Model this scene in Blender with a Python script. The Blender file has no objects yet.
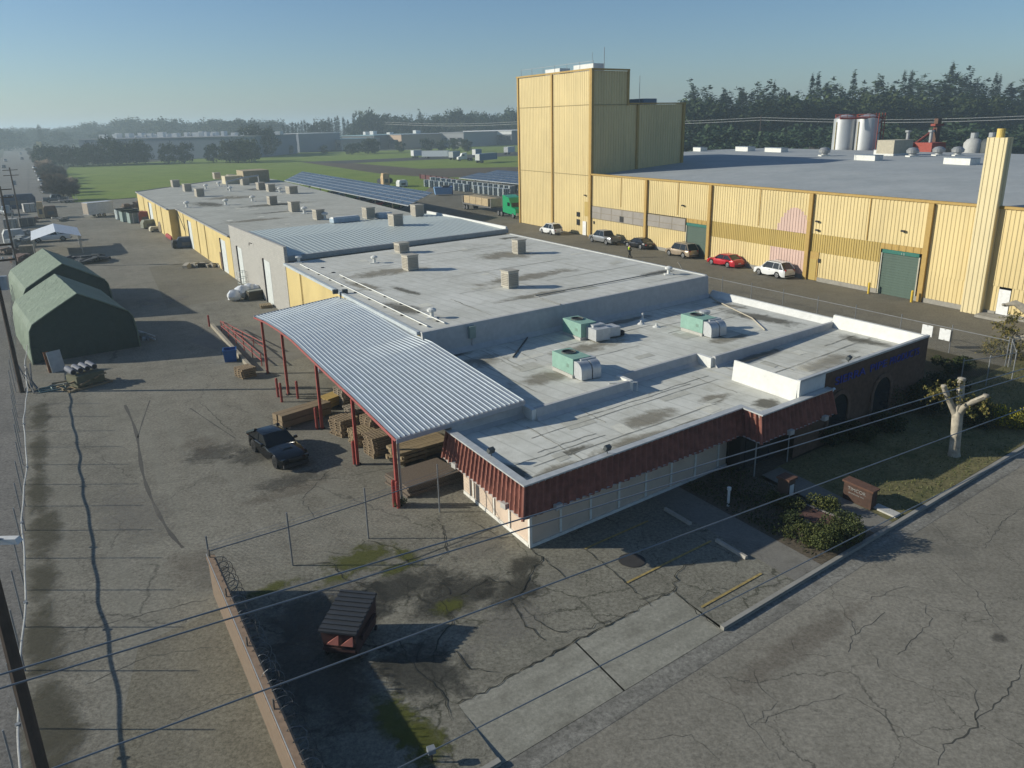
SKY_STRENGTH = 0.085; EXPOSURE = 0.14; HAZE = 0.0005
import bpy, bmesh, math, random
import numpy as np
from mathutils import Vector, Matrix
random.seed(7)
R = math.radians
SC = bpy.context.scene
COL = SC.collection
# ------------------------------------------------------------------ camera and site frame
F = 800.0; CH = 17.0
TH = R(18.18488542); RO = R(-1.29079352); AY = R(-29.53128129); AX = R(52.65398671)
c_, s_ = math.cos(TH), math.sin(TH); cr_, sr_ = math.cos(RO), math.sin(RO)
FW = Vector((0, c_, -s_)); UP0 = Vector((0, s_, c_)); RT0 = Vector((1, 0, 0))
RT = cr_*RT0 + sr_*UP0; UP = -sr_*RT0 + cr_*UP0
XD = Vector((math.sin(AX), math.cos(AX), 0)); YD = Vector((math.sin(AY), math.cos(AY), 0))
def ray(px, py): return FW*F + RT*(px-512) - UP*(py-384)
def G(px, py, z=0.0):
    "surveyed point of the site plan at height z"
    r = ray(px, py); t = (z-CH)/r.z
    return Vector((r.x*t, r.y*t, z))
_det = XD.x*YD.y - XD.y*YD.x
def lot(p): return ((p.x*YD.y - p.y*YD.x)/_det, (XD.x*p.y - XD.y*p.x)/_det)
def L(x, y, z=0.0): return XD*x + YD*y + Vector((0, 0, z))
YX = math.atan2(XD.y, XD.x); YY = math.atan2(YD.y, YD.x)      # yaw of the two site axes
cam = bpy.data.cameras.new('camera'); co = bpy.data.objects.new('camera', cam); COL.objects.link(co)
cam.sensor_width = 36; cam.lens = 36*F/1024; cam.clip_end = 20000; cam.clip_start = .1
m = Matrix.Identity(4)
for i in range(3): m[i][0] = RT[i]; m[i][1] = UP[i]; m[i][2] = -FW[i]
m[2][3] = CH; co.matrix_world = m; SC.camera = co
# ------------------------------------------------------------------ materials
MATS = {}
def nt(name):
    mt = bpy.data.materials.new(name); mt.use_nodes = True
    n = mt.node_tree; n.nodes.clear()
    return mt, n
def N(n, t, **k):
    x = n.nodes.new(t)
    for a, v in k.items():
        if a.startswith('i_'): x.inputs[a[2:].replace('_', ' ')].default_value = v
        else: setattr(x, a, v)
    return x
def math_(n, op, a, b=None, clamp=False):
    x = n.nodes.new('ShaderNodeMath'); x.operation = op; x.use_clamp = clamp
    for i, v in enumerate((a, b)):
        if v is None: continue
        if hasattr(v, 'is_output') or isinstance(v, bpy.types.NodeSocket): n.links.new(v, x.inputs[i])
        else: x.inputs[i].default_value = v
    return x.outputs[0]
def ramp(n, fac, stops):
    x = n.nodes.new('ShaderNodeValToRGB'); e = x.color_ramp.elements
    while len(e) > 1: e.remove(e[-1])
    e[0].position = stops[0][0]; e[0].color = (*stops[0][1], 1)
    for p, c in stops[1:]:
        q = e.new(p); q.color = (*c, 1)
    n.links.new(fac, x.inputs[0]); return x.outputs[0]
def mixc(n, fac, a, b, mode='MIX'):
    x = n.nodes.new('ShaderNodeMix'); x.data_type = 'RGBA'; x.blend_type = mode
    for s, v in ((x.inputs[0], fac), (x.inputs[6], a), (x.inputs[7], b)):
        if isinstance(v, bpy.types.NodeSocket): n.links.new(v, s)
        elif isinstance(v, (int, float)): s.default_value = v
        else: s.default_value = (*v, 1)
    return x.outputs[2]
def coords(n, kind='Object', scale=None):
    tc = n.nodes.new('ShaderNodeTexCoord'); o = tc.outputs[kind]
    if kind == 'World':
        pass
    if scale:
        mp = n.nodes.new('ShaderNodeMapping'); mp.inputs['Scale'].default_value = scale
        n.links.new(o, mp.inputs[0]); o = mp.outputs[0]
    return o
def geo_pos(n, scale=None, rot=0):
    g = n.nodes.new('ShaderNodeNewGeometry'); o = g.outputs['Position']
    if scale or rot:
        mp = n.nodes.new('ShaderNodeMapping'); mp.inputs['Scale'].default_value = scale or (1, 1, 1)
        if rot:
            r = n.nodes.new('ShaderNodeMapping'); r.inputs['Rotation'].default_value = (0, 0, rot); n.links.new(o, r.inputs[0]); o = r.outputs[0]
        n.links.new(o, mp.inputs[0]); o = mp.outputs[0]
    return o
def noise(n, vec, scale, detail=4, rough=.55, dist=0):
    x = n.nodes.new('ShaderNodeTexNoise'); x.inputs['Scale'].default_value = scale
    x.inputs['Detail'].default_value = detail; x.inputs['Roughness'].default_value = rough; x.inputs['Distortion'].default_value = dist
    if vec: n.links.new(vec, x.inputs['Vector'])
    return x.outputs[0]
def finish(mt, n, color, rough=.8, metal=0, bump=None, bstr=.3, bdist=.02, spec=.4, alpha=None, coat=0):
    b = n.nodes.new('ShaderNodeBsdfPrincipled'); o = n.nodes.new('ShaderNodeOutputMaterial')
    def put(s, v):
        if isinstance(v, bpy.types.NodeSocket): n.links.new(v, s)
        elif isinstance(v, (tuple, list)): s.default_value = (*v, 1)
        else: s.default_value = v
    put(b.inputs['Base Color'], color); put(b.inputs['Roughness'], rough); put(b.inputs['Metallic'], metal)
    b.inputs['Specular IOR Level'].default_value = spec; b.inputs['Coat Weight'].default_value = coat
    if bump is not None:
        bp = n.nodes.new('ShaderNodeBump'); bp.inputs['Strength'].default_value = bstr; bp.inputs['Distance'].default_value = bdist
        n.links.new(bump, bp.inputs['Height']); n.links.new(bp.outputs[0], b.inputs['Normal'])
    if alpha is not None: put(b.inputs['Alpha'], alpha)
    n.links.new(b.outputs[0], o.inputs[0]); return mt
def plain(name, col, rough=.7, metal=0, var=.12, scale=3.0, spec=.4, coat=0, dirt=.25):
    "painted / plain surface with uneven colour and some dirt"
    if name in MATS: return MATS[name]
    mt, n = nt(name); v = coords(n)
    a = noise(n, v, scale, 5, .6); d = noise(n, v, scale*.35, 6, .7)
    lo = tuple(max(0, x*(1-var)) for x in col); hi = tuple(min(1, x*(1+var)) for x in col)
    c = ramp(n, a, [(.3, lo), (.7, hi)])
    dm = ramp(n, d, [(.5, (0, 0, 0)), (.75, (dirt,)*3)])
    c = mixc(n, dm, c, tuple(x*.55+.01 for x in col))
    wr = noise(n, v, 1.1, 4, .6, 1.2) if 'fabric' in name else None
    MATS[name] = finish(mt, n, c, ramp(n, d, [(.3, (rough,)*3), (.8, (min(1, rough+.15),)*3)]), metal, spec=spec, coat=coat, bump=wr, bstr=.7, bdist=.25)
    return MATS[name]
def ground_mat(name, lo, hi, crack=None, crack_col=(.02, .02, .02), stain=None, fine=.45, patch=None, rot=0, streak=None, crack_amt=1.0, cw=.03):
    "weathered ground: broad patches, fine grain, optional cracks / stains / driven-in streaks"
    mt, n = nt(name); p = geo_pos(n)
    a = noise(n, p, .12, 6, .62); b = noise(n, p, .9, 6, .65); g = noise(n, p, 7, 7, .85)
    t = math_(n, 'ADD', math_(n, 'MULTIPLY', a, .55), math_(n, 'MULTIPLY', b, .45))
    m2 = noise(n, p, 3.2, 5, .7, .4)
    t = math_(n, 'ADD', math_(n, 'MULTIPLY', t, .8), math_(n, 'MULTIPLY', m2, .2))
    c = ramp(n, t, [(.36, lo), (.62, hi)])
    gg = ramp(n, g, [(.37, (1-fine,)*3), (.63, (1+fine,)*3)])
    c = mixc(n, 1.0, c, gg, 'MULTIPLY')
    if streak:
        q = geo_pos(n, (streak[0], streak[1], 1), rot); s2 = noise(n, q, 1.0, 5, .6)
        c = mixc(n, ramp(n, s2, [(.45, (0,)*3), (.7, (streak[2],)*3)]), c, streak[3])
    if patch:
        s3 = noise(n, p, patch[0], 5, .6, .6)
        c = mixc(n, ramp(n, s3, [(patch[1], (0,)*3), (patch[1]+.05, (patch[2],)*3)]), c, patch[3])
    if stain:
        s4 = noise(n, p, stain[0], 7, .7, .4)
        c = mixc(n, ramp(n, s4, [(stain[1], (0,)*3), (stain[1]+.18, (stain[2],)*3)]), c, stain[3])
    hgt = g
    if crack:
        dn = n.nodes.new('ShaderNodeTexNoise'); dn.inputs['Scale'].default_value = .8; dn.inputs['Detail'].default_value = 6; dn.inputs['Roughness'].default_value = .65
        n.links.new(p, dn.inputs['Vector'])
        add = n.nodes.new('ShaderNodeVectorMath'); add.operation = 'MULTIPLY_ADD'
        n.links.new(dn.outputs['Color'], add.inputs[0]); add.inputs[1].default_value = (1.5, 1.5, 0); n.links.new(p, add.inputs[2])
        for k, (sc, w) in enumerate(crack):
            vo = n.nodes.new('ShaderNodeTexVoronoi'); vo.feature = 'DISTANCE_TO_EDGE'; vo.inputs['Scale'].default_value = sc
            n.links.new(add.outputs[0], vo.inputs['Vector'])
            # cracks fade in and out along their run
            gate = noise(n, p, .25+.13*k, 3, .5)
            gt = ramp(n, gate, [(.36+.04*k, (0,)*3), (.52+.04*k, (1,)*3)])
            m0 = ramp(n, vo.outputs['Distance'], [(0, (1,)*3), (w*sc, (0,)*3)])
            f = math_(n, 'MULTIPLY', math_(n, 'MULTIPLY', m0, gt), crack_amt)
            c = mixc(n, f, c, crack_col)
    MATS[name] = finish(mt, n, c, .96, 0, hgt, .5, .02, spec=.1)
    return MATS[name]
def roof_mat(name, lo, hi, dirt, amt=.5, seam=True):
    mt, n = nt(name); p = geo_pos(n)
    a = noise(n, p, .18, 7, .65, .3); b = noise(n, p, 1.4, 6, .7); q = geo_pos(n, (.25, 2.2, 1), -YX); st = noise(n, q, .5, 5, .6)
    c = ramp(n, math_(n, 'ADD', math_(n, 'MULTIPLY', a, .6), math_(n, 'MULTIPLY', b, .4)), [(.35, lo), (.6, hi)])
    c = mixc(n, ramp(n, st, [(.5, (0,)*3), (.72, (.35,)*3)]), c, lo)
    d = noise(n, p, .33, 8, .72, .5)
    c = mixc(n, ramp(n, d, [(.52, (0,)*3), (.72, (amt,)*3)]), c, dirt)
    d2 = noise(n, geo_pos(n, (1.0, .3, 1), -YX), 1.1, 7, .75, .8)
    c = mixc(n, ramp(n, d2, [(.58, (0,)*3), (.72, (amt*.8,)*3)]), c, tuple(x*.6 for x in dirt))
    if seam:
        w = n.nodes.new('ShaderNodeTexWave'); w.wave_type = 'BANDS'; w.bands_direction = 'X'; w.inputs['Scale'].default_value = .32; w.inputs['Distortion'].default_value = .35
        w.inputs['Detail Scale'].default_value = .4
        n.links.new(geo_pos(n, None, -YX), w.inputs['Vector'])
        c = mixc(n, ramp(n, w.outputs[1], [(.95, (0,)*3), (1, (.34,)*3)]), c, tuple(x*.6 for x in lo))
    MATS[name] = finish(mt, n, c, .85, 0, b, .3, .02, spec=.3)
    return MATS[name]
def leaf_mat(name, a, b, c):
    mt, n = nt(name)
    g = n.nodes.new('ShaderNodeNewGeometry'); t = g.outputs['Random Per Island']
    v = noise(n, coords(n), .5, 3)
    k = math_(n, 'ADD', math_(n, 'MULTIPLY', t, .6), math_(n, 'MULTIPLY', v, .4))
    oi = n.nodes.new('ShaderNodeObjectInfo').outputs['Random']
    col = mixc(n, 1.0, ramp(n, k, [(.2, a), (.5, b), (.8, c)]), ramp(n, oi, [(0, (.62,.72,.80)), (.35, (1.0,.95,.8)), (.65, (.85,1.0,.9)), (1, (1.45,1.3,1.05))]), 'MULTIPLY')
    MATS[name] = finish(mt, n, col, .75, spec=.2)
    return MATS[name]
def decal_mat(name, col, strength=.8, rough=.9, ns=1.2, spec=.3):
    "irregular stain: fades at its own ragged edge (uv runs -1..1 over the sheet)"
    mt, n = nt(name)
    uv = n.nodes.new('ShaderNodeTexCoord').outputs['UV']
    ln = n.nodes.new('ShaderNodeVectorMath'); ln.operation = 'LENGTH'
    mp = n.nodes.new('ShaderNodeMapping'); mp.inputs['Location'].default_value = (-1, -1, 0); mp.inputs['Scale'].default_value = (2, 2, 0)
    n.links.new(uv, mp.inputs[0]); n.links.new(mp.outputs[0], ln.inputs[0])
    p = geo_pos(n); a = noise(n, p, ns, 8, .68, .6); b = noise(n, p, ns*6, 5, .7)
    k = math_(n, 'SUBTRACT', math_(n, 'ADD', math_(n, 'MULTIPLY', a, 1.9), math_(n, 'MULTIPLY', b, .35)), ln.outputs['Value'])
    al = ramp(n, k, [(.30, (0,)*3), (.75, (strength,)*3)])
    cc = ramp(n, b, [(.3, tuple(x*.7 for x in col)), (.7, tuple(x*1.3 for x in col))])
    MATS[name] = finish(mt, n, cc, rough, alpha=al, spec=spec)
    return MATS[name]
def siding(name, col, rough=.55):
    "painted metal siding: uneven fade, rain streaks, a little rust"
    mt, n = nt(name); p = geo_pos(n)
    a = noise(n, p, .16, 5, .6); q = geo_pos(n, (1.0, 1.0, .06)); st = noise(n, q, 1.6, 6, .7); sp = noise(n, geo_pos(n, (1, 1, .15)), .5, 8, .8, .4)
    c = ramp(n, a, [(.3, tuple(x*.90 for x in col)), (.7, tuple(min(1, x*1.06) for x in col))])
    c = mixc(n, ramp(n, st, [(.46, (0,)*3), (.72, (.38,)*3)]), c, tuple(x*.60 for x in col))
    c = mixc(n, ramp(n, sp, [(.62, (0,)*3), (.76, (.45,)*3)]), c, (col[0]*.55, col[1]*.42, col[2]*.35))
    MATS[name] = finish(mt, n, c, rough, spec=.35, bump=a, bstr=.15, bdist=.05); return MATS[name]
# ------------------------------------------------------------------ mesh builder
class MB:
    def __init__(s, f=None): s.v = []; s.f = []; s.mi = []; s.uv = {}; s.fn = f; s.cur = 0
    def P(s, p):
        p = s.fn(*p) if s.fn else Vector(p)
        s.v.append(p); return len(s.v)-1
    def face(s, idx, uv=None):
        if uv: s.uv[len(s.f)] = uv
        s.f.append(tuple(idx)); s.mi.append(s.cur)
    def poly(s, pts, uv=None): s.face([s.P(p) for p in pts], uv); return s
    def box(s, x0, x1, y0, y1, z0, z1):
        a = [s.P(p) for p in ((x0,y0,z0),(x1,y0,z0),(x1,y1,z0),(x0,y1,z0),(x0,y0,z1),(x1,y0,z1),(x1,y1,z1),(x0,y1,z1))]
        for q in ((3,2,1,0),(4,5,6,7),(0,1,5,4),(1,2,6,5),(2,3,7,6),(3,0,4,7)): s.face([a[i] for i in q])
        return s
    def cbox(s, c, d, yaw=0, pitch=0, roll=0, taper=1.0):
        M = Matrix.Translation(c) @ Matrix.Rotation(yaw, 4, 'Z') @ Matrix.Rotation(pitch, 4, 'Y') @ Matrix.Rotation(roll, 4, 'X')
        x, y, z = (k/2 for k in d); a = []
        for dz in (-1, 1):
            t = taper if dz > 0 else 1
            for dx, dy in ((-1,-1),(1,-1),(1,1),(-1,1)):
                a.append(s.P(M @ Vector((dx*x*t, dy*y*t, dz*z))))
        for q in ((3,2,1,0),(4,5,6,7),(0,1,5,4),(1,2,6,5),(2,3,7,6),(3,0,4,7)): s.face([a[i] for i in q])
        return s
    def prism(s, poly, z0, z1):
        n = len(poly); b = [s.P((*p, z0)) for p in poly]; t = [s.P((*p, z1)) for p in poly]
        s.face(b[::-1]); s.face(t)
        for i in range(n): s.face((b[i], b[(i+1)%n], t[(i+1)%n], t[i]))
        return s
    def tube(s, path, r, n=6, r1=None, cap=True):
        path = [Vector(s.fn(*p)) if s.fn else Vector(p) for p in path]; fn, s.fn = s.fn, None
        rings = []; m = len(path); prev = None
        for i, p in enumerate(path):
            d = (path[min(i+1, m-1)] - path[max(i-1, 0)]).normalized()
            if prev is None:
                a = Vector((0, 0, 1)) if abs(d.z) < .9 else Vector((1, 0, 0)); u = d.cross(a).normalized()
            else: u = (prev - d*prev.dot(d)).normalized()
            prev = u; w = d.cross(u)
            rr = r[i] if isinstance(r, (list, tuple)) else (r if r1 is None else r + (r1-r)*i/(m-1))
            rings.append([s.P(p + (u*math.cos(2*math.pi*k/n) + w*math.sin(2*math.pi*k/n))*rr) for k in range(n)])
        for a, b in zip(rings, rings[1:]):
            for k in range(n): s.face((a[k], a[(k+1)%n], b[(k+1)%n], b[k]))
        if cap and n > 2: s.face(rings[0][::-1]); s.face(rings[-1])
        s.fn = fn; return s
    def cyl(s, c, r, h, n=16, r1=None): return s.tube([c, (c[0], c[1], c[2]+h)], r, n, r1 if r1 is not None else r)
    def loft(s, rings, closed=True, caps=True):
        ids = [[s.P(p) for p in r] for r in rings]; n = len(ids[0])
        for a, b in zip(ids, ids[1:]):
            for k in range(n if closed else n-1): s.face((a[k], a[(k+1)%n], b[(k+1)%n], b[k]))
        if caps: s.face(ids[0][::-1]); s.face(ids[-1])
        return s
    def lathe(s, c, prof, n=16):
        return s.loft([[(c[0]+r*math.cos(2*math.pi*k/n), c[1]+r*math.sin(2*math.pi*k/n), c[2]+z) for k in range(n)] for r, z in prof])
    def corr(s, a, b, z0, z1, pitch, depth, out, frac=.5):
        "ribbed sheet between plan points a and b (mapped), ribs running up; out = outward unit (mapped space)"
        a, b = Vector(a), Vector(b); ln = (b-a).length; k = max(1, round(ln/pitch)); d = (b-a)/k; row = []
        for i in range(k):
            for t, o in ((0, 0), (frac*.8, 0), (frac, 1), (1-(1-frac)*.2, 1)):
                row.append((a + d*(i+t), o))
        row.append((b, 0)); ids = []
        for p, o in row:
            q = p + Vector(out)*depth*o
            ids.append((s.P((q.x, q.y, z0)), s.P((q.x, q.y, z1))))
        for u, v in zip(ids, ids[1:]): s.face((u[0], v[0], v[1], u[1]))
        return s
    def build(s, name, mats, parent=None, smooth=None, world=True):
        if not isinstance(mats, (list, tuple)): mats = [mats]
        off = Vector((0, 0, 0))
        if parent is not None and world:
            q = parent
            while q is not None: off += q.location; q = q.parent
        me = bpy.data.meshes.new(name)
        me.from_pydata([tuple(p-off) for p in s.v], [], s.f)
        for mm in mats: me.materials.append(mm)
        if len(mats) > 1: me.polygons.foreach_set('material_index', s.mi)
        if s.uv:
            ul = me.uv_layers.new(name='UVMap')
            for pi, uvs in s.uv.items():
                for li, uv in zip(me.polygons[pi].loop_indices, uvs): ul.data[li].uv = uv
        bm = bmesh.new(); bm.from_mesh(me); bmesh.ops.recalc_face_normals(bm, faces=bm.faces) if not s.uv and len(s.f) < 20000 else None
        bm.to_mesh(me); bm.free()
        if smooth is not None:
            me.shade_smooth(); me.set_sharp_from_angle(angle=R(smooth))
        me.update()
        o = bpy.data.objects.new(name, me); COL.objects.link(o)
        if parent is not None: o.parent = parent
        return o
def thing(name, label, cat, loc=(0,0,0), yaw=0, group=None):
    o = bpy.data.objects.new(name, None); COL.objects.link(o); o.empty_display_size = .3
    o.location = loc; o.rotation_euler = (0, 0, yaw); return tag(o, label, cat, group)
def tag(o, label, cat, group=None):
    o['label'] = label; o['category'] = cat
    if group: o['group'] = group
    return o
def struct(o, kind='structure'): o['kind'] = kind; return o
def dup(root, loc, yaw=0, label=None, scale=None, group=None):
    kids = [k for k in COL.objects if k.parent == root]
    r = root.copy(); COL.objects.link(r); r.location = loc; r.rotation_euler = (0, 0, yaw)
    if scale: r.scale = (scale,)*3 if isinstance(scale, (int, float)) else scale
    if label: r['label'] = label
    if group: r['group'] = group
    for ch in CHILD.get(root.name, kids):
        c = ch.copy(); COL.objects.link(c); c.parent = r
        for g in [k for k in COL.objects if k.parent == ch]:
            d = g.copy(); COL.objects.link(d); d.parent = c
    return r
CHILD = {}
def local(parent):      # builder whose points are already in the thing's own frame
    return dict(parent=parent, world=False)
# ------------------------------------------------------------------ light, sky, air
SUN_AZ = 92.0; SUN_EL = 22.0           # direction the shadows run (clockwise from +Y), sun height
sd = bpy.data.lights.new('sun', 'SUN'); sd.energy = 5.0; sd.angle = R(.53); sd.color = (1, .95, .82)
so = bpy.data.objects.new('sun', sd); COL.objects.link(so)
ld = Vector((math.sin(R(SUN_AZ))*math.cos(R(SUN_EL)), math.cos(R(SUN_AZ))*math.cos(R(SUN_EL)), -math.sin(R(SUN_EL))))
so.rotation_euler = ld.to_track_quat('-Z', 'Y').to_euler()
w = bpy.data.worlds.new('World'); SC.world = w; w.use_nodes = True
wn = w.node_tree; wn.nodes.clear()
sky = wn.nodes.new('ShaderNodeTexSky'); sky.sky_type = 'NISHITA'; sky.sun_disc = False
sky.sun_elevation = R(SUN_EL); sky.sun_rotation = R(SUN_AZ+180); sky.altitude = 50; sky.air_density = .95; sky.dust_density = .5; sky.ozone_density = 3.2
bg = wn.nodes.new('ShaderNodeBackground'); bg.inputs[1].default_value = SKY_STRENGTH
wo = wn.nodes.new('ShaderNodeOutputWorld'); tint = mixc(wn, 1.0, sky.outputs[0], (.84, .965, 1.07), 'MULTIPLY'); wn.links.new(tint, bg.inputs[0]); wn.links.new(bg.outputs[0], wo.inputs[0])
SC.view_settings.view_transform = 'Standard'; SC.view_settings.look = 'None'; SC.view_settings.exposure = EXPOSURE; SC.view_settings.gamma = 1
SC.view_settings.use_curve_mapping = False
SC.cycles.use_denoising = True
SC.cycles.max_bounces = 5; SC.cycles.transparent_max_bounces = 24; SC.cycles.volume_bounces = 0
if HAZE:
    mt, n = nt('air'); pv = n.nodes.new('ShaderNodeVolumePrincipled'); o = n.nodes.new('ShaderNodeOutputMaterial')
    pv.inputs['Color'].default_value = (.74, .92, 1.0, 1); pv.inputs['Density'].default_value = HAZE; pv.inputs['Anisotropy'].default_value = .25
    n.links.new(pv.outputs[0], o.inputs['Volume'])
    h = MB().box(-6100, 6100, -1100, 8100, -1.4, 50).build('haze', mt); struct(h, 'stuff')
# ------------------------------------------------------------------ ground sheets
ASPH = ground_mat('yard asphalt', (.138,.128,.103), (.245,.230,.188), crack=[(.10,.03),(.23,.014)], crack_col=(.03,.03,.028), crack_amt=.55,
    stain=(.22,.58,.5,(.085,.08,.064)), streak=(.05,.9,.5,(.225,.218,.18)), rot=-YY)
TAN = ground_mat('sandy yard', (.13,.118,.088), (.205,.19,.145), stain=(.5,.6,.5,(.07,.06,.05)), streak=(.04,.5,.4,(.2,.18,.15)), rot=-YY)
ALLEY = ground_mat('alley asphalt', (.125,.114,.086), (.19,.175,.137), crack=[(.12,.02)], crack_amt=.4, stain=(.3,.58,.5,(.05,.045,.04)))
STREET = ground_mat('street asphalt', (.168,.156,.127), (.25,.233,.192), crack=[(.16,.022),(.42,.010)], crack_col=(.045,.044,.038), crack_amt=.8,
    patch=(.10,.60,.3,(.085,.083,.072)), stain=(.7,.6,.3,(.08,.077,.065)), fine=.3)
PARK = ground_mat('parking asphalt', (.14,.132,.105), (.226,.215,.174), crack=[(.19,.05),(.5,.018)], crack_col=(.03,.032,.02), crack_amt=.85,
    stain=(.35,.57,.5,(.075,.075,.06)), patch=(.3,.62,.4,(.17,.16,.145)))
CONC = ground_mat('concrete', (.225,.216,.176), (.32,.308,.255), stain=(.6,.53,.5,(.12,.11,.085)), streak=(.3,2.5,.4,(.15,.145,.115)), rot=-YX, fine=.25)
CONC2 = ground_mat('old concrete', (.15,.14,.12), (.21,.2,.175), stain=(.5,.56,.5,(.09,.085,.07)), crack=[(.3,.01)], crack_amt=.5, fine=.15)
DIRT = ground_mat('bare soil', (.075,.062,.045), (.13,.108,.08), stain=(.6,.55,.6,(.05,.05,.03)))
GRASSF = ground_mat('field grass', (.110,.165,.024), (.195,.255,.05), streak=(.012,.16,.55,(.20,.22,.055)), rot=-YX, fine=.45, stain=(.03,.56,.55,(.13,.15,.04)))
LAWN = ground_mat('dry lawn', (.10,.095,.045), (.20,.175,.085), stain=(.5,.5,.75,(.055,.075,.025)), fine=.4)
VERGE = ground_mat('mossy verge', (.048,.044,.026), (.085,.076,.05), stain=(.4,.5,.7,(.045,.055,.016)), fine=.4)
LAND = ground_mat('far land', (.060,.065,.045), (.11,.105,.08), patch=(.006,.52,.6,(.05,.075,.03)), stain=(.02,.55,.5,(.14,.13,.11)))
GRAVEL = ground_mat('gravel', (.13,.125,.115), (.20,.19,.172), fine=.4, stain=(.3,.58,.5,(.08,.08,.07)))
def sheet(name, mat, pts, z, kind='structure'):
    o = MB().poly([(p[0], p[1], z) for p in pts]).build(name, mat); return struct(o, kind)
def LP(*pts): return [L(*p) for p in pts]
sheet('ground', LAND, [(-6000,-1000),(6000,-1000),(6000,8000),(-6000,8000)], -.30)
sheet('street', STREET, LP((-60,-14),(260,-14),(260,14.0),(-60,14.0)), -.125)
sheet('yard', ASPH, LP((-3.3,14.7),(3.1,14.7),(3.1,28.7),(45.3,28.7),(45.3,232),(-3.3,232)), 0)
sheet('alley', ALLEY, LP((45.3,14.7),(140,14.7),(140,170),(45.3,170)), -.004)
sheet('parking_lot', PARK, LP((3.1,14.7),(8.44,14.7),(8.44,17.43),(18.21,17.43),(18.21,14.7),(24.5,14.7),(24.5,23.6),(15.3,23.6),(15.3,28.7),(3.1,28.7)), 0)
sheet('gravel_strip', GRAVEL, LP((-30,14.7),(-3.3,14.7),(-3.3,700),(-30,700)), -.02)
sheet('planting_bed', DIRT, LP((24.5,14.95),(28.6,14.95),(28.6,21.6),(31.7,21.6),(31.7,23.4),(24.5,23.4)), .004)
sheet('lawn', LAWN, LP((30.0,14.95),(62,14.95),(60,21.7),(30.0,21.7)), .006)
sheet('side_lot', VERGE, LP((45.3,21.7),(56.6,21.7),(56.6,30),(45.3,27)), .004)
sheet('entry_path', CONC2, LP((28.5,14.95),(30.0,14.95),(30.4,21.6),(28.9,21.6)), .008)
sheet('walkway', CONC2, LP((22.7,14.95),(24.5,14.95),(24.5,23.4),(22.7,23.4)), .008)
sheet('sandy_drive', TAN, LP((-2.0,14.7),(3.1,14.7),(3.1,27.5),(.2,27),(-1,22),(-1.8,19)), .004)
sheet('concrete_pad', CONC2, LP((12.4,57.5),(18.2,57.5),(18.2,70.5),(9.8,70.5),(8.6,69)), .004)
sheet('concrete_apron', TAN, LP((9.0,84),(18.2,84),(18.2,112),(10.5,112)), .004)
def decal(name, mat, x, y, rx, ry, z, yaw=0, parent=None, kind='structure'):
    c = L(x, y, z); b = MB(); pts = []; uv = []
    for k in range(24):
        a = 2*math.pi*k/24; p = Vector((math.cos(a)*rx, math.sin(a)*ry, 0)); p.rotate(Matrix.Rotation(YX+yaw, 3, 'Z'))
        pts.append(c+p); uv.append((.5+.5*math.cos(a), .5+.5*math.sin(a)))
    o = b.poly(pts, uv).build(name, mat, parent)
    return o if parent else struct(o, kind)
DAMP = decal_mat('damp', (.034,.034,.027), .6, .6, .9, .35)
MOSS = decal_mat('moss', (.085,.093,.014), .7, .95, 1.6)
OIL = decal_mat('oily', (.035,.032,.028), .4, .8, 1.3)
VERGD = decal_mat('verge soil', (.065,.060,.036), .55, .95, .8)
RUSTY = decal_mat('rusty', (.12,.09,.065), .22, .9, 1.6)
PALE = decal_mat('pale', (.22,.205,.175), .4, .9, 1.2)
PONDM = decal_mat('pond mark', (.20,.17,.115), .5, .9, .8)
BLACKM = decal_mat('black mould', (.085,.075,.05), .6, .9, 1.1)
for i, (x, y, rx, ry) in enumerate([(11.0,22.4,2.6,1.5),(9.3,24.3,3.4,1.6),(6.3,24.6,3.2,2.4),(8.2,19.6,1.8,2.6),(13.0,21.3,1.8,1.4),(5.2,21.5,2.4,4.2),(14.4,22.6,1.0,.8)]): decal('damp_patch', DAMP, x, y, rx, ry, .005+.001*i)
for i, (x, y, rx, ry) in enumerate([(8.9,27.3,2.0,1.3),(7.4,26.4,1.0,.6),(6.9,16.9,.9,1.6),(6.6,17.8,.9,2.2),(10.6,22.0,1.0,.7),(9.8,25.6,1.1,.5),(5.1,27.5,1.6,.5),(10.6,26.3,.5,1.4)]): decal('moss_patch', MOSS, x, y, rx, ry, .014+.001*i)
for i, (x, y, rx, ry) in enumerate([(5.8,42.8,2.2,1.8),(8.5,36.5,2.8,1.2),(13.6,46.5,1.6,3),(7.7,41.0,2.2,1.6)]): decal('oil_stain', OIL, x, y, rx, ry, .006+.001*i)
for i, (x, y, rx, ry) in enumerate([(8.2,35.4,3.2,.9),(5.4,44.4,1.3,2.2),(3.0,31,1.5,3)]): decal('rust_stain', RUSTY, x, y, rx, ry, .011+.001*i)
for i, (x, y, rx, ry) in enumerate([(12.0,19.8,2.4,1.5),(13.6,24.8,1.7,1.4),(7.3,25.9,1.5,.8),(1.2,38,2.0,4.5),(9,88,3.5,3)]): decal('pale_patch', PALE, x, y, rx, ry, .021+.001*i)
decal('pale_patch', PALE, 3, 3, 5, 4, -.118); decal('oil_stain', OIL, 26, 8.5, .5, .4, -.117); decal('rust_stain', RUSTY, 20, 12.6, 5.5, .8, -.116)
decal('asphalt_patch', decal_mat('tar', (.045,.044,.042), .75, .95, .5), 33, 1.5, 5, 4.5, -.117)
for i, (y, ry, rx) in enumerate(((16,4,1.3),(20.5,3.5,1.1),(24.5,4,1.2),(29.5,3.6,.9),(34,3,.8),(38.5,4,.9),(44,4,.7),(50,4,.7),(56,4,.8),(18,2,1.7))): decal('verge_patch', VERGD, -2.75+.1*(i%3), y, rx, ry, .0245+.0007*i, -YX+YY-math.pi/2)
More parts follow.
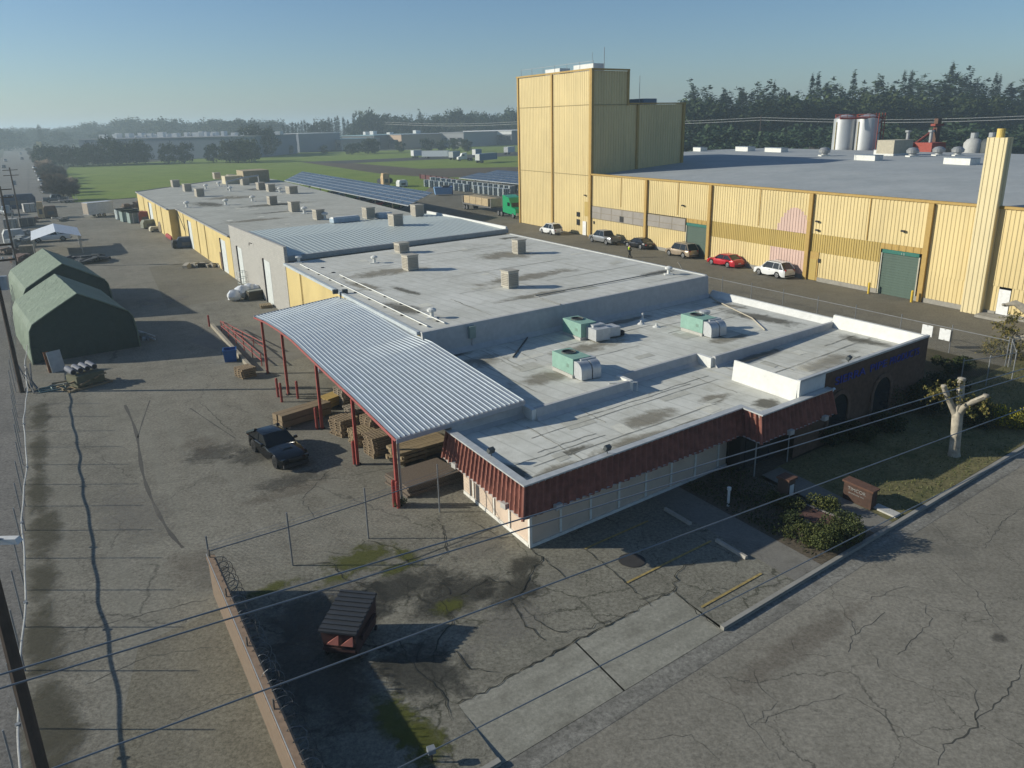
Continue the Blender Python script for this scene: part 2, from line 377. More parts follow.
# tyre tracks curving through the yard
TRACK = plain('tyre track', (.075,.07,.06), .9, dirt=.4)
def track(pts, wdt):
    b = MB(); P = [L(*p) for p in pts]
    for i in range(len(P)-1):
        pass
    sm = []
    for i in range(len(P)-1):
        for k in range(6):
            t = k/6; p0 = P[max(i-1,0)]; p1 = P[i]; p2 = P[i+1]; p3 = P[min(i+2,len(P)-1)]
            sm.append(.5*((2*p1)+(p2-p0)*t+(2*p0-5*p1+4*p2-p3)*t*t+(3*p1-p0-3*p2+p3)*t**3))
    ed = []
    for i, p in enumerate(sm):
        d = (sm[min(i+1,len(sm)-1)]-sm[max(i-1,0)]).normalized(); nn = Vector((-d.y, d.x, 0)); ww = wdt*(.5+.5*math.sin(i*1.3)*.4)
        ed.append((b.P((p.x+nn.x*ww, p.y+nn.y*ww, .0035)), b.P((p.x-nn.x*ww, p.y-nn.y*ww, .0035))))
    for u, v in zip(ed, ed[1:]): b.face((u[0], u[1], v[1], v[0]))
    return struct(b.build('tyre_track', TRACK))
def GL(px, py): return lot(G(px, py))
track([GL(125,405),GL(136,432),GL(142,470),GL(152,500),GL(168,530),GL(185,550)], .15)
track([GL(190,408),GL(215,425),GL(238,440)], .07)
track([GL(150,400),GL(143,420),GL(137,440)], .06)
# kerb, gutter, driveway, parking marks
KERBM = plain('kerb concrete', (.27,.26,.23), .9, scale=1.2, dirt=.6)
GUTM = ground_mat('gutter', (.175,.168,.145), (.245,.235,.205), stain=(.5,.52,.6,(.07,.065,.055)), streak=(.2,2.0,.5,(.09,.085,.075)), rot=-YX)
for a, b in ((-20, 8.45), (18.2, 120)):
    k = MB(lambda x,y,z: L(x,y,z)).box(a, b, 14.72, 14.9, -.2, .035).build('kerb', KERBM); struct(k)
g = MB(lambda x,y,z: L(x,y,z)); g.poly([(-20,13.95,-.118),(120,13.95,-.118),(120,14.72,-.108),(-20,14.72,-.108)]); struct(g.build('gutter', GUTM))
d = MB(lambda x,y,z: L(x,y,z))
xs = [8.45, 13.0, 13.03, 18.2]
d.poly([(8.45,14.73,-.1),(13.27,14.73,-.1),(13.27,17.42,.012),(8.45,17.42,.012)]); d.poly([(13.33,14.73,-.1),(18.2,14.73,-.1),(18.2,17.42,.012),(13.33,17.42,.012)])
struct(d.build('driveway', CONC))
YEL = plain('worn yellow paint', (.30,.225,.08), .9, var=.35, scale=7, dirt=.9)
for x0, x1, y in ((17.1,22.1,18.95),(17.2,21.0,21.9),(18.4,22.0,16.05)):
    s = MB(lambda x,y,z: L(x,y,z)); s.poly([(x0,y-.055,.024),(x1,y-.055,.024),(x1,y+.055,.024),(x0,y+.055,.024)]); struct(s.build('parking_stripe', YEL))
DARKP = plain('dark patch', (.035,.033,.032), .8)
b = MB(); c = L(18.3, 20.0, .024); b.poly([(c.x+.55*math.cos(k*.2618), c.y+.55*math.sin(k*.2618), c.z) for k in range(24)]); struct(b.build('round_patch', DARKP))
WSTOP = plain('stop concrete', (.33,.31,.27), .9)
for (x, y), lab in zip([(22.35,21.3),(22.3,17.95)], ('concrete wheel stop nearer the pink office wall','concrete wheel stop nearer the kerb')):
    t = thing('wheel_stop', lab, 'wheel stop', L(x, y, .012), YY, 'wheel stops in the parking bays')
    o = MB().loft([[(sx,-.09,0),(sx,.09,0),(sx,.06,.13),(sx,-.06,.13)] for sx in (-.85,.85)]).build('stop_block', WSTOP, **local(t))
    for sx in (-.6, .6): MB().cyl((sx,0,.13), .015, .012, 8).build('anchor_pin', DARKP, **local(t))
struct(MB(lambda x,y,z: L(x,y,z)).box(30.4,30.9,15.05,16.2,.01,.09).build('utility_slab', plain('pale slab', (.42,.41,.38), .85)))
# field and far ground
def GP(*pts): return [G(*p) for p in pts]
sheet('field', GRASSF, GP((76,204),(62,176),(70,165.5),(150,162),(255,154.5),(300,152.5),(420,149.5),(530,142.5),(700,140),(700,190),(520,190),(420,205),(300,210),(143,206),(135,197),(100,200)), -.10)
sheet('dirt_track', DIRT, GP((299,161.5),(330,161),(420,168.5),(530,166.5),(700,163),(700,176),(530,175),(440,177.5),(384,174)), -.08)
sheet('ditch', plain('ditch shade', (.03,.032,.028), .95), GP((299,161.8),(345,160.3),(420,157),(530,151),(530,155),(420,160),(345,163.2)), -.07)  # flat dark strip; the shade in the ditch is put into its colour
sheet('back_lot', ALLEY, GP((405,205),(440,180),(530,180),(530,230),(440,215)), -.05)
sheet('far_street', GRAVEL, GP((3,262),(-8,205),(5,147.5),(25,146.5),(32,160),(62,204),(100,206),(60,250)), -.06)
sheet('far_yard', CONC2, GP((0,148),(30,146.5),(60,146.2),(60,145),(0,145.5)), -.05)

# open cracks and tar seams in the paving (dark, irregular width)
CRK = plain('open crack', (.03,.031,.024), .95, dirt=.2); CRS = plain('fine crack', (.06,.058,.048), .95, dirt=.2); rc = random.Random(5)
def crack(pts, z, w0=.035, name='paving_crack'):
    P = [G(px,py,z) for px,py in pts]; Q = []
    for a, b in zip(P, P[1:]):
        k = max(2, int((b-a).length/.22)); n_ = Vector((-(b-a).y,(b-a).x,0)).normalized()
        for i in range(k): Q.append(a.lerp(b,i/k)+n_*rc.gauss(0,.05))
    Q.append(P[-1]); b = MB(); ed = []
    for i, p in enumerate(Q):
        d = (Q[min(i+1,len(Q)-1)]-Q[max(i-1,0)]); n_ = Vector((-d.y,d.x,0)).normalized(); ww = w0*rc.uniform(.25,1.0)*(.3+.7*math.sin(math.pi*min(1,max(0,(i+.5)/len(Q))))**.4)
        ed.append((b.P(p+n_*ww*.5), b.P(p-n_*ww*.5)))
    for u, v in zip(ed, ed[1:]): b.face((u[0],u[1],v[1],v[0]))
    return struct(b.build(name, CRK if z > .02 else CRS))
for pts, w_ in ((((437,512),(445,538),(447,552),(420,575)),.05),(((531,548),(543,560),(528,572),(523,590),(510,600),(524,622),(545,640)),.09),(((543,558),(560,572),(568,580)),.05),(((523,590),(490,578),(455,596),(437,580)),.06),(((523,607),(540,622),(560,632),(590,626),(640,610)),.05),(((584,549),(612,570),(636,592),(651,606)),.05),(((640,600),(674,590),(678,570),(700,560)),.06),(((459,705),(540,660),(600,628),(674,590)),.08),(((420,660),(455,650),(470,668),(500,672)),.06),(((400,640),(412,668),(440,690),(452,720)),.06),(((440,600),(455,620),(438,640),(430,668)),.05),(((674,590),(690,606),(718,628)),.05),(((700,600),(712,585),(735,592),(745,600)),.05),(((367,540),(395,548),(420,575)),.05),(((470,520),(505,540),(484,552)),.04),(((293,566),(330,562),(345,580),(370,585)),.06)): crack(pts, .0285, w_)
for pts, w_ in ((((844,612),(855,634),(848,652)),.06),(((855,634),(874,622),(885,612)),.05),(((897,655),(915,638),(930,622),(926,605)),.06),(((848,695),(880,712),(905,735),(938,752)),.06),(((1024,665),(1010,690),(990,708),(975,720)),.09),(((960,676),(975,690),(978,728),(945,745),(938,765)),.10),(((848,695),(800,706),(750,725)),.04),(((750,665),(762,690),(778,702),(755,725)),.05),(((835,595),(870,600),(905,585),(940,592)),.04),(((930,520),(950,545),(985,548),(1005,520),(1024,505)),.05),(((790,640),(800,655),(832,655)),.05),(((870,650),(880,668),(930,690),(970,700)),.05),(((690,690),(735,705),(780,760)),.04),(((940,560),(975,590),(1000,630),(1024,640)),.04),(((640,740),(690,735),(720,760)),.04)): crack(pts, -.1195, w_*.55)
for pts, w_ in ((((60,635),(120,620),(210,598)),.05),(((85,685),(150,655),(235,645)),.04),(((170,720),(215,700),(250,690)),.04),(((198,400),(215,416),(236,436)),.06),(((330,470),(300,500),(318,520)),.04)): crack(pts, .0062, w_)
# ------------------------------------------------------------------ the office and the warehouses
def LM(x, y, z): return L(x, y, z)
ROOFA = roof_mat('office roofing', (.46,.455,.395), (.64,.635,.57), (.29,.265,.19), .5)
ROOFM = roof_mat('warehouse roofing', (.45,.445,.39), (.61,.605,.55), (.31,.29,.23), .45)
ROOFF = roof_mat('far roofing', (.33,.328,.285), (.45,.447,.395), (.22,.21,.17), .5)
WHITE = plain('white coating', (.62,.62,.585), .7, var=.07, dirt=.25)
CAPM = plain('cap flashing', (.50,.51,.50), .45, metal=.3, dirt=.3)
BLUEW = plain('parapet coating', (.42,.42,.41), .75, var=.08, dirt=.35)
PINK = plain('pink panel', (.56,.445,.345), .85, var=.08, scale=1.5, dirt=.3)
BATT = plain('white batten', (.66,.64,.58), .7)
TILE = plain('red roof tile', (.235,.092,.066), .85, var=.3, scale=2.5, dirt=.4)
DARK = plain('dark opening', (.015,.015,.016), .6)
GLASS = plain('dark glass', (.02,.024,.028), .08, spec=.8, dirt=.05)
YWALL = plain('yellow stucco', (.56,.44,.19), .85, var=.08, scale=.5, dirt=.35)
STEEL = plain('galvanised steel', (.36,.37,.37), .45, metal=.6, dirt=.35)
off = thing('office_building', 'low office with a red tiled mansard, pink panel walls and a stepped pale roof', 'building', L(15.35, 23.5, 0))
def LB(): return MB(LM)
# walls
wl = LB()
wl.poly([(15.35,29.7,0),(15.35,23.5,0),(15.35,23.5,3.0),(15.35,29.7,3.0)]); wl.poly([(15.35,23.5,0),(28.2,23.5,0),(28.2,23.5,3.0),(15.35,23.5,3.0)])
wl.build('panel_wall', PINK, off)
tk = .07
def batten(x0, x1, y0, y1, z0, z1): LB().box(x0, x1, y0, y1, z0, z1).build('wall_batten', BATT, off)
batten(15.26,15.4,23.41,23.55,0.14,3.0)
for y in (25.2, 26.6, 28.6): batten(15.29,15.37,y-.06,y+.06,.18,2.7)
for k in range(7): batten(17.0+k*1.75-.06, 17.0+k*1.75+.06, 23.43, 23.52, .18, 2.7)
batten(15.27,15.37,23.56,29.6,0,.17); batten(15.27,28.2,23.42,23.51,0,.135)
wd = LB().box(15.31,15.36,26.75,28.4,.2,2.2).build('side_window', PINK, off)
en = LB(); en.box(28.25,31.7,22.6,23.4,0,2.7); en.build('entry_recess', DARK, off)
for x in (28.6, 29.7): LB().box(x, x+.9, 22.55, 22.59, .1, 2.3).build('glass_door', GLASS, off)
for x,y in ((28.45,21.75),(31.2,21.75)): LB().tube([(x,y,0),(x,y,2.1)], .035, 8).build('entry_post', STEEL, off)
# roof deck A (front), B (middle, higher)
ra = LB(); ra.poly([(14.75,22.9,3.08),(28.25,22.9,3.08),(28.35,21.6,3.08),(31.98,21.6,3.08),(31.98,26.4,3.08),(32.7,26.4,3.08),(32.7,29.6,3.08),(25.9,29.85,3.08),(25.9,28.9,3.08),(14.75,29.68,3.08)]); ra.build('front_roof', ROOFA, off)
for (x,y,rx,ry,mm) in ((30.4,22.8,1.3,.9,'b'),(17.0,23.5,1.8,.6,'p'),(21.5,23.6,3.5,.7,'p'),(15.3,24.6,.5,1.6,'b'),(24,25.2,2.6,1.0,'p'),(28.8,25,1.5,.8,'p'),(18.6,24.6,1.4,.4,'b')):
    decal('water_stain', BLACKM if mm == 'b' else PONDM, x, y, rx, ry, 3.084+random.random()*.004, 0, off)
rb = LB(); rb.poly([(14.75,29.75,3.55),(19.2,29.75,3.55),(19.2,28.8,3.55),(25.9,28.8,3.55),(25.9,29.9,3.55),(32.5,29.75,3.55),(32.5,28.7,3.55),(45.2,28.4,3.55),(45.1,40.3,3.55),(18.3,40.3,3.55),(18.3,31.5,3.55),(14.75,31.5,3.55)])
rb.build('middle_roof', ROOFA, off)
for (x,y,rx,ry,mm) in ((42.5,33,1.2,4.5,'b'),(43.6,37,.6,2,'p'),(21,37.5,2.2,1.5,'p'),(22.5,32.5,3,1.2,'p'),(37,31,3,.9,'p'),(28,35.5,4,1.2,'p'),(20,39.6,1.8,.5,'b'),(34,38.8,4,.6,'p')):
    decal('water_stain', BLACKM if mm == 'b' else PONDM, x, y, rx, ry, 3.554+random.random()*.004, 0, off)
def para(pts, zb, zt, th=.22, mat=None, name='parapet', cant=.0):
    "parapet pieces following a line; cant = sloped foot on the left side"
    for (x0,y0),(x1,y1) in zip(pts, pts[1:]):
        if abs(x1-x0) > abs(y1-y0): o = LB().box(min(x0,x1), max(x0,x1), y0-th/2, y0-th/2+th, zb, zt) if abs(y1-y0)<1e-6 else LB().loft([[(x0,y0-th/2,zb),(x0,y0+th/2,zb),(x0,y0+th/2,zt),(x0,y0-th/2,zt)],[(x1,y1-th/2,zb),(x1,y1+th/2,zb),(x1,y1+th/2,zt),(x1,y1-th/2,zt)]])
        else: o = LB().loft([[(x0-th/2,y0,zb),(x0+th/2,y0,zb),(x0+th/2,y0,zt),(x0-th/2,y0,zt)],[(x1-th/2,y1,zb),(x1+th/2,y1,zb),(x1+th/2,y1,zt),(x1-th/2,y1,zt)]])
        o.build(name, mat or BLUEW, off)
def stepwall(x0, x1, y, zb, zt):        # step between two roof levels with a coved foot towards the street
    LB().loft([[(x,y+.2,zb),(x,y-.32,zb+.006),(x,y-.10,zb+.16),(x,y-.02,zt-.02),(x,y,zt+.02),(x,y+.2,zt+.02)] for x in (x0, x1)]).build('roof_step', BLUEW, off)
stepwall(14.78,19.0,29.65,3.085,3.62); LB().box(19.0,19.25,28.72,29.85,3.085,3.63).build('roof_step', WHITE, off)
stepwall(19.25,25.75,28.75,3.085,3.64); LB().box(25.75,25.98,28.72,29.95,3.085,3.68).build('roof_step', WHITE, off)
stepwall(25.98,32.4,29.8,3.085,3.66); LB().box(32.3,32.55,28.6,29.8,3.085,3.68).build('roof_step', WHITE, off)
stepwall(32.55,45.0,28.5,3.1,3.75)
for x0,x1,y0,y1 in ((14.74,14.86,22.98,29.9),(14.74,28.3,22.86,22.97),(28.38,28.48,21.72,22.85),(28.38,34.2,21.60,21.71)):
    LB().box(x0,x1,y0,y1,3.0,3.362).build('low_parapet', BLUEW, off)
# front-edge parapet + mansard
def mansard(pts_top, pts_bot, name='tile_mansard'):
    b = LB()
    for (a, bt), (c, d) in zip(zip(pts_top, pts_bot), list(zip(pts_top, pts_bot))[1:]):
        A, B_, C, D = (Vector(q) for q in (a, bt, c, d))
        ln = ((C-A).length + (D-B_).length)/2; k = max(2, round(ln/.35)); nrm = (C-A).cross(B_-A).normalized()
        cols = []; jit = [random.uniform(-.035,.035) for _ in range(k+1)]
        for i in range(k*6+1):
            t = i/(k*6); ph = (i % 6)/6; o = .12*max(0, math.sin(math.pi*min(1, ph/.74)))**.7 if ph < .74 else 0
            col = []
            for j, u in enumerate((0,.25,.25,.5,.5,.75,.75,1.0)):
                u2 = u*(1+jit[min(k,i//6)]); q = (A*(1-t)+C*t)*(1-u2) + (B_*(1-t)+D*t)*u2; lift = .022 if j % 2 == 1 else 0
                q = q + nrm*(o+lift); col.append(b.P((q.x, q.y, q.z)))
            cols.append(col)
        for p, q in zip(cols, cols[1:]):
            for j in range(7): b.face((p[j], q[j], q[j+1], p[j+1]))
        b.tube([A*.5+B_*.5 + (A-B_)*.5 + nrm*.03, B_+nrm*.03], .07, 6)
    A, B_ = Vector(pts_top[-1]), Vector(pts_bot[-1]); b.tube([A, B_], .07, 6)
    return b.build(name, TILE, off, smooth=40)
ZT, ZB_ = 3.36, 2.05
mansard([(14.62,29.9,ZT),(14.62,22.78,ZT)], [(14.28,29.9,ZB_),(14.28,22.4,ZB_)])
mansard([(14.62,22.78,ZT),(28.2,22.78,ZT)], [(14.28,22.4,ZB_),(28.0,22.4,ZB_)])
mansard([(28.2,22.78,ZT),(28.32,21.5,ZT)], [(28.0,22.4,ZB_),(28.0,21.1,ZB_)])
mansard([(28.32,21.5,ZT),(34.2,21.45,ZT)], [(28.0,21.1,ZB_),(34.4,21.1,ZB_)])
sf = LB()
sf.poly([(14.3,29.9,2.06),(14.3,22.45,2.06),(28.0,22.45,2.06),(28.0,23.5,2.06),(15.35,23.5,2.06),(15.35,29.9,2.06)]); sf.poly([(28.0,21.15,2.06),(34.3,21.15,2.06),(34.3,23.5,2.06),(28.0,23.5,2.06)])
sf.build('soffit', BATT, off)
for x0,x1,y0,y1 in ((14.50,14.88,22.98,29.9),(14.50,28.2,22.62,22.98),(28.2,28.5,21.72,22.98),(28.2,34.25,21.32,21.72)):
    LB().box(x0,x1,y0,y1,3.365,3.43).build('edge_cap', CAPM, off)
for x,y,yw in ((14.35,28.6,0),(14.3,23.9,0),(16.1,22.4,0),(30.3,21.05,0),(33.3,21.05,0)):
    f = LB(); c = L(x,y,2.12); f2 = MB().cbox(c+Vector((0,0,0)), (.34,.2,.24), YX+(R(90) if x<15 else 0), R(0)).build('floodlight', plain('lamp housing', (.42,.40,.37), .5), off)
for x,y in ((14.85,25.9),(19.2,22.85),(36.5,22.0)):
    c = L(x,y,3.4 if x<30 else 4.2); b = MB(); b.tube([c, c+Vector((0,0,.22))], .025, 6); b.cbox(c+Vector((0,-.05,.3)), (.3,.18,.22), YX, 0, R(25)); b.build('roof_floodlight', plain('dark lamp', (.07,.08,.08), .5), off)
# brick section
BRK = plain('dark brown brick', (.105,.062,.040), .9, var=.3, scale=4, dirt=.4)
bw = LB(); bw.poly([(31.8,21.85,0),(45.15,21.85,0),(45.15,21.85,4.2),(31.8,21.85,4.2)]); bw.poly([(45.15,21.85,0),(45.15,28.4,0),(45.15,28.4,4.2),(45.15,21.85,4.2)]); bw.poly([(45.15,28.4,0),(45.15,40.2,0),(45.15,40.2,3.6),(45.15,28.4,3.6)])
bw.build('brick_wall', BRK, off)
LB().poly([(31.9,22.0,3.11),(45.0,22.0,3.42),(45.0,28.5,3.42),(31.9,28.5,3.11)]).build('brick_section_roof', ROOFA, off)
for (x,y,rx,ry,mm) in ((39,22.7,3,.7,'p'),(35,22.9,2.4,.6,'b'),(43.6,25.5,.9,2.4,'b'),(38,24.5,3.6,1.1,'p'),(36,27.9,3.5,.5,'b')):
    decal('water_stain', BLACKM if mm == 'b' else PONDM, x, y, rx, ry, 3.12+(x+rx-31.9)*.02366+random.random()*.004, 0, off)
LB().loft([[(31.72,y,3.082),(31.95,y,3.082),(31.95,y,4.2),(31.84,y,4.2)] for y in (21.95,26.4)]).build('white_parapet', WHITE, off)
LB().box(31.8,34.1,21.80,22.0,3.1,4.203).build('white_parapet', WHITE, off)
LB().box(31.84,45.18,21.80,22.02,4.15,4.26).build('edge_cap', CAPM, off)
LB().loft([[(44.72,y,3.42),(45.16,y,3.452),(45.16,y,4.22),(44.94,y,4.22)] for y in (22.05,28.6)]).build('white_parapet', WHITE, off)
LB().loft([[(44.6,y,3.552),(45.2,y,3.552),(45.2,y,3.95),(44.98,y,3.95)] for y in (28.65,40.2)]).build('white_parapet', WHITE, off)
# blind arches and arched windows in the brick front
for x in (35.7, 40.2):
    ar = LB(); fr = []
    for r in (1.15, .92):
        ring = [(x-r, .3)] + [(x-r*math.cos(math.pi*k/14), 1.75+r*math.sin(math.pi*k/14)) for k in range(15)] + [(x+r, .3)]; fr.append(ring)
    for k in range(16):
        a0,a1 = fr[0][k],fr[0][k+1]; b0,b1 = fr[1][k],fr[1][k+1]
        ar.loft([[(a0[0],21.85,a0[1]),(a0[0],21.74,a0[1]),(b0[0],21.74,b0[1]),(b0[0],21.85,b0[1])],[(a1[0],21.85,a1[1]),(a1[0],21.74,a1[1]),(b1[0],21.74,b1[1]),(b1[0],21.85,b1[1])]])
    fo = ar.build('brick_arch', plain('arch brick', (.13,.082,.055), .9, var=.3, scale=4), off)
    gp_ = LB().poly([(p[0],21.81,p[1]) for p in fr[1]]).build('arched_window', GLASS, off)
# lettering and crescent emblem on the brick front
def text_mesh(body, size, name, mat, parent, x, y, z, width=None, ext=.02, axis=XD, out=None):
    cu = bpy.data.curves.new(name, 'FONT'); cu.body = body; cu.size = size; cu.extrude = ext; cu.align_x = 'LEFT'
    o = bpy.data.objects.new(name, cu); COL.objects.link(o); bpy.context.view_layer.update()
    me = bpy.data.meshes.new_from_object(o.evaluated_get(bpy.context.evaluated_depsgraph_get())); bpy.data.objects.remove(o)
    xs = [v.co.x for v in me.vertices]; w0 = max(xs)-min(xs); sx = (width/w0) if width else 1
    base = L(x, y, z) - sum((Vector(p.location) for p in [parent]), Vector())
    nrm = Vector((axis.y, -axis.x, 0)) if out is None else out
    for v in me.vertices:
        v.co = base + axis*((v.co.x-min(xs))*sx) + Vector((0,0,1))*v.co.y + nrm*v.co.z
    me.materials.clear(); me.materials.append(mat)
    q = bpy.data.objects.new(name, me); COL.objects.link(q); q.parent = parent; return q
BLUEL = plain('blue letters', (.012,.03,.26), .5, dirt=.1)
for wd_, x, wdt in (('SIERRA',35.15,3.0),('PIPE',38.65,1.75),('PRODUCTS',40.75,3.35)): text_mesh(wd_, .62, 'wall_lettering', BLUEL, off, x, 21.82, 3.28, wdt)
em = LB(); po = []
for k in range(17): a = R(75+ k*210/16); po.append((34.75+.26+.5*math.cos(a), 2.55+.62*math.sin(a)))
for k in range(16,-1,-1): a = R(80+k*200/16); po.append((34.75+.42+.36*math.cos(a), 2.55+.5*math.sin(a)))
n_ = len(po)//2
for k in range(n_-1):
    q = [po[k], po[k+1], po[len(po)-2-k], po[len(po)-1-k]]
    em.loft([[(p[0],21.845,p[1]) for p in q],[(p[0],21.79,p[1]) for p in q]])
em.build('crescent_emblem', plain('emblem white', (.55,.66,.75), .5), off)
# ------- mid warehouse
wh = thing('warehouse', 'flat pale roofed warehouse with yellow stucco side behind the office', 'building', L(18.3, 40.2, 0))
ms = LB()
ms.poly([(18.3,40.2,0),(18.3,70.8,0),(18.3,70.8,5.1),(18.3,40.2,5.1)]); ms.poly([(44.4,40.2,0),(44.4,71.4,0),(44.4,71.4,5.1),(44.4,40.2,5.1)]); ms.poly([(18.3,70.8,0),(44.4,71.4,0),(44.4,71.4,5.1),(18.3,70.8,5.1)])
ms.build('stucco_wall', YWALL, wh)
LB().loft([[(x,40.45,3.556),(x,39.75,3.56),(x,40.02,3.85),(x,40.14,5.05),(x,40.18,5.2),(x,40.45,5.2)] for x in (18.28,44.4)]).build('roof_step', BLUEW, wh)
LB().poly([(18.2,40.4,5.15),(44.5,40.4,5.15),(44.5,71.5,5.15),(18.2,70.85,5.15)]).build('flat_roof', ROOFM, wh)
for (x,y,rx,ry,mm) in ((33,50,7,1.5,'p'),(24,60,5,2,'p'),(43,69,1.6,.9,'b'),(42,44,2.6,.8,'b'),(30,44,5,.9,'p'),(20,47,1.1,3,'b'),(20.5,56,.9,3.5,'p'),(37,60,4,3,'p'),(22.5,52,.5,3,'b')):
    decal('water_stain', BLACKM if mm == 'b' else PONDM, x, y, rx, ry, 5.154+random.random()*.004, 0, wh)
LB().box(18.06,18.3,40.5,70.7,5.0,5.21).build('gutter_edge', plain('pale blue gutter', (.45,.49,.50), .5, dirt=.4), wh)
LB().box(44.4,44.62,40.5,71.4,5.0,5.22).build('gutter_edge', CAPM, wh)
for x in (19.15, 20.4): 
    LB().tube([(x,41.2,5.24),(x,69.8-(x-19)*6,5.24)], .045, 6).build('roof_conduit', plain('white pipe', (.62,.62,.58), .5), wh)
    for k in range(9): LB().box(x-.13,x+.13,42+k*3,42.25+k*3,5.152,5.20).build('pipe_block', DARK, wh)
LB().tube([(29.2,40.25,5.24),(29.2,43.6,5.24),(43,43.6,5.24)], .04, 6).build('roof_conduit', plain('grey pipe', (.2,.2,.19), .6), wh)
for y in (53.5, 55.2, 66.0): LB().tube([(18.22,y,.2),(18.22,y,4.9)], .05, 6).build('downpipe', YWALL, wh)
jb = LB(); jb.box(21.55,22.0,39.86,40.1,4.3,5.05); jb.build('junction_box', plain('grey green box', (.22,.28,.25), .5), wh)
LB().tube([(21.75,39.98,3.6),(21.75,39.98,4.3)], .03, 6).build('conduit_riser', STEEL, wh)
# ------- concrete block warehouse with the ribbed metal roof
bwh = thing('block_warehouse', 'grey concrete block warehouse with a ribbed white metal roof', 'building', L(18.3, 71.0, 0))
def brick_mat(name, c1, c2, mortar, sc=1.0, rot=None):
    mt, n = nt(name); uvn = geo_pos(n, None, -YY)
    sep = n.nodes.new('ShaderNodeSeparateXYZ'); n.links.new(uvn, sep.inputs[0]); cm = n.nodes.new('ShaderNodeCombineXYZ')
    n.links.new(math_(n, 'ADD', sep.outputs[0], sep.outputs[1]), cm.inputs[0]); n.links.new(sep.outputs[2], cm.inputs[1])
    br = n.nodes.new('ShaderNodeTexBrick'); br.inputs['Scale'].default_value = sc; br.inputs['Color1'].default_value = (*c1, 1); br.inputs['Color2'].default_value = (*c2, 1); br.inputs['Mortar'].default_value = (*mortar, 1)
    br.inputs['Mortar Size'].default_value = .012; br.inputs['Brick Width'].default_value = .42; br.inputs['Row Height'].default_value = .21; n.links.new(cm.outputs[0], br.inputs['Vector'])
    d = noise(n, geo_pos(n), .8, 6, .7); c = mixc(n, ramp(n, d, [(.5,(0,)*3),(.75,(.4,)*3)]), br.outputs[0], mortar)
    MATS[name] = finish(mt, n, c, .9, 0, d, .2, .02); return MATS[name]
CMU = brick_mat('concrete block', (.40,.385,.35), (.35,.34,.31), (.27,.26,.235))
cw = LB(); cw.poly([(18.3,71.0,0),(18.3,95.4,0),(18.3,95.4,6.3),(18.3,71.0,6.6)]); cw.poly([(18.3,71.0,0),(18.6,71.0,0),(18.6,71.0,6.6),(18.3,71.0,6.6)]); cw.poly([(18.6,71.0,5.0),(18.6,95.4,5.0),(18.6,95.4,6.3),(18.6,71.0,6.6)]); cw.poly([(18.3,95.4,0),(18.6,95.4,0),(18.6,95.4,6.3),(18.3,95.4,6.3)]); cw.poly([(18.3,71.0,6.6),(18.6,71.0,6.6),(18.6,95.4,6.3),(18.3,95.4,6.3)])
cw.build('block_wall', CMU, bwh)
ob = LB(); ob.poly([(18.6,71.8,0),(44.6,72.4,0),(44.6,72.4,5.45),(18.6,71.8,5.45)]); ob.poly([(44.6,72.4,0),(44.6,94,0),(44.6,94,5.45),(44.6,72.4,5.45)]); ob.build('rear_wall', CMU, bwh)
WMET = plain('white ribbed metal', (.40,.44,.42), .4, metal=.25, var=.06, dirt=.2)
mr = MB(lambda x,y,z: L(x, y, z))
k = 0; x = 18.65; cols = []
while x < 44.7:
    for dx, dz in ((0,0),(.36,0),(.39,.03),(.43,.03),(.46,0)):
        cols.append((x+dx, dz))
    x += .52
ids = [(mr.P((cx, 72.0+.023*(cx-18.6), 5.5+dz)), mr.P((cx, 84.0, 5.72+dz)), mr.P((cx, 94.0, 5.5+dz))) for cx, dz in cols]
for u, v in zip(ids, ids[1:]): mr.face((u[0], v[0], v[1], u[1])); mr.face((u[1], v[1], v[2], u[2]))
mr.build('ribbed_roof', WMET, bwh)
LB().loft([[(18.6,71.62,5.16),(18.6,72.05,5.16),(18.6,72.05,5.62),(18.6,71.62,5.62)],[(44.8,72.25,5.16),(44.8,72.65,5.16),(44.8,72.65,5.62),(44.8,72.25,5.62)]]).build('roof_gutter', plain('dull gutter', (.33,.35,.35), .6, dirt=.5), bwh)
LB().box(44.6,44.85,72.6,94,5.3,5.85).build('edge_cap', WHITE, bwh)
def side_door(b, y0, y1, z1, par, z0=.05, x=18.3):
    LB().box(x-.02,x+.02,y0,y1,z0,z1).build('door_leaf', plain('pale door', (.55,.58,.56), .6), par)
    LB().box(x-.14,x-.02,y1,y1+.18,z0,z1+.1).build('door_jamb', plain('door jamb', (.05,.04,.04), .7), par)
side_door(0,77.0,79.4,4.4,bwh); side_door(0,89.6,91.8,4.2,bwh)
LB().tube([(18.2,83.5,5.5),(17.9,83.5,5.6),(17.9,83.5,5.35)], .05, 6).build('wall_lamp', DARK, bwh)
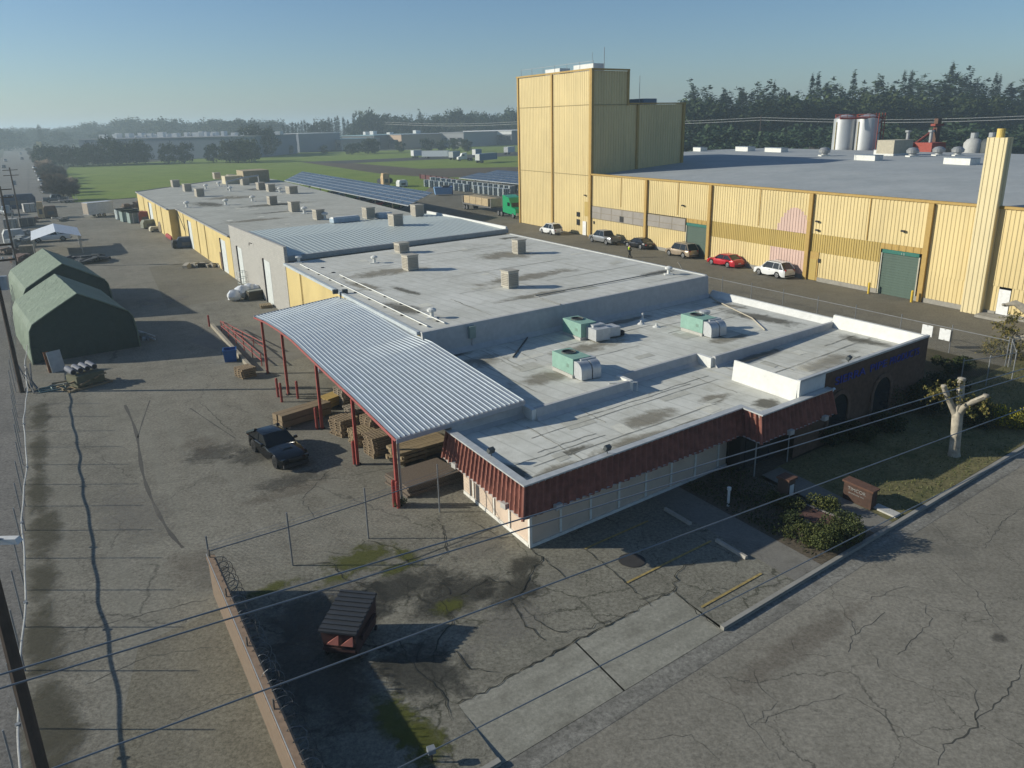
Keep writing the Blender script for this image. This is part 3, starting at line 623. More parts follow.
# ------- long far warehouse
lw = thing('long_warehouse', 'long yellow stucco warehouse with a flat grey roof far up the yard', 'building', L(18.3, 95.6, 0))
foot = [(18.3,95.6),(18.3,136),(17.0,136),(17.0,181),(48,214),(49.5,190),(45,95.6)]
lwm = LB()
for a, b in zip(foot, foot[1:]+foot[:1]): lwm.poly([(*a,0),(*b,0),(*b,4.9),(*a,4.9)])
lwm.build('stucco_wall', YWALL, lw)
LB().poly([(x,y,4.92) for x,y in [(18.1,95.5),(18.1,135.9),(16.8,135.9),(16.8,181.3),(48.2,214.5),(49.7,190),(45.1,95.5)]]).build('flat_roof', ROOFF, lw)
for (a,b) in (((18.1,95.6),(18.1,135.8)),((16.8,136),(16.8,181)),((17,181.2),(48,214.2))):
    LB().loft([[(a[0]-.08,a[1],4.85),(a[0]+.12,a[1],4.85),(a[0]+.12,a[1],5.03),(a[0]-.08,a[1],5.03)],[(b[0]-.08,b[1],4.85),(b[0]+.12,b[1],4.85),(b[0]+.12,b[1],5.03),(b[0]-.08,b[1],5.03)]]).build('edge_cap', plain('grey cap', (.28,.28,.27), .7), lw)
for (x,y,rx,ry,mm) in ((25,110,6,2,'p'),(33,130,8,3,'b'),(30,150,6,5,'p'),(24,140,3,8,'b'),(40,165,5,6,'p'),(30,118,5,1,'b')):
    decal('water_stain', BLACKM if mm == 'b' else PONDM, x, y, rx, ry, 4.925+random.random()*.004, 0, lw)
side_door(0,98.8,101.6,4.0,lw); side_door(0,123.5,126,4.0,lw); side_door(0,158,162,4.2,lw,x=17.0)
LB().box(18.27,18.31,102.3,103.3,.05,2.2).build('side_door', plain('brown door', (.10,.055,.03), .7), lw)
for y in (112,118,130,145,152,170):
    xx = 18.25 if y<136 else 16.95
    LB().tube([(xx,y,.1),(xx,y,4.7)], .06, 6).build('downpipe', YWALL, lw)
LB().tube([(18.0,128,2.2),(18.0,134,4.9)], .05, 5).build('roof_ladder', DARK, lw)
ph = LB(); ph.box(40.5,46.5,186,193,4.93,7.6); ph.build('roof_penthouse', plain('tan penthouse', (.34,.28,.18), .8), lw)
LB().box(36.5,40.3,187,191,4.93,6.6).build('roof_penthouse', plain('cream penthouse', (.50,.44,.30), .8), lw)
ol = LB(); ol.tube([(33,168,5),(33,168,6.6),(38,174,6.9),(42,178,6.9),(42,178,5)], .18, 6); ol.build('roof_duct', plain('pale duct', (.36,.37,.36), .5), lw)

# patched membranes and lap seams on the roofs
PT1 = plain('light roof patch', (.60,.585,.50), .85, dirt=.3); PT2 = plain('dull roof patch', (.45,.44,.375), .9, dirt=.4); LAP = plain('lap seam', (.27,.262,.22), .9, dirt=.4); rp = random.Random(9)
def roof_bits(par, x0, x1, y0, y1, zf, npatch, nseam):
    for k in range(npatch):
        x, y = rp.uniform(x0,x1-2), rp.uniform(y0,y1-1.5); a, b_ = rp.uniform(.5,2.2), rp.uniform(.3,1.3); z = zf(x)+.0085+k*.0003
        LB().poly([(x,y,z),(x+a,y+rp.uniform(-.08,.08),z),(x+a+rp.uniform(-.1,.1),y+b_,z),(x+rp.uniform(-.1,.1),y+b_,z)]).build('roof_patch', rp.choice([PT1,PT2,PT1]), par)
    for k in range(nseam):
        b = LB(); z = zf(x0)+.0125; ed = []
        if rp.random() < .6: xa = rp.uniform(x0,x1-3); ln = min(rp.uniform(3,14), x1-xa); y = rp.uniform(y0,y1); pts = [(xa+ln*i/16, y+.03*math.sin(i*1.1)+rp.gauss(0,.015)) for i in range(17)]; d = (0,1)
        else: ya = rp.uniform(y0,y1-2); ln = min(rp.uniform(2,9), y1-ya); x = rp.uniform(x0,x1); pts = [(x+.03*math.sin(i)+rp.gauss(0,.015), ya+ln*i/16) for i in range(17)]; d = (1,0)
        for p in pts: ww = rp.uniform(.012,.04); zz = zf(p[0])+.0125; ed.append((b.P((p[0]+d[0]*ww,p[1]+d[1]*ww,zz)), b.P((p[0]-d[0]*ww,p[1]-d[1]*ww,zz))))
        for u, v in zip(ed, ed[1:]): b.face((u[0],u[1],v[1],v[0]))
        b.build('lap_seam', LAP, par)
roof_bits(off, 15.2,31.2,23.2,28.3, lambda x: 3.08, 6, 11); roof_bits(off, 19.6,44.4,30.3,39.4, lambda x: 3.55, 9, 18); roof_bits(off, 32.3,44.4,22.4,28.2, lambda x: 3.12+max(0,x-31.9)*.0238, 5, 5)
roof_bits(wh, 19,44,41,70, lambda x: 5.15, 16, 22); roof_bits(lw, 19,44,97,180, lambda x: 4.92, 22, 24)
# ------------------------------------------------------------------ the yellow factory
FP = Vector((40.784, 70.134, 0)); FU = Vector((-.47016, .88258, 0)).normalized()
FN = Vector((FU.y, -FU.x, 0))                       # outward is -FN
def FM(s, d, z): return FP + FU*s + XD*d + Vector((0, 0, z))
def FB(): return MB(FM)
CREAM = siding('cream yellow siding', (.63,.50,.245))
CREAMD = siding('mustard siding', (.43,.31,.09))
TRIM = plain('ochre trim', (.385,.25,.068), .6, var=.08, dirt=.3)
PKP = siding('pink repaint', (.58,.41,.34))
GREEN = siding('dull green door', (.075,.115,.09))
TEAL = plain('teal header', (.02,.13,.10), .6)
PANE = plain('frosted panes', (.27,.245,.215), .5, var=.12, scale=.8, dirt=.35)
FOOT = plain('concrete footing', (.27,.255,.22), .9, dirt=.5)
FROOF = roof_mat('factory roofing', (.27,.295,.30), (.37,.39,.39), (.36,.36,.35), .5, seam=False)
fac = thing('factory', 'large yellow ribbed metal factory with a tall windowless tower at one end', 'building', FP)
def cwall(s0, s1, z0, z1, mat=CREAM, name='wall_panel', d=0, pitch=.40, depth=.045, par=fac):
    return FB().corr((s0, d, 0), (s1, d, 0), z0, z1, pitch, depth, (0, -1, 0), .55).build(name, mat, par)
SL = -16.0; TOP = 9.15
cwall(SL, 4.2, 2.6, TOP); cwall(SL, -3.9, .4, 2.6); cwall(-2.8, 4.2, .4, 2.6)
cwall(4.6, 18.0, 4.95, TOP); cwall(18.4, 33.6, 4.8, TOP); cwall(34.0, 46.3, 4.72, TOP); cwall(46.7, 60.0, 4.65, TOP)
cwall(9.25, 16.6, .4, 3.05); cwall(18.4, 33.6, .4, 2.95); cwall(38.15, 46.3, .4, 2.95); cwall(46.7, 60.0, .4, 2.75)
# mustard band, pink repainted patch, window bands
cwall(4.6, 9.25, 4.4, 4.95, TRIM, 'door_header_panel', pitch=.8)
cwall(9.25, 18.0, 3.05, 4.95, CREAMD, 'mustard_panel', pitch=.3); cwall(18.4, 33.6, 2.95, 4.8, CREAMD, 'mustard_panel', pitch=.3)
cwall(34.0, 38.15, 4.2, 4.72, TRIM, 'door_header_panel', pitch=.8)
FB().corr((18.4,-.03,0),(23.6,-.03,0),.4,2.93,.40,.045,(0,-1,0),.55).build('pink_patch', PKP, fac)
pk = FB()
for i in range(13):
    s0 = 18.4+i*.40; zt = 4.85+2.6*max(.0, 1-((i-4.5)/6.2)**2)**.8
    pk.corr((s0,-.03,0),(s0+.40,-.03,0),4.82,zt,.40,.045,(0,-1,0),.55)
pk.build('pink_patch', PKP, fac)
for a, b in ((38.3,46.2),(46.8,59.9)):
    fr = FB().box(a,b,-.06,.02,2.78 if a>40 else 2.97,4.63); wb = fr.build('window_band', plain('band frame', (.22,.18,.12), .7), fac)
    kk = 3 if a < 40 else 5; stp = (b-a)/kk
    for k in range(kk):
        for z0, z1 in ((2.86 if a>40 else 3.03, 3.68),(3.74,4.56)): FB().box(a+k*stp+.06, a+(k+1)*stp-.06, -.085, -.05, z0, z1).build('pane', PANE, wb)
FB().box(51.6,52.6,-.09,-.06,2.9,3.7).build('open_pane', DARK, fac)
# footing, cap, pilasters
for a,b in ((SL,-3.9),(-2.8,5.0),(9.15,16.6),(18.4,33.6),(38.1,60.0)): FB().box(a,b,-.14,.05,-.02,.42).build('footing', FOOT, fac)
FB().box(SL,60.1,-.16,.30,9.1,9.32).build('eave_cap', TRIM, fac)
for s in (4.4,18.2,33.8,46.5): FB().box(s-.24,s+.24,-.34,.04,0,9.09).build('pilaster', TRIM, fac)
FB().box(59.8,60.35,-.36,.0,0,9.08).build('pilaster', TRIM, fac)
for s in (11,25.6,39.9,52.4): FB().box(s-.05,s+.05,-.10,-.03,5.0,9.08).build('joint_strip', TRIM, fac)
# doors
def rollup(s0, s1, z1):
    b = FB(); k = 16
    for i in range(k): b.box(s0,s1,-.0,.04,z1*i/k+.02,z1*(i+1)/k-.03)
    b.box(s0,s1,.03,.10,0,z1); o = b.build('rollup_door', GREEN, fac)
    FB().box(s0-.02,s1+.02,-.12,.03,z1,z1+.34).build('door_header', TEAL, o)
    for s in (s0-.12,s1): FB().box(s,s+.12,-.09,.06,0,z1).build('door_jamb', plain('pale jamb', (.40,.38,.30), .7), o)
rollup(5.05,9.0,4.05); rollup(34.15,38.0,3.85)
text_mesh('12', .26, 'door_number', WHITE, fac, 0,0,0, .36, .01)
tm = fac.children[-1] if False else [o for o in COL.objects if o.name.startswith('door_number')][-1]
bp_ = FM(6.9,-.14,4.08)-FP
for v in tm.data.vertices:
    pass
_xs = [v.co.copy() for v in tm.data.vertices]; _o = L(0,0,0)-FP
for v, q in zip(tm.data.vertices, _xs):
    rel = q-_o; v.co = bp_ + (-FU)*rel.dot(XD) + Vector((0,0,rel.z))
pd = FB(); pd.box(16.65,18.0,-.09,.03,.05,3.05); pd.build('yellow_door_surround', TRIM, fac)
FB().box(16.85,17.75,-.13,-.07,.05,2.3).build('personnel_door', CREAMD, fac)
wdr = FB().box(-3.85,-2.85,-.08,.0,.25,2.4).build('personnel_door', plain('white door', (.66,.66,.64), .5), fac)
wd2 = FB().box(61.2,62.15,-.16,-.06,.05,2.15).build('personnel_door', plain('white door', (.66,.66,.64), .5), fac)
FB().box(63.1,63.9,-.14,-.06,1.4,2.3).build('side_window', GLASS, fac); FB().box(63.1,63.9,-.14,-.06,2.7,3.4).build('side_window', GLASS, fac)
for s in (59.0,11.8+4.6): FB().box(s,s+.3,-.12,-.05,2.0,2.4).build('meter_box', DARK, fac)
FB().box(60.4,61.7,-.12,-.07,3.0,5.1).build('mustard_panel', CREAMD, fac)
for s,z in ((61.5,6.0),(38.8,6.2),(17.2,6.2),(7.0,6.25),(17.1,5.3),(-5.2,5.6)):
    q = FB(); q.tube([(s,0,z+.1),(s,-.2,z+.1)], .03, 5); q.box(s-.2,s+.2,-.34,-.14,z,z+.16); q.build('wall_lamp', DARK, fac)
# roof
rf = FB(); prof = ((.1,9.0),(8,9.4),(20,9.95),(36,10.3),(52,10.4),(70,10.1))
for (d0,z0),(d1,z1) in zip(prof, prof[1:]): rf.poly([(SL,d0,z0),(82.3,d0,z0),(82.3,d1,z1),(SL,d1,z1)])
rf.build('low_slope_roof', FROOF, fac)
FB().poly([(SL,70,0),(82.3,70,0),(82.3,70,10.1),(SL,70,10.1)]).build('rear_wall', FOOT, fac)
# tower
cwall(60.3, 82.3, .05, 23.7, name='tower_wall', pitch=.5)
tr = FB().corr((60.2,.05,0),(60.2,7.5,0),.0,23.7,.55,.06,(-1,0,0),.55).build('tower_wall', CREAM, fac)
FB().corr((60.2,7.5,0),(60.2,20.2,0),8.0,19.0,.55,.06,(-1,0,0),.55).build('tower_wall', CREAM, fac)
FB().poly([(82.3,0,0),(82.3,7.5,0),(82.3,7.5,23.7),(82.3,0,23.7)]).build('tower_wall', CREAM, fac)
FB().poly([(60.2,7.5,19),(82.3,7.5,19),(82.3,7.5,23.7),(60.2,7.5,23.7)]).build('tower_wall', CREAM, fac)
FB().poly([(82.3,7.5,0),(82.3,20.2,0),(82.3,20.2,19),(82.3,7.5,19)]).build('tower_wall', CREAM, fac)
FB().poly([(60.2,20.2,8),(82.3,20.2,8),(82.3,20.2,19),(60.2,20.2,19)]).build('tower_wall', CREAM, fac)
FB().poly([(60.2,0,23.6),(82.3,0,23.6),(82.3,7.5,23.6),(60.2,7.5,23.6)]).build('tower_roof', FROOF, fac)
FB().poly([(60.2,7.5,18.9),(82.3,7.5,18.9),(82.3,20.2,18.9),(60.2,20.2,18.9)]).build('tower_roof', FROOF, fac)
for s in (60.35,71.2,82.1): FB().box(s-.22,s+.22,-.22,-.01,.02,23.75).build('tower_trim', TRIM, fac)
FB().box(59.9,60.14,-.2,.3,9.3,23.75).build('tower_trim', TRIM, fac)
FB().box(59.95,60.14,7.25,7.6,18.9,23.75).build('tower_trim', TRIM, fac)
FB().box(59.95,60.14,9.4,9.85,9.5,18.95).build('tower_trim', TRIM, fac); FB().box(59.95,60.2,19.9,20.4,9.8,19.05).build('tower_trim', TRIM, fac)
FB().box(59.9,82.5,-.24,.3,23.76,24.0).build('tower_cap', TRIM, fac); FB().box(59.9,60.3,.31,7.6,23.76,24.0).build('tower_cap', TRIM, fac); FB().box(59.9,60.3,7.62,20.4,19.06,19.25).build('tower_cap', TRIM, fac)
SEAM = plain('sheet seam', (.26,.20,.09), .7)
for z in (9.0,19.05): FB().box(60.6,70.95,-.085,-.055,z-.04,z+.04).build('sheet_seam', SEAM, fac); FB().box(71.45,81.85,-.085,-.055,z-.04,z+.04).build('sheet_seam', SEAM, fac)
FB().box(60.08,60.13,.4,7.2,18.95,19.03).build('sheet_seam', SEAM, fac)
for s0,s1,d in ((74,78.5,3.5),(63,68.5,2.5)): FB().box(s0,s1,d,d+2.2,23.62,24.9).build('rooftop_box', WHITE, fac)
rl = FB()
for s in np.linspace(60.6,82,7): rl.tube([(s,.6,23.7),(s,.6,25.1)], .035, 5)
rl.tube([(60.6,.6,25.0),(82,.6,25.0)], .03, 5); rl.build('guard_rail', STEEL, fac)
an = FB(); an.tube([(61.4,3.4,23.7),(61.4,3.4,27.0)], .05, 5); an.tube([(64,3,24.9),(64,3,26.5)], .03, 5); an.build('antenna_mast', STEEL, fac)
FB().box(61.5,66,12,15,18.95,19.9).build('rooftop_box', plain('blue grey box', (.16,.2,.25), .6), fac)
an = FB(); an.tube([(61.4,11,19),(61.4,11,23.2)], .04, 5); an.build('antenna_mast', STEEL, fac)
# square flue in matching siding
fl = FB(); fl.corr((-1.72,-.75,0),(0,-.75,0),0,14.85,.42,.05,(0,-1,0),.55); fl.corr((-1.72,.4,0),(-1.72,-.75,0),0,14.85,.5,.05,(-1,0,0),.55)
fl.poly([(0,-.75,0),(0,.4,0),(0,.4,14.85),(0,-.75,14.85)]); fl.poly([(0,.4,0),(-1.72,.4,0),(-1.72,.4,14.85),(0,.4,14.85)]); fl.poly([(-1.72,-.75,14.84),(0,-.75,14.84),(0,.4,14.84),(-1.72,.4,14.84)])
flo = fl.build('flue_tower', plain('flue siding', (.62,.52,.30), .55, var=.05, scale=.4, dirt=.2), fac)
c = FM(-.86,-.2,14.8); MB().cyl(c, .32, .75, 16).build('flue_pipe', plain('flue pipe', (.62,.45,.12), .5), flo)
FB().box(-4.4,-1.75,-1.7,-.1,-.02,.22).build('door_step', FOOT, fac)
# door bollards
for i, s in enumerate((9.5,4.75)):
    t = thing('bollard', ('yellow bollard left of the green roller door beside the flue','yellow bollard right of the green roller door beside the flue')[i], 'bollard', FM(s,-1.0,0), 0, 'yellow bollards at the roller door')
    MB().cyl((0,0,0), .11, 1.05, 12).build('post', plain('yellow post', (.62,.42,.04), .5), **local(t)); MB().lathe((0,0,1.05), [(.11,0),(.09,.05),(.03,.08)], 12).build('domed_top', plain('yellow post', (.62,.42,.04), .5), **local(t))
# things standing on the factory roof
def zroof(d):
    for (d0,z0),(d1,z1) in zip(prof, prof[1:]):
        if d <= d1: return z0+(z1-z0)*(d-d0)/(d1-d0)
    return prof[-1][1]
def fgrid(px, py, z=10.2):
    p = G(px, py, z)-FP; den = FU.x*XD.y-FU.y*XD.x; s = (p.x*XD.y-p.y*XD.x)/den; d = (FU.x*p.y-FU.y*p.x)/den
    return s, d
YF = math.atan2(FU.y, FU.x)
SKYL = plain('curb white', (.62,.62,.58), .6)
hatch = [((745,152),'small white roof hatch nearest the tower on the factory roof',5,2.2,1.1),((868,161),'long white roof hatch in front of the beige roof unit',5.2,1.9,1.0),((886,156),'white roof hatch just behind another long hatch on the factory roof',5,1.9,1.0),((961,165),'white roof hatch closest to the square yellow flue',5.2,2.2,1.1),((700,152),'round-fronted white roof hatch beside the tower foot',3.4,2.0,1.0),((776,153),'long grey white roof hatch left of the steel silos',6,2,1.0)]
for (px,py),lab,lx,ly,h in hatch:
    s,d = fgrid(px,py); t = thing('roof_hatch', lab, 'roof hatch', FM(s,d,zroof(d)-.02), YF+R(90)-R(98), 'roof hatches on the factory'); t.scale = (.8,.8,.75)
    b = MB().cbox(Vector((0,0,h/2)), (lx,ly,h)); b.build('curb', SKYL, **local(t))
    MB().cbox(Vector((0,0,h+.05)), (lx+.1,ly+.1,.1)).build('lid', plain('hatch lid', (.20,.24,.28), .5), **local(t))
for (px,py),lab in (((912,158),'squat silver roof fan left of the red roof housings'),((938,157),'squat silver roof fan beside the tall galvanised stack'),((957,157),'squat silver roof fan between the pale tanks'),((824,157),'small grey roof fan in front of the steel silos')):
    s,d = fgrid(px,py); t = thing('roof_fan', lab, 'roof fan', FM(s,d,zroof(d)-.02), 0, 'roof fans on the factory')
    MB().lathe((0,0,0), [(.55,0),(.55,.5),(.9,.6),(.95,1.0),(.6,1.35),(.1,1.45)], 16).build('fan_hood', STEEL, **local(t)); MB().cbox(Vector((0,0,.1)), (1.5,1.5,.25)).build('curb', SKYL, **local(t))
s,d = fgrid(884,157); t = thing('roof_air_unit', 'beige air handling unit in front of the right silver silo', 'air unit', FM(s,d+3,zroof(d)), YF, None)
MB().cbox(Vector((0,0,1.3)), (3.2,4.6,2.2)).build('cabinet', plain('beige unit', (.40,.36,.27), .6), **local(t)); MB().cbox(Vector((0,0,.1)), (3.5,4.9,.4)).build('curb', SKYL, **local(t)); MB().cbox(Vector((0,-2.34,1.3)), (2.6,.06,1.6)).build('louver_panel', plain('louver grey', (.12,.12,.11), .6), **local(t))
# silos, red conveyor and stacks behind the roof
STS = plain('brushed steel', (.52,.53,.53), .38, metal=.55, var=.05, scale=.6, dirt=.15)
for (px,lab) in ((843,'left of the two tall silver silos'),(865,'right of the two tall silver silos, beside red steelwork')):
    s,d = fgrid(px,150,10.2); d += 22; p = FM(s,d,0); p = G(px,150,10.2); p = p + (p-Vector((0,0,0))).normalized()*6; p.z = 0
    t = thing('silo', lab, 'silo', p, 0, 'silver silos behind the factory roof')
    MB().lathe((0,0,0), [(2.3,0),(2.3,16.0)], 28).build('tank_shell', STS, smooth=40, **local(t)); MB().lathe((0,0,16.0), [(2.3,0),(1.5,.5),(.3,.9)], 28).build('tank_top', STS, smooth=60, **local(t))
    b = MB(); b.tube([(-2.2,-.9,0),(-2.2,-.9,15.4)], .12, 6); b.build('side_pipe', plain('tan pipe', (.4,.34,.2), .6), **local(t))
    REDS = plain('red steelwork', (.24,.05,.035), .7, dirt=.4)
    b = MB()
    for k in range(10): a = 2*math.pi*k/10; b.tube([(2.1*math.cos(a),2.1*math.sin(a),16.0),(2.1*math.cos(a),2.1*math.sin(a),16.8)], .06, 5)
    for z in (16.4,16.8): b.tube([(2.1*math.cos(2*math.pi*k/16),2.1*math.sin(2*math.pi*k/16),z) for k in range(17)], .05, 4)
    b.build('top_railing', REDS, **local(t))
p = G(877,150,10.2); p.z = 0; p = p*1.03; t = thing('steel_stair_tower', 'red steel ladder tower beside the right silver silo', 'ladder tower', p)
b = MB(); [b.tube([(x,y,0),(x,y,17)], .1, 5) for x in (-.6,.6) for y in (-.6,.6)]
for z in range(1,17,2): b.tube([(-.6,-.6,z),(.6,-.6,z+1)], .06, 4); b.tube([(.6,.6,z),(-.6,.6,z+1)], .06, 4)
b.build('lattice', REDS, **local(t)); MB().tube([(-8,0,16.1),(.6,0,16.1)], .2, 6).build('overhead_walkway', REDS, **local(t))
p = G(934,150,10.2); p = p*1.03; p.z = 0; t = thing('conveyor_tower', 'red inclined conveyor leaning on a rusty mast behind the factory roof', 'conveyor', p, YF+R(-98))
MB().cbox(Vector((0,0,8)), (.9,.9,15.5)).build('mast', plain('rust brown mast', (.11,.06,.04), .8), **local(t)); MB().tube([(-9,0,9),(0,0,14)], .25, 6).build('conveyor_belt', REDS, **local(t)); MB().cbox(Vector((0,0,14.6)), (2.2,1.1,.4)).build('head_platform', REDS, **local(t))
for px,w_,lab in ((906,3.2,'red steel housing left of the inclined conveyor'),(929,3.6,'red steel housing under the inclined conveyor')):
    p = G(px,151,10.2); z0 = 10.2; t = thing('roof_housing', lab, 'machine housing', Vector((p.x,p.y,10.0)), YF, 'red housings behind the factory roof')
    MB().cbox(Vector((0,0,.85)), (w_,w_*1.1,1.7)).build('housing', plain('oxide red', (.30,.06,.04), .7), **local(t)); MB().cyl((0,0,1.6), .3, 2.0, 10).build('vent_stack', STEEL, **local(t)); MB().cyl((0,0,3.5), .55, .35, 10).build('stack_cap', STEEL, **local(t))
for px,lab,r in ((972,'pale ribbed roof dome left of the round vent',1.5),(990,'dark rounded roof tank nearest the yellow flue',1.8)):
    p = G(px,152,10.2); t = thing('roof_tank', lab, 'roof tank', Vector((p.x,p.y,10.1)), YF, 'rounded tanks behind the factory roof')
    MB().lathe((0,0,0), [(r,0),(r,1.6),(r*.7,2.2),(.3,2.5)], 18).build('tank_shell', plain('tank grey' if px==972 else 'tank dark', (.38,.38,.36) if px==972 else (.06,.07,.07), .6), smooth=50, **local(t)); MB().cyl((0,0,2.4), .6, .9, 12).build('tank_vent', STEEL, **local(t))
# ------------------------------------------------------------------ carport with ribbed metal roof
REDP = plain('red painted steel', (.26,.045,.035), .6, var=.15, dirt=.35)
CPM = plain('carport sheet', (.40,.44,.47), .35, metal=.35, var=.07, scale=1.2, dirt=.25)
cp = thing('carport', 'open carport with a curved ribbed metal roof on red posts', 'carport', L(12, 30, 0))
wE = [(12.0,30.05,3.55),(12.08,36,3.80),(12.09,40.0,3.96),(12.1,42.3,4.06),(12.15,47.5,4.27),(12.05,50.5,4.33),(11.95,53.5,4.27),(11.8,56.4,4.08)]
eE = [(18.75,29.05,4.12),(18.7,35.8,4.5),(18.6,39.4,4.75),(18.2,41,4.88),(18.2,46.6,5.02),(18.2,49.6,5.04),(18.2,52.5,4.95),(18.2,55.6,4.7)]
b = LB(); cols = []
nr = 27
for i in range(nr+1):
    for dt, dz in ((0,0),(.72,0),(.77,.042),(.87,.042),(.92,0)):
        t = (i+dt)/nr
        if t > 1.0001: break
        cols.append([b.P(tuple(Vector(a)*(1-t)+Vector(e)*t + Vector((0,0,dz+ .0)))) for a, e in zip(wE, eE)])
for u, v in zip(cols, cols[1:]):
    for j in range(len(wE)-1): b.face((u[j], v[j], v[j+1], u[j+1]))
b.build('ribbed_roof', CPM, cp)
b = LB(); b.tube([(x,y,z-.12) for x,y,z in wE], .07, 4); b.build('edge_beam', REDP, cp)
b = LB(); b.tube([(x-.03,y,z-.16) for x,y,z in eE], .10, 4); b.build('edge_beam', STEEL, cp)
b = LB(); a, e = wE[0], eE[0]; b.loft([[(p[0],p[1]-.06,p[2]-.22),(p[0],p[1],p[2]-.22),(p[0],p[1],p[2]-.01),(p[0],p[1]-.06,p[2]-.01)] for p in (a, e)]); b.build('end_fascia', plain('grey fascia', (.33,.34,.36), .5), cp)
b = LB(); a, e = wE[-1], eE[-1]; b.loft([[(p[0],p[1],p[2]-.15),(p[0],p[1]+.06,p[2]-.15),(p[0],p[1]+.06,p[2]+.05),(p[0],p[1],p[2]+.05)] for p in (a, e)]); b.build('end_fascia', plain('grey fascia', (.33,.34,.36), .5), cp)
for t in (.35,.7):
    b = LB(); b.tube([tuple(Vector(q)*(1-t)+Vector(p)*t-Vector((0,0,.12))) for q, p in zip(wE, eE)], .07, 4); b.build('purlin', REDP, cp)
for y, z in ((55.36,3.98),(49.75,4.15),(42.3,3.9),(36.12,3.66),(30.53,3.42)):
    LB().box(11.99,12.15,y-.08,y+.08,0,z).build('post', REDP, cp)
    LB().box(11.9,12.24,y-.18,y+.18,0,.03).build('base_plate', DARK, cp)
    LB().tube([(12.07,y,z-.05),(18.1,y-.5,z+.55)], .09, 4).build('rafter', REDP, cp)
LB().tube([(12.28,30.55,0),(12.28,30.55,3.4)], .06, 8).build('downpipe', STEEL, cp)
hl = LB(); hl.tube([(12.6,43.5,4.0),(12.6,43.5,3.5)], .02, 5); hl.lathe((12.6,43.5,3.1), [(.22,0),(.22,.1),(.08,.4)], 12); hl.build('hanging_lamp', plain('lamp white', (.6,.6,.58), .4), cp)
q = thing('twin_floodlight', 'dark twin floodlight on the carport roof edge below the warehouse', 'floodlight', L(18.05,54.6,5.0))
MB().tube([(0,0,-.4),(0,0,.25)], .04, 6).build('stem', DARK, **local(q)); 
for sx in (-.35,.35): MB().cbox(Vector((sx,0,.3)), (.4,.3,.3), .4).build('lamp_head', plain('dark lamp', (.07,.08,.08), .5), **local(q))
# ------------------------------------------------------------------ red bollards
def bollard(x, y, h, lab, r=.085):
    t = thing('bollard', lab, 'bollard', L(x, y, 0), 0, 'red steel bollards around the carport')
    MB().cyl((0,0,0), r, h, 12).build('post', REDP, **local(t)); MB().lathe((0,0,h), [(r,0),(r*.8,.05),(.01,.075)], 12).build('domed_top', REDP, **local(t))
for (px,py),h,lab in (((209.5,326.5),1.0,'short red bollard at the top end of the ramp kerb'),((281.5,309),1.3,'red bollard by the grey block wall corner'),((278.2,397),1.25,'left of the paired red bollards beside the second carport post'),((282.0,402),1.25,'right of the paired red bollards beside the second carport post'),((298,398.5),1.15,'single red bollard in front of the wrapped lumber bundle'),((317.2,429.3),1.3,'red bollard against the third carport post'),((354.6,464),1.25,'red bollard against the fourth carport post'),((394.6,506.5),1.3,'left of two red bollards at the street end carport post'),((398.6,508),1.3,'right of two red bollards at the street end carport post')):
    x, y = GL(px,py); bollard(x, y, h, lab)
# ------------------------------------------------------------------ ramp with red handrail
rk = thing('ramp_kerb', 'low concrete kerb wall edging the sunken truck ramp', 'kerb wall', G(213,327))
b = LB(); b.loft([[(x-.12,y,-.0),(x+.12,y,0),(x+.12,y,.32),(x-.12,y,.32)] for x, y in (GL(211.5,326),GL(252,371))]); b.build('kerb_wall', plain('ramp concrete', (.30,.27,.21), .9), rk)
rr = thing('handrail', 'red pipe handrail running beside the ramp kerb', 'handrail', G(225,332))
pA, pB = Vector(GL(222,331)), Vector(GL(262,366)); b1 = LB()
for z in (.45,.9): b1.tube([(pA.x,pA.y,z),(pB.x,pB.y,z)], .04, 6)
b1.build('rail', REDP, rr)
for k in range(6):
    p = pA.lerp(pB, k/5); LB().tube([(p.x,p.y,0),(p.x,p.y,.95)], .04, 6).build('rail_post', REDP, rr)
rr2 = thing('handrail', 'red pipe handrail lying low along the far side of the ramp', 'handrail', G(232,329))
pA, pB = Vector(GL(224,330)), Vector(GL(265,352)); b1 = LB()
for z in (.4,.75): b1.tube([(pA.x,pA.y,z),(pB.x,pB.y,z)], .04, 6)
b1.build('rail', REDP, rr2)
for k in range(5): p = pA.lerp(pB, k/4); LB().tube([(p.x,p.y,0),(p.x,p.y,.8)], .04, 6).build('rail_post', REDP, rr2)
# ------------------------------------------------------------------ pallets, lumber, loose goods
WOOD = plain('pallet wood', (.23,.17,.105), .85, var=.3, scale=5, dirt=.4)
WOODP = plain('pale lumber', (.27,.205,.12), .8, var=.2, scale=6, dirt=.25)
WOODG = plain('grey wood', (.24,.20,.15), .9, var=.3, scale=5, dirt=.4)
def pallet_parts(b, z, wdt=1.1, dep=1.2):
    for k in range(7): b.cbox(Vector((-wdt/2+.06+k*(wdt-.12)/6, 0, z+.125)), (.10, dep, .02))
    for yy in (-dep/2+.05, 0, dep/2-.05): b.cbox(Vector((0, yy, z+.07)), (wdt, .09, .09))
    for k in range(3): b.cbox(Vector((-wdt/2+.06+k*(wdt-.12)/2, 0, z+.012)), (.10, dep, .02))
def pallet_stack(px, py, n, yaw, lab, mat=None, jit=.05, group='stacks of wooden pallets', w_=1.1, d_=1.2):
    p = G(px, py) if px is not None else py
    t = thing('pallet_stack', lab, 'pallets', p, yaw, group)
    for k in range(n):
        b = MB(); pallet_parts(b, 0, w_, d_); o = b.build('pallet', mat or WOOD, **local(t)); o.location = (random.uniform(-jit,jit), random.uniform(-jit,jit), k*.145); o.rotation_euler = (0,0,random.uniform(-jit,jit))
    return t
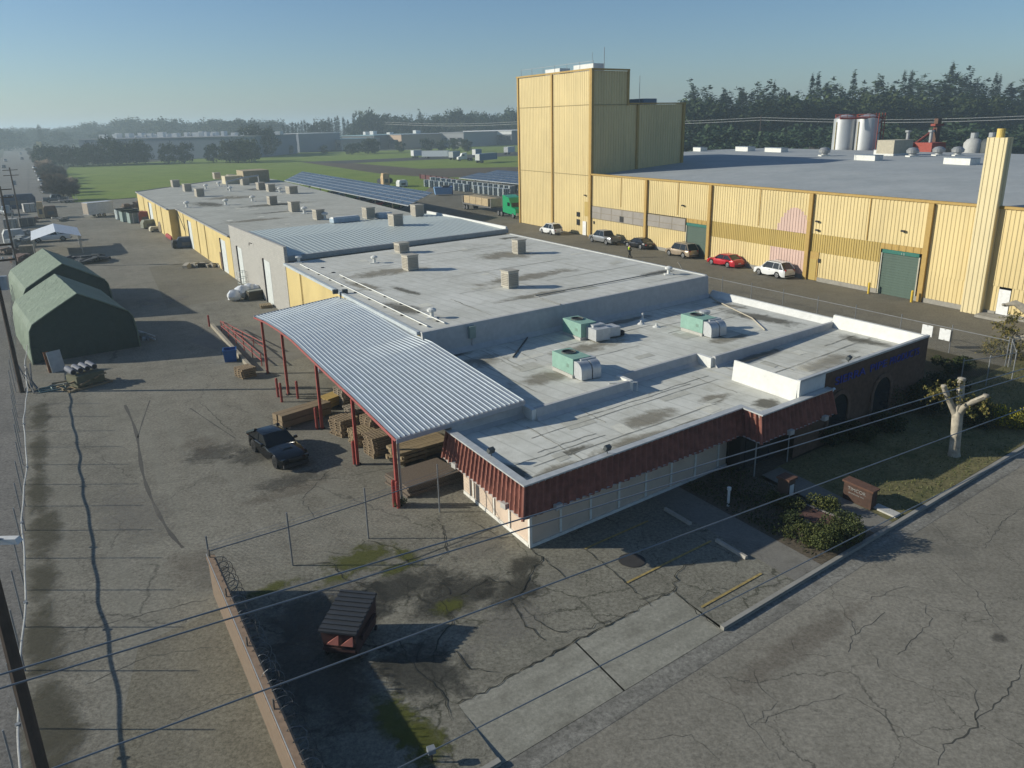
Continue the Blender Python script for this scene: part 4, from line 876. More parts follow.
def lumber(px, py, yaw, ln, wd, hh, lab, mat=WOODP, rows=(6,4), group='lumber packs under the carport'):
    t = thing('lumber_pack', lab, 'lumber', G(px, py), yaw, group)
    for q in (-.35,.35): MB().cbox(Vector((q*ln,0,.05)), (.12,wd,.1)).build('bearer', WOODG, **local(t))
    b = MB(); nx, nz = rows
    for i in range(nx):
        for j in range(nz):
            b.cbox(Vector((random.uniform(-.06,.06), -wd/2+(i+.5)*wd/nx, .1+(j+.5)*hh/nz)), (ln, wd/nx*.93, hh/nz*.9))
    o = b.build('boards', mat, **local(t)); return t
pallet_stack(246,376,5,YX+.1,'stack of pale wooden pallets at the foot of the ramp kerb')
pallet_stack(266,307,2,YX-.2,'low pallet of pale timber beside the grey block wall', WOODP)
lumber(303,421,YX+.15,3.4,1.0,.8,'brown paper wrapped lumber bundle behind the single bollard', plain('wrap paper', (.22,.16,.095), .8), (2,2))
lumber(333,405,YX+.3,1.6,1.0,.6,'short bright yellow lumber pieces below the hanging lamp', plain('bright lumber', (.42,.29,.09), .7), (5,3))
pallet_stack(347,404,8,YX,'tall dark stack of pallets behind the bright lumber pieces', WOODG)
def decks(px, py, n, yaw, lab, ln=2.5, wd=1.4, mat=WOODP):
    t = thing('lumber_pack', lab, 'lumber', G(px, py), yaw, 'lumber packs under the carport')
    for k in range(n):
        o = MB()
        for i in range(8): o.cbox(Vector((0, -wd/2+(i+.5)*wd/8, .22+random.uniform(-.01,.01))), (ln+random.uniform(-.15,.15), wd/8*.9, .16))
        for q in (-.4,0,.4): o.cbox(Vector((q*ln,0,.06)), (.12, wd, .12))
        oo = o.build('board_layer', mat, **local(t)); oo.location = (random.uniform(-.12,.12), random.uniform(-.12,.12), k*.27); oo.rotation_euler = (0,0,random.uniform(-.04,.04))
pallet_stack(345,433,7,YX+.1,'leftmost tall pallet stack beside the third carport post', WOOD, .06, 'tall pallet stacks under the carport', 1.2, 1.2); pallet_stack(359,424,8,YX,'pallet stack set back behind the third carport post', WOODG, .06, 'tall pallet stacks under the carport', 1.2, 1.2)
pallet_stack(363,443,6,YX-.08,'low pallet stack just left of the fourth carport post', WOODP, .06, 'tall pallet stacks under the carport', 1.2, 1.2); pallet_stack(376,436,9,YX+.04,'tallest pallet stack set back left of the fourth post', WOOD, .06, 'tall pallet stacks under the carport', 1.2, 1.2)
pallet_stack(379,453,8,YX-.03,'front pallet stack just right of the fourth carport post', WOOD, .06, 'tall pallet stacks under the carport', 1.2, 1.2); pallet_stack(394,446,7,YX+.06,'pale pallet stack behind the front one, right of the fourth post', WOODP, .06, 'tall pallet stacks under the carport', 1.2, 1.2)
decks(419,456,3,YX,'bright lumber pack nearest the tiled roof corner', 3.2, 1.5)
t = thing('mesh_panel_stack', 'flat stack of brown wire mesh panels by the mansard corner', 'mesh panels', G(424,482), YX)
for k in range(5): 
    o = MB().cbox(Vector((0,0,.06)), (3.0,2.2,.09)).build('mesh_panel', plain('brown mesh', (.13,.10,.075), .9, var=.4, scale=18), **local(t)); o.location = (random.uniform(-.08,.08), random.uniform(-.08,.08), k*.11)
MB().cbox(Vector((0,0,-.0)), (2.6,1.8,.06)).build('bearer', WOODG, **local(t))
t = thing('weathered_tarp', 'crumpled pale tarp heaped at the office wall corner', 'tarp', G(455,470))
b = MB(); rg = []
for j, (rr_, zz) in enumerate(((.62,0),(.55,.3),(.35,.55),(.08,.62))): rg.append([(rr_*(1+.25*math.sin(3*a+j))*math.cos(a), rr_*.8*(1+.2*math.cos(5*a+j*2))*math.sin(a), zz) for a in [2*math.pi*k/18 for k in range(18)]])
b.loft(rg); b.build('folds', plain('tarp', (.35,.34,.28), .8), smooth=70, **local(t))
# blue bin, shrink-wrapped heap, junk pallet by the tent
t = thing('bin', 'open blue plastic bin standing by the ramp kerb', 'bin', G(231,360.5), .3)
BLUE = plain('blue plastic', (.02,.10,.30), .5)
MB().loft([[(-.42,-.42,0),(.42,-.42,0),(.42,.42,0),(-.42,.42,0)],[(-.5,-.5,.95),(.5,-.5,.95),(.5,.5,.95),(-.5,.5,.95)],[(-.44,-.44,.95),(.44,-.44,.95),(.44,.44,.95),(-.44,.44,.95)],[(-.38,-.38,.1),(.38,-.38,.1),(.38,.38,.1),(-.38,.38,.1)]]).build('tub', BLUE, **local(t)); MB().cbox(Vector((0,-.5,.9)), (1.06,.08,.1)).build('rim_lip', BLUE, **local(t))
t = thing('wrapped_goods', 'heap of white shrink-wrapped goods on a dark pallet', 'wrapped goods', G(248,299), YX)
PLAS = plain('white film', (.68,.70,.72), .25, var=.08, spec=.7, dirt=.1)
for (x,y,z,r) in ((-1.3,.2,.5,.75),(-.3,.5,.75,.8),(.5,.7,.9,.7),(1.1,.6,.85,.55)):
    rg = []
    for j in range(7):
        ph = -math.pi/2+math.pi*j/6
        rg.append([(x+r*math.cos(ph)*(1+.22*random.uniform(-1,1))*math.cos(a)+.001, y+r*math.cos(ph)*(1+.22*random.uniform(-1,1))*math.sin(a), max(.02,z+r*.85*math.sin(ph)*(1+.1*random.uniform(-1,1)))) for a in [2*math.pi*k/12 for k in range(12)]])
    MB().loft(rg).build('film_bundle', PLAS, smooth=35, **local(t))
MB().cbox(Vector((.6,-.5,.45)), (1.7,1.3,.85)).build('dark_crate', plain('dark crate', (.07,.06,.04), .8), **local(t)); MB().cbox(Vector((.6,-.5,.93)), (1.5,1.1,.08)).build('crate_cover', plain('crate cover', (.25,.26,.22), .6), **local(t))
t = thing('wire_cage', 'tall white wire cage standing behind the shrink-wrapped heap', 'cage', G(249,287.5), YX)
b = MB()
for k in range(7): b.tube([(-1.0+k*.33,-.5,0),(-1.0+k*.33,-.5,1.9)], .02, 4); b.tube([(-1.0+k*.33,.5,0),(-1.0+k*.33,.5,1.9)], .02, 4)
for z in (.05,.6,1.2,1.88):
    b.tube([(-1,-.5,z),(1,-.5,z),(1,.5,z),(-1,.5,z),(-1,-.5,z)], .025, 4)
b.build('cage_frame', plain('white wire', (.5,.55,.53), .5), **local(t))
t = thing('scrap_pallet', 'wooden pallet heaped with silver rolls by the tent front', 'scrap pallet', G(85,385), YX+.25)
b = MB(); pallet_parts(b, 0, 3.0, 2.0); b.build('pallet', WOODP, **local(t))
b = MB()
for k in range(14): b.cbox(Vector((random.uniform(-1.3,1.3), random.uniform(-.9,.9), .25+random.uniform(0,.5))), (random.uniform(.6,1.9), .12, .09), random.uniform(-1.2,1.2), random.uniform(-.25,.25))
b.build('loose_boards', WOODP, **local(t))
MB().cbox(Vector((.1,-.1,.55)), (2.0,1.3,.75), .1).build('green_crate', plain('olive crate', (.13,.13,.08), .8), **local(t))
for k in range(4):
    c = Vector((-.75+k*.5, .1+.05*k, 1.2)); MB().tube([c+Vector((0,-.5,0)), c+Vector((0,.45,.12))], .21, 14).build('metal_roll', plain('bright steel', (.15,.16,.19), .65), **local(t))
    MB().tube([c+Vector((0,-.52,0)), c+Vector((0,-.505,0))], .15, 14).build('roll_core', DARK, **local(t))
for (px,py),lab,kind in (((50.5,372),'leaning rust brown board beside the tent front','a'),((58,371),'leaning pale metal sheet beside the tent front','b')):
    t = thing('leaning_sheet', lab, 'sheet', G(px,py), YX+.3)
    MB().cbox(Vector((0,0,.75)), (1.0 if kind=='b' else .35,.05,1.6), 0, 0, R(-14)).build('panel', plain('rust board', (.22,.09,.04), .8) if kind=='a' else plain('sheet metal', (.34,.37,.37), .4, metal=.4), **local(t)); MB().cbox(Vector((0,.3,.3)), (.08,.08,.6)).build('prop', WOODG, **local(t))
t = thing('metal_frame', 'small empty pale green metal frame on the ground near the tent', 'frame', G(52,389), YX)
b = MB(); b.tube([(-.8,-.5,.05),(.8,-.5,.05),(.8,.5,.05),(-.8,.5,.05),(-.8,-.5,.05)], .05, 4); b.tube([(0,-.5,.05),(0,.5,.05)], .05, 4); b.tube([(-.8,0,.05),(.8,0,.05)], .04, 4); b.build('frame_bars', plain('pale frame', (.28,.36,.30), .6), **local(t))
t = thing('scrap_rack', 'leaning pile of grey poles at the left tent corner', 'scrap poles', G(33,392), YX)
for k in range(7): MB().tube([(random.uniform(-.4,.4),random.uniform(-.6,.8),0.05),(random.uniform(-.4,.4),random.uniform(1.2,2.6),random.uniform(.8,1.9))], .06, 5).build('pole', plain('grey pole', (.22,.21,.19), .7), **local(t))
t = thing('concrete_rubble', 'low pale rubble pile on the yard beside the long warehouse', 'rubble', G(204,267))
for k in range(14): MB().cbox(Vector((random.uniform(-2.2,2.4),random.uniform(-.6,.6),.2)), (random.uniform(.5,1.0),random.uniform(.4,.8),random.uniform(.3,.7)), random.uniform(0,3), random.uniform(-.3,.3)).build('rubble_piece', plain('pale rubble', (.36,.33,.27), .9) if k%3 else DARK, **local(t))
# ------------------------------------------------------------------ dumpster
t = thing('dumpster', 'rusty red steel dumpster with a ribbed black lid', 'dumpster', G(341,650), R(78.6-90))
DRED = plain('faded red steel', (.062,.028,.026), .7, var=.25, scale=2, dirt=.5); DLID = plain('black lid', (.030,.034,.040), .5, dirt=.2)
b = MB(); hl_, hw_ = 1.0, .78
def dm(x, y, z): return (y, x, z)
W2, D2 = .62, .98
b.loft([[(-W2+.06,-D2+.1,.18),(W2-.06,-D2+.1,.18),(W2-.06,D2-.05,.18),(-W2+.06,D2-.05,.18)],[(-W2,-D2,1.02),(W2,-D2,1.02),(W2,D2,1.30),(-W2,D2,1.30)]]); 
dump = t; dump.location = Vector((-5.75,23.55,0))
b.build('steel_body', DRED, **local(t))
lid = MB(); lid.loft([[(-W2-.05,-D2-.06,1.05),(W2+.05,-D2-.06,1.05),(W2+.05,-D2-.06,1.12),(-W2-.05,-D2-.06,1.12)],[(-W2-.05,D2,1.33),(W2+.05,D2,1.33),(W2+.05,D2,1.40),(-W2-.05,D2,1.40)]])
for k in range(9):
    yy = -D2+.08+k*(2*D2-.16)/8; zz = 1.12+.28*(yy+D2+.06)/(2*D2+.06); lid.cbox(Vector((0,yy,zz+.02)), (2*W2+.08,.10,.05), 0, 0, R(7.5))
lid.build('lid', DLID, **local(t))
for sx in (-1,1): MB().cbox(Vector((sx*(W2+.06),0,.72)), (.10,1.3,.16)).build('fork_pocket', DRED, **local(t))
for sx in (-.38,.12): 
    MB().loft([[(sx,-D2-.01,.66),(sx+.42,-D2-.01,.66),(sx+.40,-D2-.01,.98)],[(sx,-D2-.13,.66),(sx+.42,-D2-.13,.66),(sx+.40,-D2-.02,.98)]]).build('wedge_bracket', plain('brighter red', (.27,.09,.07), .7), **local(t))
MB().cbox(Vector((0,-D2-.02,.42)), (2*W2-.1,.06,.10)).build('front_rib', DRED, **local(t))
for sx in (-.6,.6):
    for sy in (-.75,.8): MB().tube([(sx-.03,sy,.09),(sx+.03,sy,.09)], .09, 10).build('castor', DARK, **local(t))
# ------------------------------------------------------------------ green tents and white canopy
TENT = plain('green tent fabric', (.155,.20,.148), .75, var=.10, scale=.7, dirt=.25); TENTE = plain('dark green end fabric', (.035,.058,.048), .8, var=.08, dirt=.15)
def tent(x0, x1, y0, y1, hr, he, lab, open_end=False):
    t = thing('storage_tent', lab, 'tent', L((x0+x1)/2, y0, 0), 0, 'green storage tents in the yard')
    xm = (x0+x1)/2; wd = (x1-x0)/2
    prof = [(-1,0),(-.985,he*.5),(-.95,he*.86),(-.88,he*1.02),(-.78,he*1.10),(-.4,he*1.10+(hr-he*1.10)*.5),(0,hr)]
    prof = prof + [(-a, b_) for a, b_ in prof[-2::-1]]
    sk = lambda y: -.11*(y-y0)
    b = LB(); ids = []; nseg = 24
    for j in range(nseg+1):
        y = y0+(y1-y0)*j/nseg; sag = .012*abs(math.sin(math.pi*j*6/nseg))
        ids.append([b.P((xm+sk(y)+wd*a+random.gauss(0,.012), y, max(0, h-(sag if .3*he < h < hr else 0)))) for a, h in prof])
    for u, v in zip(ids, ids[1:]):
        for k in range(len(prof)-1): b.face((u[k], v[k], v[k+1], u[k+1]))
    b.build('roof_cover', TENT, t, smooth=20)
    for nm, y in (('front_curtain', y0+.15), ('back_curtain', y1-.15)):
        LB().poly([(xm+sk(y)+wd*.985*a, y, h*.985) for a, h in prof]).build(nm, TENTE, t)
    for y in (y0+.05,): LB().tube([(xm+sk(y)+wd*a, y, h+.01) for a, h in prof], .05, 6).build('end_hoop', TENT, t)
    r_ = LB()
    for j in range(1,7):
        y = y0+(y1-y0)*j/7; r_.tube([(xm+sk(y)+wd*a*1.003, y, h+.012) for a, h in prof], .025, 4)
    r_.build('seam_lines', TENT, t) if False else None
tent(-2.85,4.95,69.9,81.6,5.0,3.0,'green fabric storage tent, nearer of the pair, with a dark closed front')
tent(-3.3,4.4,87.3,101.0,5.0,3.0,'green fabric storage tent, farther of the pair, behind another green tent')
t = thing('canopy', 'small white gabled canopy on thin legs beyond the green tents', 'canopy', L(.8,132,0))
CW = plain('canopy sheet', (.60,.63,.66), .5, dirt=.15); b = MB(lambda x,y,z: L(x,y,z)); rows = []
for k in range(9):
    pass
ys = [131.5+ (144-131.5)*j/20 for j in range(21)]
ids = []
for j, y in enumerate(ys):
    o = .05*(j % 2); ids.append([b.P(p) for p in ((-2.5,y,2.1),(-2.45,y,2.6+o),(.75,y,3.5+o),(3.95,y,2.6+o),(4.0,y,2.1))])
for u, v in zip(ids, ids[1:]):
    for k in range(4): b.face((u[k], v[k], v[k+1], u[k+1]))
b.build('gable_roof', CW, t)
for x in (-2.3,3.8):
    for y in (132,137.5,143.5): LB().tube([(x,y,0),(x,y,2.6)], .06, 6).build('leg', STEEL, t)
# ------------------------------------------------------------------ rooftop coolers, vents and air units
BEIGE = plain('beige cooler metal', (.47,.43,.355), .7, var=.12, scale=2, dirt=.35); LOUV = plain('cooler louvers', (.34,.31,.255), .7, dirt=.4)
def cooler_parts(t, s=1.0, wdt=1.1, h=1.15, white=False):
    MB().cbox(Vector((0,0,h/2+.12)), (wdt*.94,wdt*.94,h)).build('housing', BEIGE, **local(t))
    for a in range(4):
        b = MB(); d = Vector((math.cos(a*math.pi/2), math.sin(a*math.pi/2), 0)); yw = a*math.pi/2
        for k in range(7): c = d*(wdt*.47+.015)+Vector((0,0,.27+k*(h-.3)/6.5)); b.cbox(c, (.03, wdt*.78, .085), yw, R(25))
        b.build('louver_panel', LOUV, **local(t))
    MB().cbox(Vector((0,0,h+.15)), (wdt+.04,wdt+.04,.08)).build('top_pan', plain('cooler top', (.37,.345,.29), .7, dirt=.4), **local(t)); MB().cbox(Vector((0,0,.06)), (wdt*.8,wdt*.8,.12)).build('curb', plain('cooler curb', (.40,.38,.33), .8), **local(t))
Z1, Z2, Z3 = 5.15, 5.58, 4.92
cool = [((402,252.5),Z1,1.15,.8,'low beige roof cooler just behind its taller twin on the pale warehouse'),((410.5,270),Z1,1.1,1.15,'beige roof cooler in front of a lower one on the pale warehouse'),((510,287.5),Z1,1.0,1.15,'lone beige roof cooler nearest the office parapet'),((519,253.5),Z1,1.0,1.15,'beige roof cooler near the alley edge of the pale warehouse'),
 ((396,226.5),Z2,1.35,1.3,'beige cooler in the middle of the ribbed metal roof'),((369,218.5),Z2,1.3,1.25,'beige cooler at the back edge of the ribbed metal roof, beside a skylight'),((417.5,216),Z2,1.35,1.3,'beige cooler at the alley corner of the ribbed metal roof'),
 ((319,219.5),Z3,1.3,1.2,'beige cooler just behind the ribbed roof with a white vent against it'),((294.5,211.5),Z3,1.4,1.3,'beige cooler on the far grey roof between two small white vents'),((272.5,204.5),Z3,1.35,1.2,'beige cooler on the far grey roof left of a dark fronted one'),((292,193.5),Z3,1.8,1.2,'wide beige cooler below the tan roof penthouse'),((271,191.5),Z3,1.5,1.25,'grey beige cooler second from the penthouse'),((261,189.5),Z3,1.5,1.25,'dark sided beige cooler third from the penthouse'),((245,185),Z3,1.6,1.3,'beige cooler standing left of the penthouse row'),((231.5,181.5),Z3,1.6,1.4,'beige cooler beside the bent pale roof duct'),((217,179),Z3,1.6,1.4,'pale beige cooler near the far edge of the grey roof'),
 ((199.8,196.5),Z3,1.5,1.3,'dark cooler nearest in the row of three on the far roof'),((187.5,191.3),Z3,1.5,1.3,'dark cooler in the middle of the row of three on the far roof'),((175.7,187),Z3,1.6,1.3,'dark cooler last in the row of three on the far roof')]
for (px,py),z,wdt,h,lab in cool:
    t = thing('roof_cooler', lab, 'roof cooler', G(px,py,z), YX+random.uniform(-.04,.04), 'evaporative coolers on the warehouse roofs'); cooler_parts(t, 1, wdt, h)
for (px,py),z,lab in (((374.5,263),Z1,'white mushroom vent on the pale warehouse roof'),((432,318),Z1,'white roof pipe vent near the office parapet'),((226,205),Z3,'white vent box low on the far grey roof'),((187,207.5),Z3,'small white vent beside the dark cooler row'),((252.5,201.5),Z3,'white vent box left of a beige cooler on the far roof'),((304.5,213.5),Z3,'white vent right of a beige cooler on the far roof'),((325,219.5),Z3,'white drum vent touching a beige cooler'),((280,192.5),Z3,'white box vent in the row below the penthouse'),((206,189),Z3,'slim white vent near the far roof edge'),((219,186.5),Z3,'white hooded vent in the far roof corner'),((230.5,191.5),Z3,'white hooded vent left of the bent roof duct'),((668.5,274.5),Z1,'white gooseneck vent at the alley corner of the pale roof'),((299,262.5),Z1,'white pipe vent beside the block wall parapet')):
    t = thing('roof_vent', lab, 'roof vent', G(px,py,z), 0, 'white vents on the warehouse roofs')
    s = 1.2 if z == Z3 else .8
    MB().cyl((0,0,0), .16*s, .55*s, 10).build('vent_pipe', WHITE, **local(t)); MB().lathe((0,0,.5*s), [(.16*s,0),(.38*s,.05),(.38*s,.22*s),(.1,.34*s)], 12).build('vent_cap', WHITE, **local(t)); MB().cbox(Vector((0,0,.03)), (.8*s,.8*s,.06)).build('flashing', WHITE, **local(t))
for (px,py),ln,lab in (((345,221.5),3.6,'long white skylight box at the back of the ribbed roof'),((384,217.5),2.0,'short white skylight box between two coolers on the ribbed roof')):
    t = thing('roof_skylight', lab, 'skylight', G(px,py,Z2), YX, 'white skylights on the ribbed roof')
    MB().cbox(Vector((0,0,.25)), (ln,1.2,.5)).build('curb', plain('skylight curb', (.34,.42,.48), .6), **local(t)); MB().loft([[(-ln/2,-.55,.5),(ln/2,-.55,.5),(ln/2,.55,.5),(-ln/2,.55,.5)],[(-ln/2+.1,-.3,.66),(ln/2-.1,-.3,.66),(ln/2-.1,.3,.66),(-ln/2+.1,.3,.66)]]).build('dome', WHITE, **local(t))
MINT = plain('mint green cabinet', (.22,.37,.30), .55, var=.08, dirt=.35); GALV = plain('bright duct', (.50,.51,.51), .4, metal=.35, dirt=.25)
def hvac(px, py, kind, lab, z=3.55):
    t = thing('roof_air_unit', lab, 'air unit', L(px, py, z), YY+math.pi, 'mint green air units on the office roof')   # local x runs towards the street
    MB().cbox(Vector((0,0,.09)), (2.0,1.35,.18)).build('curb', plain('unit curb', (.42,.41,.37), .8), **local(t))
    MB().cbox(Vector((-.1,0,.62)), (2.1,1.2,.9)).build('cabinet', MINT, **local(t))
    b = MB(); b.lathe((-.35,0,1.07), [(.42,0),(.42,.07),(.37,.07),(.37,.0)], 20); b.build('fan_ring', plain('fan ring', (.10,.11,.10), .5), **local(t))
    b = MB(); b.lathe((-.35,0,1.075), [(.36,0),(.01,.005)], 20); b.build('fan_grille', DARK, **local(t))
    MB().cbox(Vector((.45,-.59,.6)), (.25,.03,.2)).build('access_plate', plain('plate', (.16,.25,.2), .5), **local(t))
    if kind == 'box':
        MB().cbox(Vector((1.5,.35,.48)), (1.1,1.1,.75)).build('supply_duct', GALV, **local(t)); MB().cbox(Vector((1.3,1.4,.45)), (.95,1.05,.6)).build('return_duct', GALV, **local(t)); MB().cbox(Vector((1.15,.5,.92)), (.5,.9,.13)).build('duct_cover', GALV, **local(t)); MB().lathe((1.5,2.1,.1), [(.3,0),(.3,.25),(.2,.3)], 12).build('roof_collar', DARK, **local(t))
    else:
        pr = [( .72,-.0)]
        b = MB(); ring = []
        def elbow(y0, y1, mat, nm):
            bb = MB(); pts = [(.78,0.05),(.78,.95)]+[(.95+.52*math.sin(a)+.25, .5+.48*math.cos(a)) for a in [math.pi*k/9*.5 for k in range(10)]]+[(1.72,.05)]
            bb.loft([[(x,y,z_) for x, z_ in pts] for y in (y0, y1)]); bb.build(nm, mat, smooth=30, **local(t))
        elbow(-.55,.12,GALV,'supply_duct'); elbow(.2,.75,GALV,'return_duct'); MB().cbox(Vector((.9,.3,.98)), (.5,1.0,.12)).build('duct_cover', GALV, **local(t))
    if kind == 'drum2':
        MB().lathe((-1.2,-.05,0), [(.3,0),(.3,.75),(.38,.78),(.38,.98),(.05,1.05)], 14).build('exhaust_hood', WHITE, **local(t))
    if kind == 'drum3':
        MB().lathe((-.5,.9,0), [(.28,0),(.28,1.0),(.36,1.02),(.36,1.2),(.05,1.26)], 14).build('exhaust_hood', GALV, **local(t))
    return t
hvac(29.2,37.9,'box','mint green air unit with boxy silver ducts against the roof step')
hvac(24.3,32.3,'drum2','mint green air unit with rounded ducts and a white hood, nearest the street')
hvac(36.3,33.4,'drum3','mint green air unit with rounded silver ducts near the alley parapet')
for (px,py),lab in (((642.5,320),'small upright vent pipe in the middle of the office roof'),((641,324),'low white roof cap left of its twin on the office roof'),((656.5,327),'low white roof cap right of its twin on the office roof'),((680,366.5),'white pipe stub in front of the second roof step')):
    t = thing('roof_pipe', lab, 'roof pipe', G(px,py,3.55 if py < 340 else 3.09), 0, 'pipe stubs on the office roof')
    MB().cyl((0,0,0), .07, .5 if py==320 else .25, 8).build('pipe', WHITE, **local(t)); MB().lathe((0,0,0), [(.28,0),(.2,.06),(.08,.12)], 12).build('flashing', WHITE, **local(t))
t = thing('gas_pipe', 'bent white gas pipe over the roof step by the street side', 'pipe', G(610,392,3.1))
b = MB(); p0, p1, p2 = G(609,392,3.1), G(637,391,3.1), G(620,384,3.1); o_ = t.location
b.tube([(p0.x,p0.y,3.1),(p0.x,p0.y,3.6),(p1.x,p1.y,3.6),(p1.x,p1.y,3.1)], .035, 6); b.build('pipe_run', WHITE, t)
for pts, z, lab in ((((545,313,3.6),(536,326,3.6),(513,357,3.6)),3.6,'dark conduit running across the office roof from the boxy air unit'),(((678,262,5.3),(689,280,3.8),(715,300,3.6),(752,318,3.6),(765,330,3.6)),3.6,'pale hose trailing off the warehouse roof across the office roof')):
    t = thing('roof_hose', lab, 'conduit', G(pts[0][0],pts[0][1],pts[0][2])); b = MB()
    b.tube([G(*q) for q in pts], .045, 6); b.build('hose_run', plain('dark conduit', (.06,.06,.055), .7) if 'dark' in lab else plain('pale hose', (.42,.38,.30), .7), t)
# ------------------------------------------------------------------ vehicles
TYRE = plain('tyre rubber', (.018,.018,.018), .85, dirt=.1); RIM = plain('alloy rim', (.45,.46,.47), .35, metal=.7, dirt=.1); RIMD = plain('dark rim', (.03,.03,.032), .4, metal=.5)
HEADL = plain('headlamp lens', (.60,.62,.62), .12, spec=.8, dirt=.05); TAILL = plain('tail lamp lens', (.30,.01,.01), .2, spec=.7, dirt=.05); BUMP = plain('dark bumper plastic', (.03,.03,.03), .6)
CGL = plain('car glass', (.006,.008,.010), .1, spec=.5, dirt=.03)
plain('coupe glass', (.004,.006,.008), .06, spec=.45, dirt=.0); plain('paint coupe black', (.002,.0025,.004), .1, spec=.35, coat=.12, dirt=0, scale=.6)
def paint(name, col, metal=.2, rough=.28): return plain('paint '+name, col, rough, metal=metal, var=.03, scale=.6, coat=.4, dirt=.06)
def wheel(t, x, y, r, wd, rim, side):
    b = MB(); b.loft([[(x+rr*math.cos(a), y+side*yy, r+rr*math.sin(a)) for a in [2*math.pi*k/20 for k in range(20)]] for rr, yy in ((r*.9,-wd/2),(r,-wd/2+.03),(r,wd/2-.03),(r*.92,wd/2))])
    o = b.build('wheel', TYRE, smooth=40, **local(t))
    b = MB(); cy = y+side*(wd/2+.004)
    for k in range(5):
        a = 2*math.pi*k/5; c = Vector((x+r*.33*math.cos(a), cy, r+r*.33*math.sin(a)))
        b.loft([[(x+r*q*math.cos(a+da), cy+side*yy, r+r*q*math.sin(a+da)) for q, da in ((.1,-.5),(.62,-.2),(.62,.2),(.1,.5))] for yy in (0,.012)])
    b.loft([[(x+rr*math.cos(a), cy+side*yy, r+rr*math.sin(a)) for a in [2*math.pi*k/20 for k in range(20)] for rr, yy in ((r*.66,.010),)] , [(x+r*.57*math.cos(a), cy+side*.014, r+r*.57*math.sin(a)) for a in [2*math.pi*k/20 for k in range(20)]]], caps=False)
    b.lathe((x,cy,r), [(.0,0)], 3) if False else None
    q = b.build('rim', rim, **local(t)); q.parent = o
